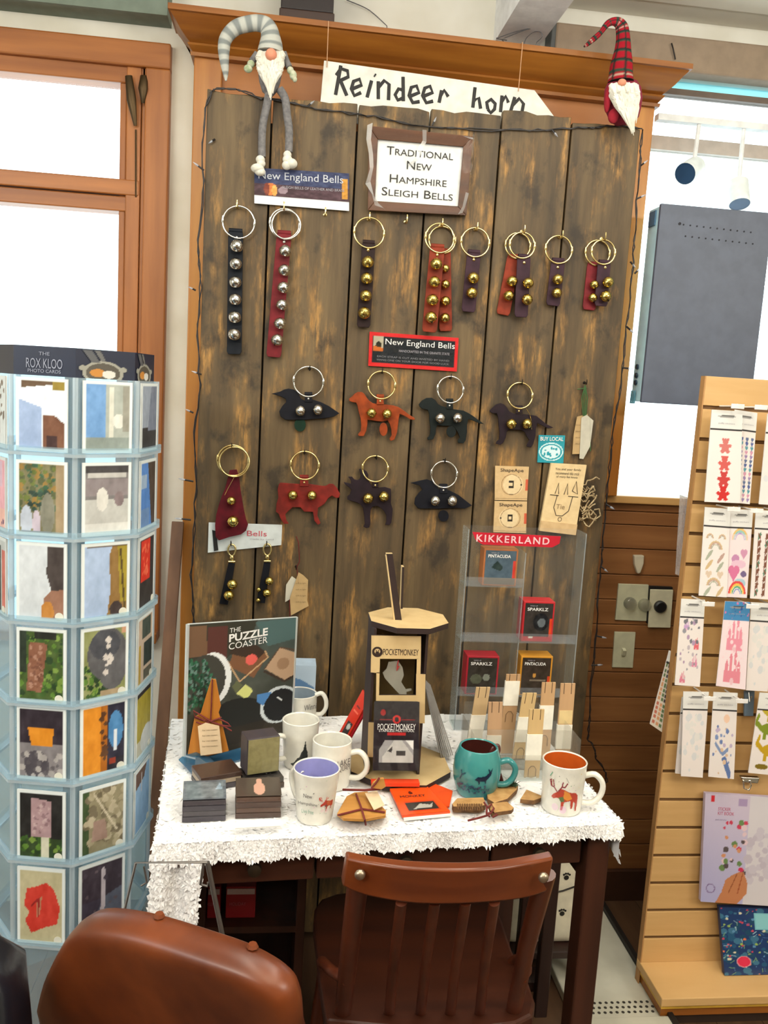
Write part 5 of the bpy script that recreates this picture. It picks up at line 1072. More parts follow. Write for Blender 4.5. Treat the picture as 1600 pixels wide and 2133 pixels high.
MB().sweep([onY(*P1(zk, x, y), tp.y-.008) for x, y in [(760, 1772), (735, 1810), (700, 1850)]], .0018, 6).build('twine', M_twine, t)
zw = zm(930, 1540, 4.444)
def Wp(L, z): return [onZ(*p, z) for p in zw(L)]
t = thing('bark_slice_bundle', 'tied bundle of bark-edged wooden slices in front of the teal mug', 'wood ornaments', onZ(990, 1690, TZ))
M_bark = mat('bark_edge', (120, 84, 46), .8, col2=(90, 60, 34), nscale=120); M_slice = mat('pale_slice', (190, 150, 96), .65, col2=(166, 124, 72), nscale=60)
MB().prism(Wp([(50, 650), (95, 598), (340, 590), (362, 655), (300, 682), (60, 676)], TZ+.004), (0, 0, 1), .012, 0, 1).build('wood_slice', [M_slice, M_bark], t, bevel=.001)
b = MB()
for k in range(11): q = Wp([(105+k*22, 600), (112+k*22, 655)], TZ+.0168); b.sweep(q, .0016, 6)
b.build('serration', M_bark, t)
MB().prism(Wp([(370, 540), (450, 492), (560, 472), (662, 470), (650, 505), (560, 595), (440, 632), (380, 595)], TZ+.004), (0, 0, 1), .010, 0, 1).build('wood_slice', [M_slice, M_bark], t, bevel=.001)
MB().prism(Wp([(385, 640), (440, 622), (560, 612), (622, 668), (600, 692), (480, 708), (415, 722)], TZ+.0145), (0, 0, 1), .008, 0, 1).build('wood_slice', [M_slice, M_bark], t, bevel=.001)
b = MB()
for L in ([(350, 585), (375, 620), (372, 690), (400, 715)], [(372, 640), (420, 600), (440, 640), (400, 690), (372, 690)], [(375, 690), (430, 670), (470, 700), (430, 720)], [(200, 752), (300, 728), (392, 700)]): b.sweep(Wp(L, TZ+.026 if L[0][0] != 200 else TZ+.012), .0019, 6)
b.build('twine', M_twine, t, smooth=60)
tag(MB().prism(Wp([(680, 592), (738, 502), (880, 560), (872, 582), (800, 606)], TZ+.004), (0, 0, 1), .009, 0, 1).build('triangular_wood_slice', [M_slice, M_bark], None, bevel=.001), 'single triangular wooden slice lying left of the moose mug', 'wood slice')
b = MB(); rd = random.Random(4)
for k in range(60):
    p = onZ(*P1(zw, 560+k*1.5, 415+rd.uniform(-10, 15)), TZ+.018); b.sweep([p, p+V((rd.uniform(-.01, .01), rd.uniform(-.01, .006), rd.uniform(-.003, .012)))], [.0009, .0003], 4)
b.sweep([onZ(*P1(zw, 540, 430), TZ+.014), onZ(*P1(zw, 660, 430), TZ+.018)], .0014, 5)
tag(b.build('evergreen_sprig', mat('needle_green', (44, 74, 48), .7), None), 'tiny dark green evergreen sprig behind the teal mug\'s handle', 'sprig')
# ================================================================== CLEAR GADGET RACK
YR = 1.875
def R_(x, y, Y=YR): return onY(x, y, Y)
t = thing('acrylic_gadget_rack', 'tall clear acrylic rack with a red header strip', 'display rack', onZ(1075, 1528, TZ))
p0, p1 = R_(970, 1102), R_(1208, 1118); xL = R_(955, 1400).x; xR = R_(1195, 1400).x; zR = p0.z
xM = R_(1075, 1400).x
MB().bb((xL, YR+.058, TZ), (xR, YR+.061, zR)).build('back_sheet', clear('rack_back', (.98, .99, 1), .955, .06, (214, 222, 224)), t)
for x in (xL, xM, xR): MB().bb((x-.0015, YR, TZ), (x+.0015, YR+.058, zR if x != xM else zR-.05)).build('upright', M_acr, t)
for x in (xL, xM, xR): MB().sweep([(x, YR, TZ), (x, YR, zR if x != xM else zR-.05)], .0013, 6).build('bright_edge', clear('edge_film', (.95, .97, 1), .72, .1, (220, 228, 232)), t)
M_lip = clear('lip_film', (.96, .97, 1), .84, .08, (214, 220, 224))
zsh = [R_(1000, 1222).z, R_(1000, 1337).z, R_(1000, 1450).z, R_(1000, 1520).z]
for i, zz in enumerate(zsh):
    for x0, x1 in ((xL, xM), (xM, xR)):
        if i == 0 and x0 == xM: continue
        MB().bb((x0+.002, YR, zz-.001), (x1-.002, YR+.057, zz+.001)).build('shelf', M_acr, t)
        MB().bb((x0+.002, YR-.001, zz+.001), (x1-.002, YR+.001, zz+.022)).build('shelf_lip', M_lip, t)
hq = [R_(986, 1108), R_(1162, 1118), R_(1152, 1138), R_(1000, 1132)]
b = MB().prism([R_(984, 1108), R_(1168, 1117), R_(1165, 1132), R_(1150, 1140), R_(1005, 1134), R_(990, 1124)], NY, .002); b.build('header_strip', mat('header_red', (196, 24, 48), .4), t)
letters('lettering', 'KIKKERLAND', (R_(992, 1120)+R_(1144, 1127))/2+NY*.0024, R_(1144, 1127)-R_(992, 1120), (0, 0, 1), .0165, mat('pale_pink_ink', (236, 190, 196), .5), t, w=(R_(1144, 1127)-R_(992, 1120)).length, bold=.02, space=1.25)
def gbox(label, q, z0, dp, frontc, sidec, word, art):
    a = R_(*q[0], YR+.006); b_ = R_(*q[1], YR+.006); h_ = R_(*q[2], YR+.006).z-z0; 
    t = thing('gadget_box', label, 'boxed gadget', ((a.x+b_.x)/2, YR+.03, z0))
    MB().bb((a.x, YR+.006, z0), (b_.x, YR+.006+dp, z0+h_)).build('carton', mat('carton_'+word+str(sidec[1]), sidec, .45), t, bevel=.001)
    f = quadf((a.x+.004, YR+.006, z0+h_-.004), (b_.x-.004, YR+.006, z0+h_-.004), (b_.x-.004, YR+.006, z0+.003), (a.x+.004, YR+.006, z0+.003), NY, .0006)
    c = Cv(40, 44, frontc); art(c); c.cloud(16, 8); printed('picture', c, f, t, GLOSS)
    letters('lettering', word, f(.45, .84)+NY*.0005, (1, 0, 0), (0, 0, 1), .0075, M_whiteink, t, w=(b_.x-a.x)*.66, bold=.015)
    letters('small_lettering', 'WIND UP', f(.3, .93)+NY*.0005, (1, 0, 0), (0, 0, 1), .003, mat('grey_ink', (168, 166, 176), .6), t, w=.018)
gbox('orange-edged boxed wind-up on the rack\'s top left shelf', [(1005, 1200), (1076, 1200), (1005, 1142)], zsh[0]+.002, .04, (74, 92, 106), (176, 108, 62), 'PINTACUDA', lambda c: c.poly([(.2, .5), (.4, .7), (.6, .5), (.5, .4)], (40, 56, 56)).rect(0, 0, 1, .2, (110, 100, 84)).rect(.9, .2, 1, .7, (190, 60, 50)))
gbox('red boxed wind-up on the rack\'s middle right shelf', [(1085, 1335), (1150, 1335), (1085, 1252)], zsh[1]+.002, .045, (52, 48, 46), (190, 34, 44), 'SPARKLZ', lambda c: c.ell(.6, .5, .28, .24, (30, 32, 36)).ell(.62, .48, .14, .12, (96, 104, 110)).rect(0, 0, 1, .1, (190, 34, 44)).rect(.2, .05, .35, .1, (230, 220, 200)).rect(.92, .1, 1, .6, (206, 66, 36)))
gbox('red boxed wind-up on the rack\'s lower left shelf', [(968, 1440), (1035, 1440), (968, 1366)], zsh[2]+.002, .045, (48, 44, 40), (170, 24, 44), 'SPARKLZ', lambda c: c.ell(.3, .4, .2, .14, (80, 84, 70)).ell(.65, .45, .12, .1, (120, 126, 116)))
gbox('yellow-topped boxed wind-up on the rack\'s lower right shelf', [(1080, 1440), (1146, 1440), (1080, 1366)], zsh[2]+.002, .045, (54, 46, 40), (204, 142, 40), 'PINTACUDA', lambda c: c.ell(.45, .52, .06, .06, (180, 130, 60)).rect(.3, .36, .85, .4, (120, 110, 96)).rect(.9, 0, 1, .5, (190, 70, 40)))
# ---- castle-topped wooden bookmarks in a low clear holder
SB = [(1007, 1432, 984, 1570, 29, 1.73, 1490, 1540, 'far left wooden notch-topped bookmark with pale top and white sleeve'), (1033, 1463, 1026, 1612, 29, 1.70, 1532, 1592, 'pinkish notch-topped bookmark, white sleeve at its foot, behind the teal mug'),
      (1070, 1405, 1054, 1560, 29, 1.755, 1419, 1470, 'tallest notch-topped bookmark, white sleeve just under its notches'), (1104, 1444, 1082, 1580, 29, 1.735, 1494, 1546, 'short notch-topped bookmark third from right with a mid-height white sleeve'),
      (1144, 1422, 1130, 1585, 28, 1.745, 1470, 1520, 'notch-topped bookmark second from right with a white sleeve'), (1184, 1424, 1170, 1600, 30, 1.74, 1510, 1560, 'rightmost notch-topped bookmark with pale inlay above its white sleeve'),
      (1119, 1478, 1106, 1640, 31, 1.655, 1530, 1584, 'front notch-topped bookmark with white sleeve and a small arch mark')]
WC = [(206, 176, 132), (200, 160, 122), (190, 152, 112), (212, 180, 128), (204, 164, 120), (204, 164, 122), (214, 180, 126)]
for k, (xt, yt, xb, yb_, w_, Y, s0, s1, lab) in enumerate(SB):
    Y -= .02
    def S(x, y, o=0.): return onY(x, y, Y-o)
    d = V((xb-xt, yb_-yt, 0)); L = d.length; h_ = w_/2
    def at(s, e, o=0.): f_ = s/(yb_-yt); return S(xt+(xb-xt)*f_+e*h_, yt+s, o)
    zb = at(yb_-yt, 0).z
    t = thing('wooden_bookmark', lab, 'bookmark', at(yb_-yt, 0))
    m_ = wood('bookmark_wood_%d' % k, WC[k], tuple(v*.9 for v in WC[k]), 'Z', .5, 10, .05)
    L_ = yb_-yt; bot = V((0, 0, 0))
    q = [at(0, -1), at(0, 1), at(L_, 1), at(L_, -1)]
    for i in (2, 3): q[i] = q[i]+(q[i]-q[i-1 if i == 2 else 0])*0
    pts = [at(0, -1), at(0, -.56), at(22, -.56), at(22, -.46), at(0, -.46), at(0, .46), at(22, .46), at(22, .56), at(0, .56), at(0, 1), at(L_, 1), at(L_, -1)]
    if zb > TZ+.008: 
        e = .0; dz = (zb-TZ-.006); pts[-1] = pts[-1]-V((0, 0, dz)); pts[-2] = pts[-2]-V((0, 0, dz))
    MB().prism(pts, (0, 1, 0), .004).build('wood_strip', m_, t)
    for e in (-.51, .51): MB().prism([at(0, e-.07, -.001), at(0, e+.07, -.001), at(24, e+.07, -.001), at(24, e-.07, -.001)], (0, 1, 0), .002).build('dark_slit', M_burn, t)
    MB().prism([at(s0-yt, -1.04, .0012), at(s0-yt, 1.04, .0012), at(s1-yt, 1.04, .0012), at(s1-yt, -1.04, .0012)], (0, 1, 0), .0066).build('paper_sleeve', mat('sleeve_white', (238, 234, 222), .6), t)
    if k == 5: MB().prism([at(56, -.9, .0006), at(56, .9, .0006), at(84, .9, .0006), at(84, -.9, .0006)], (0, 1, 0), .002).build('inlay', mat('pale_inlay', (226, 200, 146), .5), t)
    b = MB(); s = s1-yt+12
    b.sweep([at(s+22, -.5, .0006), at(s+6, -.5, .0006), at(s, -.2, .0006), at(s, .2, .0006), at(s+6, .5, .0006), at(s+22, .5, .0006)], .0007, 5); b.build('arch_mark', mat('arch_brown', (120, 92, 64), .6), t)
t = thing('clear_bookmark_holder', 'low clear acrylic holder keeping the notch-topped bookmarks upright', 'holder', onZ(1085, 1640, TZ))
x0, x1 = onY(982, 1560, 1.65).x, onY(1196, 1560, 1.65).x
for Y, h_ in ((1.615, .055), (1.662, .09), (1.742, .12)): MB().bb((x0, Y, TZ+.002), (x1, Y+.0025, TZ+h_)).build('divider', clear('holder_film', (.97, .97, .96), .86, .07, (206, 200, 190)), t)
MB().bb((x0, 1.615, TZ), (x1, 1.745, TZ+.002)).build('holder_base', M_acr, t)
for x in (x0, x1): MB().bb((x-.002, 1.615, TZ+.002), (x, 1.745, TZ+.09)).build('holder_side', clear('holder_film', (.97, .97, .96), .86, .07, (206, 200, 190)), t)
# ================================================================== CARD SPINNER
CC = V((-.411, 1.742, 0)); A0 = math.atan2(-CC.y, -CC.x)-.0; FW = .116; AP = FW/2/math.tan(PI/8)
spn = thing('card_spinner', 'tall octagonal clear plastic card spinner full of photo cards by the left window', 'card rack', CC)
M_plast = clear('frosted_plastic', (.9, .97, 1), .74, .12, (220, 240, 252)); M_rail = clear('rail_plastic', (.93, .98, 1), .42, .1, (236, 246, 252))
def face(i):
    a = A0+PI/8*(2*i+1); n = V((math.cos(a), math.sin(a), 0)); u = V((-n.y, n.x, 0)); return CC+n*AP, u, n
oL, uL, nL = face(-1)                             # the face left of the near edge (as seen)
tops = [onP(100, y, oL, nL).z for y in (788, 960, 1130, 1308, 1470, 1645, 1805)]
bots = [onP(98, y, oL, nL).z for y in (940, 1115, 1292, 1462, 1622, 1788, 1962)]
def ringp(r, z0, z1, name, m, par, thick=.003):
    b = MB(); k = 8; q = [V((math.cos(A0+PI/4*i), math.sin(A0+PI/4*i), 0)) for i in range(k)]
    vs = [CC+p*r+V((0, 0, z)) for z in (z0, z1) for p in q]+[CC+p*(r-thick)+V((0, 0, z)) for z in (z0, z1) for p in q]
    fs = []
    for i in range(k): j = (i+1) % k; fs += [(i, j, 8+j, 8+i), (16+j, 16+i, 24+i, 24+j), (8+i, 8+j, 24+j, 24+i), (j, i, 16+i, 16+j)]
    return b.add(vs, fs).build(name, m, par)
RV = AP/math.cos(PI/8)
MB().lathe(CC, [(.02, .03), (.02, tops[0]+.03)], 16).build('centre_pole', mat('grey_pole', (150, 156, 160), .35, .6), spn, smooth=40)
MB().lathe(CC, [(.165, 0), (.165, .012), (.15, .025), (.03, .032)], 32).build('base', mat('grey_base', (90, 96, 102), .5), spn, smooth=40)
for i in range(8):
    o, u, n = face(i); h = FW/2-.001
    MB().slab([o-u*h+V((0, 0, tops[0]+.004)), o+u*h+V((0, 0, tops[0]+.004)), o+u*h+V((0, 0, .2)), o-u*h+V((0, 0, .2))], -n, .002).build('face_panel', M_plast, spn)
    a = A0+PI/4*i; p = CC+V((math.cos(a), math.sin(a), 0))*(RV+.002)
    MB().sweep([p+V((0, 0, .2)), p+V((0, 0, tops[0]+.004))], .005, 8).build('corner_rail', M_rail, spn, smooth=60)
for k in range(7):
    ringp(RV+.013, bots[k]-.008, bots[k]-.002, 'card_ledge', M_rail, spn, .016)
    ringp(RV+.0135, bots[k]-.002, bots[k]+.009, 'ledge_lip', M_plast, spn, .0015)
M_navy = mat('navy_header', (26, 34, 58), .35)
hz0, hz1 = tops[0]+.004, onY(100, 722, 1.62).z
hd = ringp(RV-.004, hz0, hz1, 'header_band', M_navy, spn, .004)
M_hdr = mat('header_ink', (150, 156, 176), .5)
for i in (-1,):
    o, u, n = face(i); o = o-n*.0030
    letters('lettering', 'ROX KLOO', o+u*.0+V((0, 0, hz0+(hz1-hz0)*.42)), u, (0, 0, 1), .017, M_hdr, hd, w=.066)
    letters('small_lettering', 'PHOTO CARDS', o+V((0, 0, hz0+(hz1-hz0)*.16)), u, (0, 0, 1), .006, M_hdr, hd, w=.06)
    letters('small_lettering', 'THE', o+V((0, 0, hz0+(hz1-hz0)*.75)), u, (0, 0, 1), .006, M_hdr, hd, w=.02)
for i in (0, 1):
    o, u, n = face(i); c = Cv(50, 40, (40, 46, 62)).blank(); c.ell(.45, .2, .36, .42, (150, 150, 140)).ell(.45, .2, .3, .34, (84, 80, 72)).ell(.35, .2, .13, .14, (190, 130, 60)).ell(.55, .16, .12, .14, (206, 206, 200)).poly([(.1, .95), (.25, .95), (.4, .55), (.25, .55)], (90, 92, 96)).poly([(.3, .95), (.4, .95), (.5, .6), (.42, .6)], (104, 104, 104)).ell(.1, .35, .07, .09, (150, 150, 140)).ell(.8, .35, .07, .09, (150, 150, 140))
    h = FW/2-.004; f = quadf(o-u*h+n*-.0026+V((0, 0, hz1)), o+u*h+n*-.0026+V((0, 0, hz1)), o+u*h+n*-.0026+V((0, 0, hz0)), o-u*h+n*-.0026+V((0, 0, hz0)))
    printed('emblem', c, f, hd)
def g_(c, *ops): return c
def A(bgc, fn):
    c = Cv(44, 62, bgc); fn(c); c.cloud(22, 9); c.frame(.055, (226, 234, 236)); return c
def foliage(c, n, cols, box=(0, 0, 1, 1), r=.05): c.specks(n, cols, r, box); return c
GR = [(60, 92, 40), (92, 130, 52), (40, 66, 36), (120, 150, 70)]
ART = {
 (-1, 0): ('photo card of a white bird-shaped roof over blue sky and rust brick, top left face', A((226, 236, 246), lambda c: c.poly([(.1, .86), (1, .94), (1, 1), (.1, 1)], (96, 74, 52)).rect(.7, .84, 1, .96, (150, 130, 50)).poly([(0, .72), (0, 0), (.5, 0), (.5, .6)], (156, 178, 216)).poly([(.52, 0), (.52, .5), (.75, .5), (1, .36), (1, 0)], (116, 76, 54)).rect(.6, .0, .8, .22, (60, 36, 34)))),
 (-1, 1): ('photo card of an autumn garden with pale figures', A((120, 116, 84), lambda c: foliage(foliage(c, 90, [(150, 120, 60), (104, 116, 56), (84, 92, 60), (60, 96, 70)], (0, .35, .75, 1)), 30, [(52, 78, 66), (40, 60, 50)], (.25, .3, .7, .6)).rect(.78, 0, 1, 1, (176, 150, 120), .7).ell(.2, .2, .12, .2, (180, 190, 206)).ell(.4, .16, .08, .18, (190, 180, 196)).ell(.62, .3, .14, .28, (130, 130, 116)).rect(.1, 0, .7, .06, (60, 50, 54)))),
 (-1, 2): ('photo card of a pale sky beside a dark chimney', A((206, 214, 222), lambda c: c.poly([(.62, 1), (1, 1), (1, .4), (.72, .36), (.6, .6)], (66, 58, 56)).poly([(.7, .4), (1, .42), (1, 0), (.5, 0), (.55, .3)], (150, 110, 90)).ell(.62, .12, .13, .14, (190, 130, 60)))),
 (-1, 3): ('photo card of a brown carved sign on green leaves', A((70, 92, 44), lambda c: (foliage(c, 120, GR), c.rect(.35, .86, .8, 1, (36, 40, 34)), c.rect(0, .4, .2, 1, (40, 52, 40)), c.poly([(.2, .16), (.5, .14), (.62, .8), (.26, .82)], (136, 92, 72)), c.specks(40, [(170, 130, 112), (116, 76, 60)], .03, (.26, .2, .52, .76))))),
 (-1, 4): ('photo card of a glowing orange lampshade above grey rocks', A((48, 40, 50), lambda c: (c.rect(0, 0, 1, .5, (130, 126, 130)), c.poly([(.22, .72), (.76, .72), (.72, .46), (.3, .46)], (216, 138, 34)), c.ell(.4, .2, .26, .2, (80, 76, 84)), c.specks(30, [(170, 166, 166), (96, 92, 98)], .05, (.1, 0, .9, .4))))),
 (-1, 5): ('photo card of a pink carved sign against the dark', A((36, 36, 36), lambda c: (c.rect(0, 0, 1, .32, (50, 70, 38)), foliage(c, 50, GR, (0, 0, 1, .34)), c.poly([(.3, .34), (.72, .34), (.7, .86), (.3, .9)], (172, 144, 150)), c.specks(30, [(140, 112, 120), (190, 166, 170)], .03, (.34, .4, .66, .82)), c.rect(.5, .02, .66, .34, (206, 206, 186))))),
 (-1, 6): ('photo card of red paper lips on tan, bottom of left face', A((190, 184, 150), lambda c: (c.poly([(.14, .5), (.2, .72), (.42, .76), (.62, .82), (.78, .72), (.9, .5), (.84, .28), (.56, .22), (.3, .14), (.16, .3), (.26, .42)], (206, 62, 50)), c.poly([(.42, .56), (.52, .64), (.48, .4), (.4, .34)], (180, 130, 100)), c.line([(.3, .5), (.46, .6), (.44, .36)], .03, (150, 40, 40))))),
 (0, 0): ('photo card of a white building tower against blue sky', A((112, 158, 212), lambda c: (c.rect(.45, .1, 1, 1, (170, 178, 172)), c.rect(.52, .15, .62, .92, (214, 216, 206)), c.ell(.72, .45, .12, .1, (220, 222, 216)), c.rect(0, 0, 1, .22, (140, 152, 148)), c.rect(.8, .3, 1, .95, (150, 150, 140))))),
 (0, 1): ('grey photo card of a snowy porch', A((120, 118, 120), lambda c: (c.rect(0, .86, 1, 1, (66, 64, 66)), c.rect(.1, .8, .9, .86, (190, 190, 188)), c.rect(.0, .55, 1, .78, (136, 128, 132)), c.rect(0, 0, 1, .5, (190, 192, 190)), c.ell(.4, .5, .12, .16, (216, 216, 212)), c.ell(.75, .5, .1, .1, (130, 116, 120)), c.rect(0, 0, 1, .18, (214, 216, 214))))),
 (0, 2): ('photo card half pale blue sky, half golden autumn trees', A((168, 190, 224), lambda c: (c.poly([(.52, 0), (.6, .4), (.56, .8), (.62, .95), (1, .95), (1, 0)], (140, 108, 60)), c.poly([(.8, .2), (.74, .95), (1, .95), (1, .2)], (160, 144, 50)), c.rect(.1, .95, 1, 1, (90, 70, 50)), c.ell(.72, .12, .14, .1, (60, 50, 50)), c.line([(.8, .9), (.9, .1)], .04, (84, 68, 36))))),
 (0, 3): ('photo card of a grey lettered stone on grass', A((140, 146, 96), lambda c: (foliage(c, 60, GR, (0, 0, .5, .5)), c.ell(.55, .62, .42, .36, (92, 92, 96)), c.ell(.66, .42, .3, .3, (96, 96, 100)), c.ell(.5, .75, .32, .2, (74, 76, 84)), c.specks(9, [(206, 200, 196)], .05, (.5, .3, .64, .85)), c.rect(.4, 0, .9, .12, (170, 150, 120)), c.rect(.86, .88, 1, 1, (196, 150, 120))))),
 (0, 4): ('photo card with a tall orange door and blue night lights', A((44, 42, 60), lambda c: (c.rect(0, 0, .58, 1, (222, 142, 34)), c.rect(.42, 0, .56, 1, (176, 104, 24)), c.ell(.75, .6, .16, .26, (74, 132, 186)), c.rect(.72, .3, .78, .6, (216, 226, 236)), c.rect(.6, 0, 1, .2, (40, 36, 44)), c.rect(.62, .12, .76, .2, (150, 60, 40)), c.specks(12, [(90, 56, 30)], .05, (.44, .2, .54, .9))))),
 (0, 5): ('tan photo card of driftwood texture', A((142, 134, 106), lambda c: (c.rect(0, 0, .2, 1, (60, 80, 44)), c.specks(70, [(166, 156, 128), (116, 106, 84), (186, 176, 150)], .07, (.15, .1, 1, 1)), c.line([(.3, .9), (.8, .3)], .04, (200, 190, 166)), c.poly([(.25, .2), (.6, .2), (.55, .5), (.3, .5)], (164, 136, 124))))),
 (0, 6): ('dark photo card with one white vertical stroke, bottom of right face', A((60, 54, 70), lambda c: (c.rect(0, .5, 1, 1, (56, 46, 58)), c.poly([(.2, 0), (1, 0), (1, .6), (.5, .5)], (86, 92, 110)), c.line([(.52, .86), (.52, .4), (.48, .3)], .09, (184, 176, 186)), c.specks(20, [(70, 60, 74), (96, 84, 92)], .04)))),
 (1, 0): ('grey-blue photo card of dark shore, top of the right side face', A((150, 162, 180), lambda c: (c.rect(0, 0, 1, .35, (60, 62, 66)), c.poly([(.4, .3), (.6, 1), (1, 1), (1, .3)], (120, 130, 150))))),
 (1, 1): ('photo card of deep blue water beside dark rock', A((84, 134, 206), lambda c: (c.poly([(.45, 1), (1, 1), (1, 0), (.75, 0), (.6, .5)], (76, 66, 60)), c.rect(0, .6, .4, .8, (150, 176, 206)), c.rect(0, 0, .6, .3, (110, 146, 196))))),
 (1, 2): ('dark photo card with a bright red panel', A((54, 52, 54), lambda c: (c.rect(.12, .38, .7, .95, (214, 56, 40)), c.specks(20, [(236, 110, 80)], .04, (.2, .45, .6, .9))))),
 (1, 3): ('photo card of window panes in pale frames', A((196, 178, 160), lambda c: (c.rect(.3, .66, .85, .95, (70, 82, 76)), c.rect(.4, .26, .95, .6, (50, 62, 60)), c.rect(.1, 0, .22, .6, (176, 150, 60)), c.rect(.4, .05, .95, .2, (90, 90, 80))))),
 (1, 4): ('mustard yellow photo card', A((166, 152, 46), lambda c: (c.rect(0, .9, 1, 1, (40, 36, 40)), c.rect(0, 0, 1, .25, (190, 188, 170)), c.ell(.7, .2, .4, .2, (200, 206, 206))))),
 (1, 5): ('photo card of a brown bank under misty blue', A((150, 186, 220), lambda c: (c.poly([(0, 1), (.8, 1), (.6, .78), (0, .7)], (104, 76, 62)), c.rect(.4, .6, .46, .9, (210, 206, 206))))),
 (-2, 0): ('pale washed-out photo card at the photo\'s left border, top row', A((222, 230, 232), lambda c: (c.rect(.3, .2, .7, .8, (190, 196, 196)), c.specks(10, [(120, 110, 100)], .05, (.7, .4, .95, .95))))),
 (-2, 1): ('pink photo card at the photo\'s left border', A((232, 176, 190), lambda c: (c.rect(.2, .6, .8, .95, (214, 186, 206)), c.rect(0, 0, 1, .3, (236, 190, 180)), c.specks(6, [(120, 90, 120)], .04)))),
 (-2, 2): ('photo card with a dark post and coral strip at the photo\'s left border', A((196, 204, 206), lambda c: (c.rect(.4, 0, .7, .9, (70, 80, 80)), c.rect(.75, .1, .95, .85, (206, 120, 110))))),
}
CWH = .047
for (i, k), (lab, c) in ART.items():
    o, u, n = face(i); z0, z1 = bots[k], tops[k]
    t = thing('photo_card', lab, 'greeting card', o+n*.006+V((0, 0, z0)), 'photo cards in the clear spinner')
    q = [o-u*CWH+V((0, 0, z1)), o+u*CWH+V((0, 0, z1)), o+u*CWH+V((0, 0, z0)), o-u*CWH+V((0, 0, z0))]; q = [p+n*.004 for p in q]
    MB().slab(q, n, .003).build('card', M_paper, t)
    printed('picture', c, quadf(*q, n=n, d=.0036), t)
    f = quadf(*q, n=n, d=.0042)
    if k > 1: pc = f(.86, .07); MB().prism([pc+u*.008*math.cos(a)+V((0, 0, .008*math.sin(a))) for a in [2*PI*j/16 for j in range(16)]], n, .0006).build('price_sticker', mat('sticker_white', (226, 226, 214), .5), t)
# ================================================================== SLATWALL
SX, SY = .978, 1.95
zt0 = onY(1500, 785, SY).z; zs1 = onY(1470, 848, SY).z; zdk = .088
sw = thing('slatwall_display', 'tan slatwall display panel with horizontal grooves and a base shelf', 'display panel', (1.5, SY, 0))
M_mdf = mat('tan_laminate', (212, 172, 116), .5, col2=(204, 163, 106), nscale=14, stretch=(.3, 1, 3))
M_mdfe = mat('mdf_edge', (186, 140, 88), .6)
MB().bb((SX, SY+.006, .02), (2.05, SY+.019, zt0-.004)).build('core_panel', mat('groove_brown', (120, 88, 52), .7), sw)
MB().bb((SX, SY, zs1+.004), (2.05, SY+.0055, zt0)).build('slat', M_mdf, sw, bevel=.001)
k = 0; z = zs1-.0045
while z > zdk+.02:
    z0 = max(zdk, z-.0675); MB().bb((SX, SY, z0), (2.05, SY+.0055, z)).build('slat', M_mdf, sw, bevel=.001); z -= .0762
MB().bb((SX-.003, SY-.0005, .02), (SX, SY+.02, zt0)).build('edge_strip', M_mdfe, sw)
zf = onY(1375, 2092, 1.82).z
MB().bb((SX-.004, 1.815, zdk-.022), (2.05, SY+.02, zdk)).build('base_shelf', M_mdf, sw, bevel=.002)
MB().bb((SX+.004, 1.83, .03), (2.05, SY+.02, zdk-.03)).build('plinth', wood('plinth_orange', (176, 110, 40), (146, 84, 28), 'X', .4), sw)
MB().bb((SX-.0, 1.822, .055), (2.05, SY, .0625)).build('plinth_moulding', mat('yellow_pine', (222, 176, 66), .45), sw)
MB().bb((SX+.02, 1.84, -.012), (2.05, SY, .03)).build('toe_kick', mat('toe_dark', (50, 32, 22), .7), sw)
def S_(x, y, o=.02): return onY(x, y, SY-o)
M_peg = mat('clear_peg_tip', (238, 236, 234), .3)
def peg(x, y):
    p = S_(x, y, 0); MB().sweep([p, p+V((0, -.075, .002)), p+V((0, -.08, .006))], .0022, 6).build('peg_hook', M_peg, sw, smooth=60)
    MB().bb((p.x-.016, p.y-.0825, p.z-.004), (p.x+.016, p.y-.0805, p.z+.007)).build('peg_tag', M_peg, sw, bevel=.001)
def bear(c, cx, cy, s, col):
    c.ell(cx, cy-.015*s, .11*s, .04*s, col).ell(cx, cy+.04*s, .085*s, .03*s, col).ell(cx-.07*s, cy+.062*s, .035*s, .012*s, col).ell(cx+.07*s, cy+.062*s, .035*s, .012*s, col).ell(cx-.12*s, cy, .05*s, .018*s, col).ell(cx+.12*s, cy, .05*s, .018*s, col).ell(cx-.07*s, cy-.055*s, .06*s, .018*s, col).ell(cx+.07*s, cy-.055*s, .06*s, .018*s, col)
def bow(c, cx, cy, r, cols):
    for i, co in enumerate(cols):
        q = r*(1-.2*i); mk = ((c.u-cx)/q)**2+((c.t-cy)/(q*.36))**2
        c.put((mk <= 1) & (mk > .62) & (c.t > cy), co)
def heart(c, cx, cy, r, col): c.ell(cx-r*.45, cy+r*.12, r*.55, r*.2, col).ell(cx+r*.45, cy+r*.12, r*.55, r*.2, col).poly([(cx-r, cy+r*.08), (cx+r, cy+r*.08), (cx, cy-r*.4)], col)
def castle(c, cx, cy, s, col):
    for dx, w, h in ((-.14, .07, .09), (.14, .07, .09), (-.05, .06, .15), (.06, .06, .17)): c.rect(cx+(dx-w/2)*s, cy, cx+(dx+w/2)*s, cy+h*s, col); c.poly([(cx+(dx-w/2-.01)*s, cy+h*s), (cx+(dx+w/2+.01)*s, cy+h*s), (cx+dx*s, cy+(h+.05)*s)], col)
    c.rect(cx-.19*s, cy-.04*s, cx+.19*s, cy+.05*s, col).ell(cx, cy-.03*s, .04*s, .03*s, (232, 190, 200))
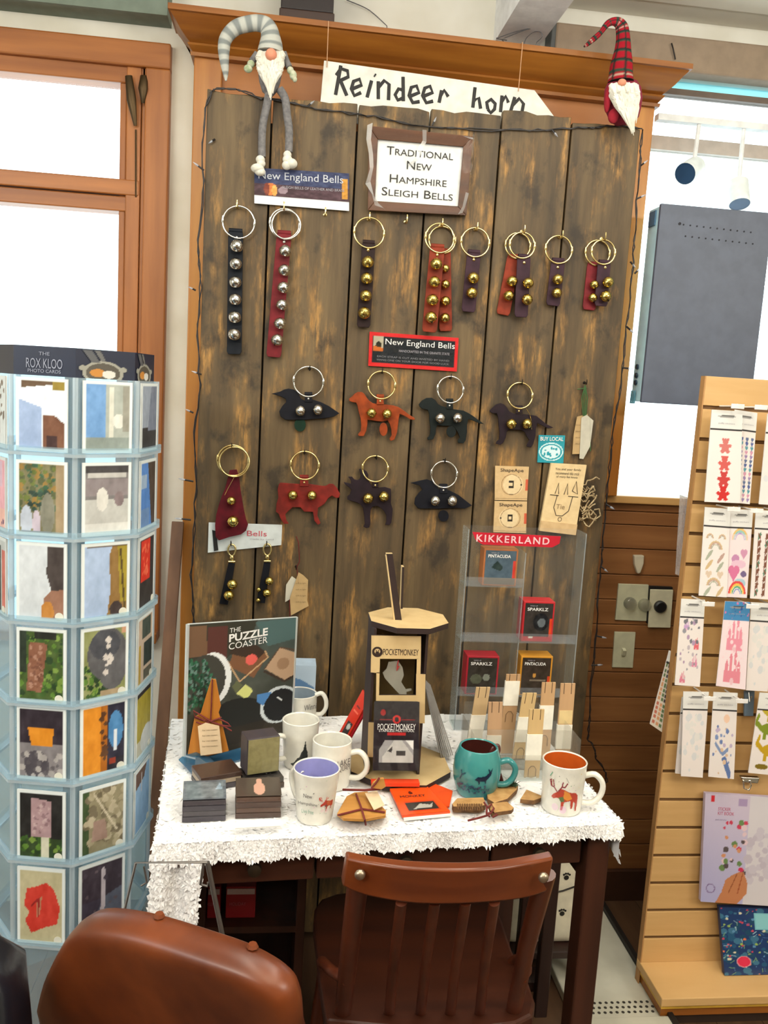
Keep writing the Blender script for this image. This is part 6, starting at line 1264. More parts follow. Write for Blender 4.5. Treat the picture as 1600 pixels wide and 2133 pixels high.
def dino(c, cx, cy, s, col):
    c.ell(cx, cy, .2*s, .05*s, col); c.line([(cx+.15*s, cy+.02*s), (cx+.28*s, cy+.08*s), (cx+.33*s, cy+.085*s)], .06*s, col); c.line([(cx-.18*s, cy), (cx-.32*s, cy+.05*s), (cx-.28*s, cy+.1*s)], .05*s, col)
    for dx in (-.1, .1): c.rect(cx+(dx-.035)*s, cy-.09*s, cx+(dx+.035)*s, cy, col)
def a_bears(c):
    for i, y in enumerate((.62, .43, .26, .1)): bear(c, .5, y, 1.12, [(206, 120, 116), (206, 96, 92), (196, 70, 68), (202, 50, 50)][i])
def a_hearts(c):
    cs = [(96, 112, 150), (150, 130, 176), (206, 150, 176), (90, 150, 166), (84, 100, 156)]
    for r in range(15):
        for q in range(4): heart(c, .15+q*.24, .04+r*.047, .07, cs[(r+q//2) % 5])
def a_rain(c):
    P = [(206, 180, 140), (190, 160, 150), (170, 176, 160)]
    for x, y in ((.27, .68), (.73, .68), (.5, .56), (.5, .14)): bow(c, x, y-.02, .26 if x == .5 else .14, P)
    for x, y in ((.28, .47), (.72, .44), (.3, .36), (.7, .34), (.28, .05), (.74, .06)): c.ell(x, y, .14, .03, P[int(y*50) % 3], rot=.4)
    for x in (.3, .72): heart(c, x, .25, .12, (216, 196, 176))
def a_uni(c):
    bow(c, .5, .66, .36, [(226, 190, 120), (150, 196, 190), (170, 150, 206)]); c.rect(0, 0, 1, .72, (236, 214, 224), .5)
    heart(c, .72, .5, .16, (206, 150, 180)); c.ell(.35, .44, .18, .05, (196, 140, 180)); c.ell(.5, .38, .34, .05, (226, 190, 210)); heart(c, .3, .28, .26, (214, 120, 160)); c.ell(.76, .27, .14, .035, (116, 100, 140)); c.ell(.6, .16, .28, .06, (170, 200, 214)); bow(c, .5, .04, .42, [(220, 80, 80), (236, 190, 90), (100, 170, 120), (90, 130, 200)])
def a_ants(c):
    for r in range(9):
        for q in range(4): c.line([(.14+q*.24, .05+r*.08), (.2+q*.24, .09+r*.08)], .05, (126, 84, 70) if (q+r) % 4 else (90, 130, 110)).line([(.2+q*.24, .05+r*.08), (.14+q*.24, .09+r*.08)], .03, (126, 84, 70))
def a_prin(c):
    for x, y, col in ((.3, .72, (196, 160, 206)), (.75, .5, (222, 110, 120)), (.72, .3, (214, 140, 170)), (.28, .1, (216, 130, 150))): castle(c, x, y-.05, .55, col)
    c.specks(30, [(150, 150, 160), (190, 180, 190), (176, 150, 180), (120, 120, 130)], .05, (.1, .05, .9, .8))
def a_castle(c): castle(c, .5, .5, 1.5, (232, 150, 170)); castle(c, .5, .12, 1.5, (226, 140, 156)); c.specks(20, [(244, 214, 222)], .04, (.1, .05, .9, .75))
def a_blank(c): c.specks(26, [(226, 224, 222), (214, 216, 220)], .08, (.1, .05, .9, .75))
def a_mer(c):
    c.ell(.6, .7, .12, .05, (236, 200, 176)); c.line([(.2, .4), (.5, .28), (.7, .34)], .05, (130, 150, 190)); c.line([(.6, .2), (.8, .05)], .12, (100, 124, 176)); c.ell(.58, .22, .1, .03, (96, 120, 170)); c.specks(22, [(130, 150, 196), (220, 190, 160), (110, 130, 180), (190, 176, 206)], .05, (.1, .03, .95, .6))
def a_dino(c): dino(c, .55, .76, 1.3, (190, 170, 60)); dino(c, .5, .56, 1.5, (130, 146, 50)); dino(c, .62, .3, 1.5, (196, 160, 40)); c.ell(.4, .09, .22, .035, (130, 110, 40)).ell(.8, .1, .1, .03, (150, 140, 60)); c.rect(0, .46, 1, .465, (180, 180, 176))
M_pk = mat('pack_card_white', (232, 230, 228), .55); M_film = clear('pack_film', (1, 1, 1), .95, .08)
packs = [('teddy bear sticker pack, red bears, top row', [(1482, 853), (1546, 857), (1541, 1048), (1467, 1045)], a_bears, .048, None, (1500, 846)), ('tiny heart sticker pack behind the teddy bear stickers', [(1530, 853), (1577, 860), (1561, 1050), (1520, 1046)], a_hearts, .030, None, (1547, 848)),
 ('pale sticker pack cut off by the right border, top row', [(1598, 862), (1660, 866), (1645, 1054), (1580, 1050)], a_blank, .04, None, None),
 ('pale rainbow sticker pack, second row left', [(1468, 1056), (1521, 1060), (1513, 1244), (1455, 1240)], a_rain, .042, None, (1493, 1052)), ('pink unicorn sticker pack, second row middle', [(1520, 1060), (1568, 1062), (1555, 1245), (1512, 1243)], a_uni, .038, None, (1539, 1055)),
 ('brown ant-pattern sticker pack, second row at right border', [(1574, 1062), (1640, 1066), (1625, 1250), (1562, 1246)], a_ants, .040, None, (1592, 1058)),
 ('pink princess sticker pack, third row left', [(1419, 1247), (1468, 1249), (1457, 1430), (1405, 1426)], a_prin, .042, None, (1442, 1242)), ('pink castle sticker pack with blue header, third row', [(1510, 1252), (1562, 1254), (1552, 1436), (1491, 1428)], a_castle, .046, (72, 138, 190), (1531, 1247)),
 ('blank white sticker pack right of the castle stickers', [(1564, 1254), (1625, 1258), (1598, 1440), (1553, 1437)], a_blank, .040, None, (1583, 1250)),
 ('white sticker pack peeking out behind the front one, bottom row left', [(1420, 1452), (1468, 1446), (1452, 1616), (1406, 1610)], a_blank, .030, None, None), ('nearly blank white sticker pack, bottom row left', [(1423, 1440), (1476, 1441), (1463, 1619), (1418, 1616)], a_blank, .044, None, (1446, 1432)),
 ('pale blue mermaid sticker pack, bottom row middle', [(1486, 1441), (1536, 1443), (1528, 1622), (1475, 1617)], a_mer, .042, None, (1510, 1437)), ('green and yellow dinosaur sticker pack, bottom row at right border', [(1582, 1442), (1645, 1446), (1620, 1615), (1558, 1609)], a_dino, .042, None, None)]
for lab, q, art, off, hc, pg in packs:
    o4 = [S_(*q[0], off), S_(*q[1], off), S_(*q[2], off+.004), S_(*q[3], off+.004)]
    t = thing('sticker_pack', lab, 'sticker pack', sum(o4, V())/4, 'sticker packs hanging on the slatwall')
    MB().prism(o4, NY, .0016).build('backing_card', M_pk, t)
    c = Cv(46, 110, (234, 226, 224) if art is not a_castle else (240, 222, 228)); art(c); c.rect(0, .8, 1, 1, hc or (228, 228, 226)); c.rect(0, .785, 1, .80, hc or (40, 38, 42)); c.ell(.5, .935, .3, .012, (150, 150, 150)).ell(.55, .945, .2, .008, (60, 58, 58))
    if hc: c.specks(16, [(60, 96, 170), (206, 120, 160)], .03, (0, .8, 1, 1))
    f = quadf(*o4, n=NY, d=.0022); printed('sticker_print', c, f, t, GLOSS)
    letters('small_lettering', 'puffy stickers', f(.5, .86)+NY*.0004, o4[1]-o4[0], o4[0]-o4[3], .004, mat('grey_ink', (168, 166, 176), .6), t, w=.04)
    if pg: peg(pg[0], pg[1])
# peg clip, metal hook
t = thing('blue_grey_clip', 'blue-grey plastic clip hanging between bottom row sticker packs', 'clip', S_(1558, 1460, .02))
MB().prism([S_(1549, 1438, .012), S_(1570, 1438, .012), S_(1567, 1490, .012), S_(1548, 1490, .012)], NY, .006).build('clip_body', mat('blue_grey_plastic', (104, 124, 142), .4), t, bevel=.001)
MB().sweep([S_(1560, 1442, .02), S_(1562, 1462, .03), S_(1566, 1450, .028)], .0014, 6).build('clip_wire', M_silver, t, smooth=60)
t = thing('metal_clip', 'shiny metal bulldog clip above the lilac sticker book', 'clip', S_(1556, 1628, .02))
MB().prism([S_(1538, 1614, .01), S_(1578, 1616, .01), S_(1574, 1628, .012), S_(1545, 1626, .012)], NY, .012).build('clip_plate', M_silver, t, bevel=.002)
MB().sweep([S_(1548, 1626, .024), S_(1550, 1642, .026), S_(1560, 1646, .026), S_(1565, 1636, .026), S_(1562, 1626, .024)], .0022, 8).build('clip_ring', M_silver, t, smooth=60)
# lilac sticker book
q = [S_(1465, 1648, .010), S_(1665, 1660, .010), S_(1640, 1884, .016), S_(1455, 1872, .016)]
t = thing('lilac_sticker_book', 'lilac sticker workbook with a hand on its cover', 'book', sum(q, V())/4)
MB().prism(q, NY, .012).build('book_block', mat('lilac_cover', (196, 186, 214), .4), t, bevel=.001)
c = Cv(110, 120, (198, 188, 218)); c.fade((176, 176, 220), (210, 196, 214), (.3, .8)); c.rect(.46, 0, 1, 1, (216, 212, 220))
c.specks(60, [(196, 188, 204), (204, 198, 212)], .035, (.48, .2, 1, .74))
c.specks(26, [(206, 70, 96), (226, 200, 210), (90, 80, 84), (110, 140, 90), (214, 150, 110)], .022, (.2, .28, .45, .76))
c.poly([(.16, 0), (.4, 0), (.5, .1), (.5, .2), (.45, .3), (.4, .3), (.32, .26), (.26, .22), (.22, .1)], (196, 130, 90)); c.line([(.38, .28), (.3, .1)], .01, (150, 90, 60)).line([(.44, .28), (.4, .1)], .012, (160, 90, 60)); c.ell(.42, .32, .03, .02, (206, 60, 96)); c.rect(.06, .93, .1, .985, (206, 50, 60)).rect(.34, .9, .44, .97, (170, 150, 190)); c.ell(.1, .13, .05, .045, (130, 110, 160), ring=.6)
f = quadf(*q, n=NY, d=.0126); printed('cover_picture', c, f, t, GLOSS)
for s, v in (('STICKER', .87), ('KIT BOOK', .83)): letters('lettering', s, f(.2 if s == 'STICKER' else .22, v)+NY*.0004, q[1]-q[0], (0, 0, 1), .009, mat('rose_ink', (206, 110, 140), .5), t, w=.034 if s == 'STICKER' else .044)
letters('small_lettering', 'peel and play', f(.17, .77)+NY*.0004, q[1]-q[0], (0, 0, 1), .005, mat('lilac_ink', (140, 126, 170), .5), t, w=.03)
# floral notebook on the base shelf
q = [S_(1493, 1883, .006), S_(1690, 1889, .006), onY(1695, 2078, SY-.045), onY(1498, 2070, SY-.045)]; q[2].z = q[3].z = max(zdk+.002, q[3].z)
t = thing('floral_notebook', 'dark blue floral notebook with a red round seal standing on the base shelf', 'notebook', q[3]*.5+q[2]*.5)
MB().prism(q, NY, .014).build('book_block', mat('navy_cover', (30, 52, 96), .4), t, bevel=.0015)
c = Cv(130, 120, (32, 58, 104)); c.specks(150, [(36, 84, 120), (28, 70, 100), (60, 110, 140)], .03); c.specks(130, [(190, 70, 90), (150, 180, 90), (206, 206, 180), (90, 140, 180), (214, 120, 80)], .012)
for k in range(90): x, y, a = c.g.rand(), c.g.rand(), c.g.rand()*6.28; c.line([(x, y), (x+.05*math.cos(a), y+.05*math.sin(a))], .009, [(150, 186, 200), (110, 150, 110), (60, 100, 150)][k % 3])
c.rect(.35, .68, .95, .93, (120, 186, 196)).rect(.37, .695, .93, .915, (134, 196, 204)); c.ell(.21, .2, .075, .085, (206, 150, 160)).ell(.21, .2, .065, .075, (216, 52, 84))
f = quadf(*q, n=NY, d=.0146); printed('cover_picture', c, f, t, GLOSS)
# packs hanging off the panel's left side
def sidepack(name, lab, q, Y, m, art=None):
    p = [onY(x, y, Y+dy) for (x, y), dy in zip(q, (0, -.01, -.02, .0))]
    t = thing(name, lab, 'sticker pack', sum(p, V())/4); MB().prism(p, (0, 1, 0), .002).build('backing_card', m, t)
    if art: c = Cv(30, 70, (214, 204, 190)); art(c); printed('sticker_print', c, quadf(*p, n=NY, d=.0008), t, GLOSS)
    return t
def a_grid(c):
    cs = [(190, 110, 90), (206, 150, 110), (96, 120, 84), (70, 66, 76), (150, 130, 110)]
    for r in range(13):
        for q in range(5): c.rect(.06+q*.19, .04+r*.062, .19+q*.19, .085+r*.062, cs[min(4, (q+r//5) % 5)])
    c.rect(0, .86, 1, 1, (226, 224, 220)).rect(0, .83, 1, .86, (50, 48, 50))
sidepack('sticker_pack', 'colour-grid sticker sheet curling off the slatwall\'s left side', [(1394, 1355), (1413, 1362), (1392, 1534), (1354, 1508)], 1.99, M_pk, a_grid)
sidepack('sticker_pack', 'clear-wrapped pack seen edge-on at the slatwall\'s upper left side', [(1417, 1031), (1444, 1040), (1431, 1206), (1407, 1196)], 2.0, clear('cloudy_film', (.95, .95, .96), .5, .15, (200, 186, 180)))
sidepack('notebook_edge', 'grey-lilac notebook edge along the slatwall\'s lower left side', [(1383, 1552), (1393, 1552), (1378, 1730), (1368, 1726)], 2.0, mat('lilac_grey', (140, 126, 150), .5))
# ================================================================== WALL PLATES, MONITOR, SPOTLIGHTS, LATH
M_plate = mat('ivory_plate', (206, 204, 174), .4)
def W_(x, y, o=.0): return onY(x, y, 2.368-o)
t = thing('double_dimmer_plate', 'ivory double dimmer plate with two clear knobs on the wainscot', 'light switch', W_(1315, 1255))
MB().prism([W_(1287, 1215), W_(1350, 1217), W_(1345, 1293), W_(1280, 1290)], NY, .007).build('plate', M_plate, t, bevel=.0015)
RX = Matrix.Rotation(PI/2, 3, 'X')
for x, y in ((1311, 1256), (1341, 1259)): MB().lathe(W_(x, y, .007), [(.018, 0), (.019, .008), (.017, .018), (.010, .022)], 18, rot=RX).build('clear_knob', clear('clear_knob_plastic', (1, 1, .98), .55, .05, (220, 218, 196)), t, smooth=40); MB().lathe(W_(x, y, .0072), [(.006, 0), (.006, .012)], 12, rot=RX).build('knob_core', mat('dark_core', (90, 84, 66), .5), t)
t = thing('fan_control_plate', 'cream plate with black round knob on a black backing, right of the dimmers', 'light switch', W_(1374, 1263))
MB().prism([W_(1350, 1219), W_(1398, 1221), W_(1391, 1300), W_(1345, 1297)], NY, .012).build('black_backing', M_black, t, bevel=.001)
MB().prism([W_(1354, 1227, .012), W_(1401, 1228, .012), W_(1395, 1307, .012), W_(1349, 1306, .012)], NY, .006).build('plate', mat('cream_plate', (220, 214, 184), .4), t, bevel=.0015)
MB().lathe(W_(1374, 1263, .018), [(.018, 0), (.018, .010), (.014, .014)], 20, rot=RX).build('black_knob', M_black, t, smooth=40)
t = thing('toggle_switch_plate', 'ivory single toggle switch plate below the dimmers', 'light switch', W_(1299, 1352))
MB().prism([W_(1279, 1315), W_(1323, 1316), W_(1317, 1390), W_(1274, 1389)], NY, .006).build('plate', M_plate, t, bevel=.0015)
MB().box(W_(1299, 1358, .009), (.010, .014, .020), 0, Matrix.Rotation(.4, 3, 'X')).build('toggle', M_plate, t, bevel=.001)
t = thing('night_light', 'small frosted night light above the dimmer plate', 'night light', W_(1325, 1175))
MB().prism([W_(1317, 1155), W_(1338, 1155), W_(1337, 1172), W_(1330, 1192), W_(1324, 1193), W_(1318, 1174)], NY, .016).build('diffuser', mat('frosted_shade', (206, 196, 172), .4), t, bevel=.003)
# monitor in front of the right window
p = onY(1375, 425, 2.2); X0, X1, z0, z1 = .931, 1.238, 1.533, 2.041
t = thing('flat_screen', 'dark flat screen with side ports hung in front of the right window', 'screen', ((X0+X1)/2, 2.25, z0))
M_scr = mat('screen_hazy_slate', (84, 92, 110), .45); M_side = mat('screen_side_windowlit', (196, 234, 250), .4)  # window haze lightens the front's colour; the side's blue paints in window light
MB().bb((X0, 2.2, z0), (X1, 2.212, z1)).build('front_panel', M_scr, t, bevel=.002)
MB().bb((X0+.001, 2.212, z0+.002), (X1-.001, 2.275, z1-.004)).build('casing', M_side, t, bevel=.003)
M_port = mat('port_dark', (24, 46, 66), .5)
for y, h_ in ((764, .012), (782, .012), (797, .014)): 
    z = onX(1332, y, X0).z; MB().lathe((X0-.001, 2.245, z), [(.007, 0), (.007, .004)], 12, rot=Matrix.Rotation(-PI/2, 3, 'Y')).build('port', M_port, t)
b = MB()
for k in range(3): b.sweep([(X0-.004, 2.235+k*.012, z0-.004), (X0-.005, 2.237+k*.012, z0+.03), (X0-.003, 2.241+k*.012, z0+.03), (X0-.003, 2.243+k*.012, z0-.004)], .0014, 5)
b.build('cable_loop', mat('teal_cable', (90, 150, 170), .5), t)
MB().bb((X0-.003, 2.225, z1-.05), (X0+.001, 2.265, z1-.012)).build('socket_plate', mat('screen_side_dark', (70, 110, 140), .5), t, bevel=.001)
M_hole = mat('vent_hole', (30, 32, 42), .7)
for r, y in enumerate((468, 492)):
    for k in range(11): c = onY(1424+k*14+(4 if r else 0), y+k*1.6, 2.2); MB().lathe(c+V((0, -.0002, 0)), [(.0022, 0), (.0022, .0008)], 8, rot=RX).build('vent_hole', M_hole, t)
MB().lathe(onY(1416, 466, 2.2)+V((0, -.0002, 0)), [(.0038, 0), (.0038, .001)], 10, rot=RX).build('screw', M_hole, t)
MB().bb((1.06, 2.275, 1.7), (1.12, 2.40, 1.76)).build('mount_arm', mat('pale_steel', (186, 190, 194), .4, .6), t)
bar = thing('track_light_bar', 'pale horizontal bar carrying white spotlights across the right window', 'light bar', (1.4, 2.33, z_b))
MB().bb((.95, 2.32, z_b+.034), (2.0, 2.345, z_b+.05)).build('bar', M_white, bar)
def spot(lab, px, py, axis, r, L, group=None):
    c = onY(px, py, 2.3); ax = V(axis).normalized(); R = ax.to_track_quat('Z', 'Y').to_matrix()
    t = thing('spotlight', lab, 'spotlight', c)
    MB().lathe(c, [(r, 0), (r*1.02, -.006), (r, -L), (r*.4, -L-.006)], 24, rot=R, cap=False).build('housing', mat('white_lamp_can', (236, 244, 244), .5), t, smooth=40)
    MB().lathe(c-ax*.003, [(r*.97, 0), (r*.97, .0015)], 24, rot=R).build('dark_lens', mat('lens_blue', (40, 70, 104), .35), t, smooth=40)
    q = c-ax*(L*.8); MB().sweep([q, V((q.x, 2.33, z_b+.036))], .006, 8).build('stem', M_white, t, smooth=40)
spot('white spotlight tilted towards the room above the flat screen\'s left half', 1427, 362, (-.62, -.6, -.42), .028, .075)
spot('white spotlight pointing down over the flat screen\'s right half', 1541, 426, (-.05, -.42, -.9), .027, .07)
b = MB(); a0, a1 = V((-.303, 2.04, .0)), V((-.277, 2.312, 1.145)); d = (a1-a0).normalized(); q = V((1, 0, 0)); 
b.prism([a0-q*.016, a0+q*.016, a1+q*.016, a1-q*.016], (0, -1, .2), .010)
tag(b.build('wooden_lath', wood('brown_lath', (134, 96, 70), (104, 72, 52), 'Z', .5), None, bevel=.002), 'thin brown wooden lath leaning beside the left window', 'lath')
# ================================================================== UNDER AND IN FRONT OF THE DESK
t = thing('perforated_floor_panel', 'long white perforated metal panel lying on the floor right of the desk', 'floor panel', (.885, 2.0, 0))
M_pan = mat('white_metal', (206, 204, 188), .4, col2=(190, 188, 172), nscale=9)
MB().bb((.765, 1.70, 0), (1.0, 2.30, .028)).build('panel', M_pan, t, bevel=.004)
MB().bb((1.0, 1.70, 0), (1.014, 2.345, .040)).build('black_trim', mat('black_trim', (30, 26, 24), .5), t, bevel=.002)
MB().bb((.765, 1.70, .028), (1.0, 1.825, .034)).build('raised_lip', M_pan, t, bevel=.002)
hole = MB().lathe((0, 0, 0), [(.0042, 0), (.0042, .0008)], 8).build('perforation', mat('perforation_dark', (56, 52, 46), .7), None); hm = hole.data; bpy.data.objects.remove(hole)
for r in range(3):
    for k in range(14): put(hm, 'perforation', t, (.785+k*.0155+(r % 2)*.007, 1.848+r*.017, .0281))
# low stand with two uprights carrying the paw-print tin
st = thing('low_stand', 'small dark wooden stand with tall uprights carrying the paw print tin', 'stand', (.72, 2.03, 0))
M_stool = wood('black_brown_wood', (52, 30, 24), (34, 20, 17), 'Z', .4)
MB().bb((.60, 1.955, .098), (.845, 2.135, .118)).build('shelf', M_stool, st, bevel=.003)
for x, y, z0 in ((.615, 1.97, 0), (.615, 2.12, 0), (.83, 1.97, .0285), (.83, 2.12, .0285)): MB().bb((x-.012, y-.012, z0), (x+.012, y+.012, .098)).build('leg', M_stool, st, bevel=.002)
MB().bb((.676, 1.872, -.011), (.708, 1.90, .56)).build('upright', M_stool, st, bevel=.003)
MB().bb((.636, 1.925, .118), (.664, 1.953, .56)).build('upright', M_stool, st, bevel=.003)
MB().bb((.64, 1.90, .05), (.70, 1.96, .075)).build('stretcher', M_stool, st)
MB().bb((.636, 1.925, -.011), (.664, 1.953, .118)).build('upright', M_stool, st, bevel=.003)
TY = 1.985
t = thing('paw_print_tin', 'cream tin bin with black paw prints standing on the dark stand under the desk', 'bin', (.715, 2.05, .119))
M_tin = mat('cream_tin', (226, 220, 198), .35)
def rrect(cx, cy, hx, hy, r, z, n=5):
    return [V((cx+sx*(hx-r)+r*math.cos(a0+PI/2*k/n), cy+sy*(hy-r)+r*math.sin(a0+PI/2*k/n), z)) for sx, sy, a0 in ((1, 1, 0), (-1, 1, PI/2), (-1, -1, PI), (1, -1, 1.5*PI)) for k in range(n+1)]
b = MB(); L = []
for s, z in ((.84, .1195), (.93, .124), (.985, .137), (1, .152), (1, .42), (.97, .425)): L.append(rrect(.715, TY+.068, .107*s, .066*s, .025, z))
m_ = len(L[0]); b.add([p for l in L for p in l], [(i*m_+j, i*m_+(j+1) % m_, (i+1)*m_+(j+1) % m_, (i+1)*m_+j) for i in range(5) for j in range(m_)]+[tuple(range(m_-1, -1, -1)), tuple(5*m_+j for j in range(m_))])
b.build('tin_body', M_tin, t, smooth=40)
MB().sweep([onY(x, y, TY) for x, y in [(1060, 1868), (1120, 1866), (1172, 1856), (1200, 1846), (1214, 1834)]], .0022, 6).build('wire_handle', M_iron, t, smooth=60)
for px, py, s in ((1180, 1828, 1.2), (1206, 1862, 1.1), (1171, 1903, 1.2), (1200, 1919, 1.1), (1130, 1940, 1.5), (1143, 1860, 1.1), (1100, 1915, 1.2)):
    b = MB(); c0 = onY(px, py, TY+.0018)
    for dx, dz, r in ((0, 0, .0055), (-.006, .0068, .0024), (-.002, .0092, .0024), (.0028, .0092, .0024), (.0068, .0068, .0024)):
        b.prism([c0+V((s*(dx+r*math.cos(a)), 0, s*(dz+r*math.sin(a)))) for a in [2*PI*i/10 for i in range(10)]], NY, .0008)
    b.build('paw_print', M_ink, t)
tag(MB().prism([V((.585, 1.948, .119)), V((.624, 1.946, .119)), V((.618, 1.953, .162)), V((.588, 1.953, .162))], (0, 1, 0), .0015).build('yellow_card', mat('bright_yellow', (232, 220, 20), .5), None), 'bright yellow card beside the paw print tin under the desk', 'card')
t = thing('open_crate', 'dark open wooden crate under the desk\'s left half holding red packages', 'crate', (.0, 1.9, 0))
M_cr = wood('crate_wood', (66, 34, 22), (44, 24, 16), 'Z', .45)
for x in (-.15, .065): MB().bb((x, 1.72, .0), (x+.02, 1.98, .56)).build('side_board', M_cr, t, bevel=.002)
MB().bb((-.13, 1.965, 0), (.065, 1.98, .56)).build('back_board', M_cr, t); MB().bb((-.13, 1.72, .347), (.065, 1.965, .362)).build('shelf', M_cr, t); MB().bb((-.13, 1.72, .0), (.065, 1.965, .02)).build('bottom', M_cr, t)
for lab, x0, x1, wx in (('red package with a pale label strip, right one in the crate', -.088, -.024, .06), ('red package with a pale label strip, left one in the crate', -.128, -.1, .05)):
    q = thing('red_package', lab, 'package', ((x0+x1)/2, 1.78, .363))
    MB().bb((x0, 1.75, .363), (x1, 1.83, .437)).build('carton', mat('deep_red_card', (150, 24, 32), .5), q, bevel=.002)
    MB().bb((x0+.002, 1.7485, .420), (x1-.002, 1.75, .433)).build('label_strip', mat('pale_strip', (196, 176, 176), .5), q)
    letters('lettering', 'HOLIDAY', V(((x0+x1)/2-.006, 1.7485, .398)), (1, 0, 0), (0, 0, 1), .008, mat('faint_pink_ink', (180, 90, 96), .5), q, w=(x1-x0)*.55)
# ---- wooden chair
ch = thing('wooden_chair', 'reddish brown wooden chair with spindle back tucked under the desk', 'chair', (.28, 1.4, 0))
M_ch = wood('chair_wood', (124, 62, 28), (92, 42, 20), 'X', .3, 7, .05); M_chz = wood('chair_post_wood', (104, 50, 28), (76, 34, 20), 'Z', .3, 7, .05)
top = [(722, 1787, 1.150), (770, 1797, 1.128), (850, 1808, 1.108), (950, 1812, 1.100), (1040, 1808, 1.108), (1110, 1796, 1.128), (1154, 1787, 1.148)]
bot = [(712, 1846, 1.160), (760, 1866, 1.138), (850, 1882, 1.118), (940, 1885, 1.110), (1030, 1880, 1.118), (1095, 1872, 1.138), (1140, 1858, 1.158)]
tp_ = [V(p) for p in spl([tuple(onY(x, y, Y)) for x, y, Y in top], 5)]; bp_ = [V(p) for p in spl([tuple(onY(x, y, Y)) for x, y, Y in bot], 5)]
b = MB(); k = len(tp_); off = V((0, .022, 0))
vs = tp_+bp_+[p+off for p in tp_]+[p+off for p in bp_]
fs = [(i, i+1, k+i+1, k+i) for i in range(k-1)]+[(2*k+i+1, 2*k+i, 3*k+i, 3*k+i+1) for i in range(k-1)]+[(i+1, i, 2*k+i, 2*k+i+1) for i in range(k-1)]+[(k+i, k+i+1, 3*k+i+1, 3*k+i) for i in range(k-1)]+[(0, k, 3*k, 2*k), (k-1, 3*k-1, 4*k-1, 2*k-1)]
b.add(vs, fs).build('top_rail', M_ch, ch, smooth=35, bevel=.005)
SZ = .43
def post(px, py, Y, qx, qy, r0, r1, nm='back_post', z=SZ):
    a = onY(px, py, Y); q = onZ(qx, qy, z); m_ = a.lerp(q, .5)+V((0, .008, 0))
    MB().sweep([a, m_, q], [r0, (r0+r1)/2, r1], 12, flat=.7).build(nm, M_chz, ch, smooth=50); return a, q
pl_ = post(748, 1822, 1.158, 714, 2112, .0165, .015); pr_ = post(1136, 1822, 1.156, 1070, 2106, .0165, .015)
for px, qx in ((836, 815), (906, 880), (970, 942), (1030, 1003)): post(px, 1880, 1.128, qx-4, 2112, .0085, .0095, 'spindle')
for x, y in ((750, 1822), (1132, 1828)): MB().ball(onY(x, y, 1.125 if x > 800 else 1.127), (.008, .006, .008), 12, 8).build('rail_bolt', mat('old_steel', (176, 160, 140), .35, .9), ch, smooth=60)
sl, sr = pl_[1], pr_[1]; b = MB(); cx = (sl.x+sr.x)/2
pts = [(sl.x-.03, sl.y-.02), (cx, sl.y-.045), (sr.x+.03, sl.y-.02), (sr.x+.04, sl.y+.16), (sr.x+.025, sl.y+.34), (cx, sl.y+.37), (sl.x-.025, sl.y+.34), (sl.x-.04, sl.y+.16)]
seat = spl([(x, y, 0) for x, y in pts]+[(pts[0][0], pts[0][1], 0)], 4)[:-1]
b.prism([V((x, y, SZ-.03)) for x, y, z in seat], (0, 0, 1), .034); b.build('seat', wood('shaded_seat_wood', (72, 34, 18), (52, 24, 14), 'X', .45, 7, .05), ch, bevel=.006)  # seat wood darkened in colour to stand in for the shade at the desk
for s, (x, y) in zip((-1, 1, -1, 1), ((sl.x, sl.y+.03), (sr.x, sl.y+.03), (sl.x, sl.y+.31), (sr.x, sl.y+.31))): MB().sweep([(x, y, SZ-.03), (x+s*.035, y+(-.04 if y < sl.y+.1 else .03), -.008)], [.018, .013], 10).build('leg', M_chz, ch, smooth=50)
for pa_, pq, s in ((pl_[0].lerp(pl_[1], .72), sl, -1), (pr_[0].lerp(pr_[1], .72), sr, 1)):
    MB().sweep([V(p) for p in spl([tuple(pa_), (pa_.x+s*.022, pa_.y+.04, pa_.z-.012), (pq.x+s*.034, pq.y+.10, SZ+.03), (pq.x+s*.03, pq.y+.13, SZ)], 4)], .0095, 10).build('hip_brace', M_chz, ch, smooth=60)
MB().sweep([(sl.x-.01, sl.y+.03, .22), (sr.x+.01, sl.y+.03, .22)], .009, 8).build('stretcher', M_chz, ch, smooth=50); MB().sweep([(sl.x-.01, sl.y+.31, .22), (sr.x+.01, sl.y+.31, .22)], .009, 8).build('stretcher', M_chz, ch, smooth=50)
# ---- brown leather chair back in the foreground
lc = thing('leather_chair', 'glossy brown leather chair with rounded back in the lower left foreground', 'chair', (-.1, .95, 0))
M_lea = mat('saddle_leather', (118, 58, 26), .34, col2=(78, 34, 16), nscale=9, bump=.06, det=4)
A_, B_ = onZ(170, 1945, .86), onZ(585, 2100, .86); uu = (B_-A_).normalized(); dn = V((uu.y*-.28, uu.x*.28, -1)).normalized(); dn = (V((0, 0, -1))+V((-uu.y, uu.x, 0))*.30).normalized()
nn = uu.cross(dn).normalized(); nn = nn if nn.y > 0 else -nn
def LP(x, y): return onP(x, y, A_, nn)
ol = [(62, 2118), (76, 2060), (102, 2004), (132, 1962), (168, 1946), (230, 1951), (300, 1968), (390, 1998), (480, 2030), (535, 2058), (572, 2086), (592, 2118)]
pts = [LP(x, y) for x, y in ol]; lo = [pts[-1]+dn*.06, pts[-1]+dn*.30-uu*.02, pts[0]+dn*.34+uu*.02]
ring_ = pts+lo; cen = sum(ring_, V())/len(ring_)
b = MB(); LV = []
for s, dd in ((.0, -.0), (.55, .0), (.8, .0), (.92, .002), (.975, .008), (1, .02), (1, .032), (.97, .044), (.9, .05), (0, .05)):
    LV.append([cen+(p-cen)*s+nn*dd for p in [V(q) for q in spl([tuple(p) for p in ring_]+[tuple(ring_[0])], 3)[:-1]]])
m_ = len(LV[0]); bu = -nn*.0
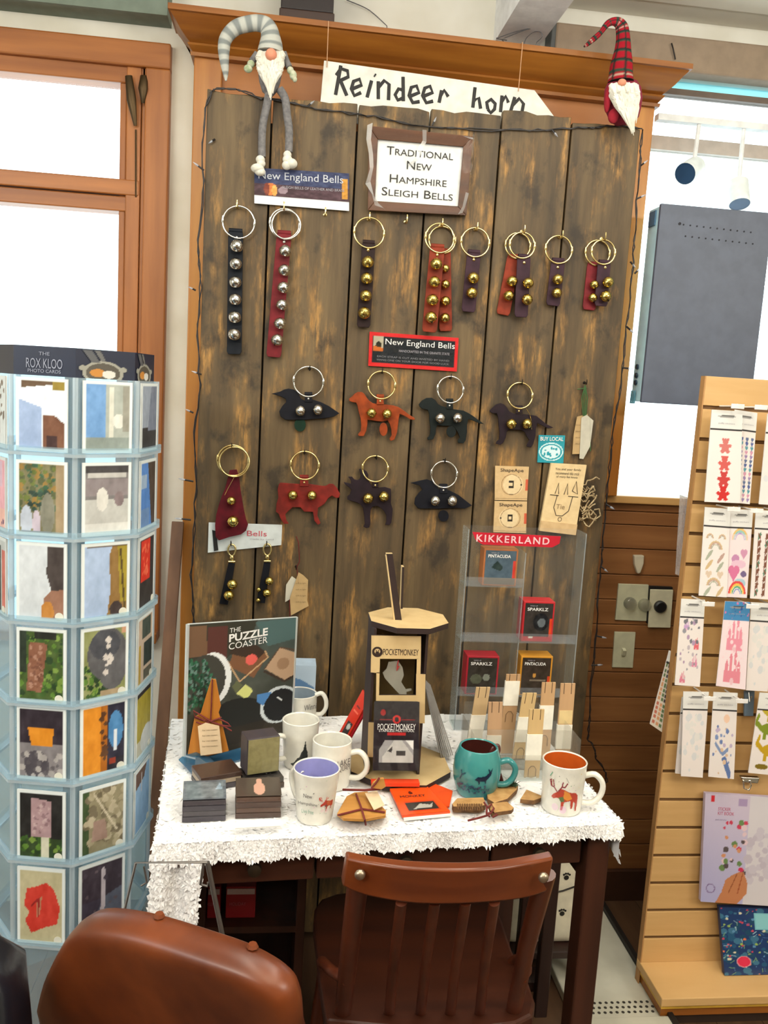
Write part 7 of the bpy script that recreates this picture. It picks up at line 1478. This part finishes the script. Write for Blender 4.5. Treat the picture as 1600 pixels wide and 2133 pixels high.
b.add([p for l in LV for p in l], [(i*m_+j, i*m_+(j+1) % m_, (i+1)*m_+(j+1) % m_, (i+1)*m_+j) for i in range(len(LV)-1) for j in range(m_)])
b.build('back_cushion', M_lea, lc, smooth=60)
sm = [cen+(p-cen)*.9-nn*.0008+(nn*.004) for p in [V(q) for q in spl([tuple(p) for p in ring_]+[tuple(ring_[0])], 3)[:-1]]]
MB().sweep(sm, .0016, 6, closed=True).build('seam', mat('dark_stitch', (70, 32, 18), .6), lc, smooth=60)
for x, y in ((288, 1957), (487, 2026)):
    p = LP(x, y+8)+nn*.040; MB().sweep([p, p+V((0, 0, .004))], [.007, .005], 8).build('back_peg', M_ch, lc, smooth=40)
c0 = cen+dn*.22+nn*.05
fx = V((-uu.y, uu.x, 0)); fx = fx if fx.y > 0 else -fx
sc = V((cen.x, cen.y, 0))+fx*.20; R = Matrix((uu, fx, V((0, 0, 1)))).transposed()
MB().box(sc+V((0, 0, .44)), (.34, .26, .05), 0, R).build('seat', M_lea, lc, bevel=.015)
MB().sweep([pts[0]+dn*.33+uu*.06+nn*.02, sc-uu*.13-fx*.15+V((0, 0, .43))], .014, 8).build('back_support', M_chz, lc); MB().sweep([pts[-1]+dn*.29-uu*.06+nn*.02, sc+uu*.13-fx*.15+V((0, 0, .43))], .014, 8).build('back_support', M_chz, lc)
for i in (-1, 1):
    for j in (-1, 1): MB().sweep([sc+uu*.14*i+fx*.10*j+V((0, 0, .42)), sc+uu*.15*i+fx*.11*j+V((0, 0, -.008))], [.017, .012], 8).build('leg', M_chz, lc, smooth=50)
# ---- grey wire stand between that chair and the cloth
YWR = 1.33
t = thing('wire_stand', 'bare grey wire stand frame rising behind the leather chair', 'wire stand', onY(360, 2000, YWR))
M_wr = mat('grey_steel_wire', (120, 116, 112), .4, .7)
def Wr(x, y, dy=0): return onY(x, y, YWR+dy)
a1 = Wr(248, 1945); a2 = Wr(283, 1797); a3 = Wr(432, 1796); a4 = Wr(478, 2020)
def dwn(a, b_): d = b_-a; return a+d*(a.z/(a.z-b_.z))*.985
MB().sweep([dwn(a2, a1)+V((0, 0, .01)), a2, a3], .0022, 8).build('top_wire', M_wr, t, smooth=60)
MB().sweep([a3, dwn(a3, a4)], .0042, 8).build('leg', M_wr, t, smooth=60)
MB().sweep([Wr(424, 1800), Wr(418, 1842), Wr(432, 1846), Wr(434, 1838)], .0024, 8).build('hook_end', M_wr, t, smooth=60)
MB().sweep([Wr(300, 1805), Wr(306, 1838), Wr(294, 1845)], .0018, 8).build('hook_end', M_wr, t, smooth=60)
MB().sweep([dwn(a2, a1)+V((0, 0, .01)), dwn(a3, a4)+V((0, 0, .004))], .003, 8).build('foot_bar', M_wr, t, smooth=60)
# ---- black bag at the lower left corner
t = thing('black_bag', 'shiny black bag at the photograph\'s lower left corner', 'bag', onY(0, 2133, .95))
o = onY(-60, 2050, .95); w = onY(56, 2120, .95)
b = MB(); L = []
for z, s in ((.02, .9), (.2, 1.0), (.4, .95), (w.z+.01, .7), (o.z+.01, .3)): L.append(rrect(w.x-.10-.0, 1.02, .10*s+.0, .07*s, .03*s, z))
m_ = len(L[0]); b.add([p for l in L for p in l], [(i*m_+j, i*m_+(j+1) % m_, (i+1)*m_+(j+1) % m_, (i+1)*m_+j) for i in range(len(L)-1) for j in range(m_)]+[tuple(range(m_-1, -1, -1)), tuple((len(L)-1)*m_+j for j in range(m_))])
b.build('bag_body', mat('black_vinyl', (22, 24, 32), .25, bump=.2, nscale=30), t, smooth=60)
MB().sweep([V(p) for p in spl([(w.x-.15, 1.0, o.z-.06), (w.x-.11, .97, o.z+.01), (w.x-.06, .98, w.z-.0)], 5)], .008, 8).build('bag_handle', mat('black_vinyl', (22, 24, 32), .25), t, smooth=60)
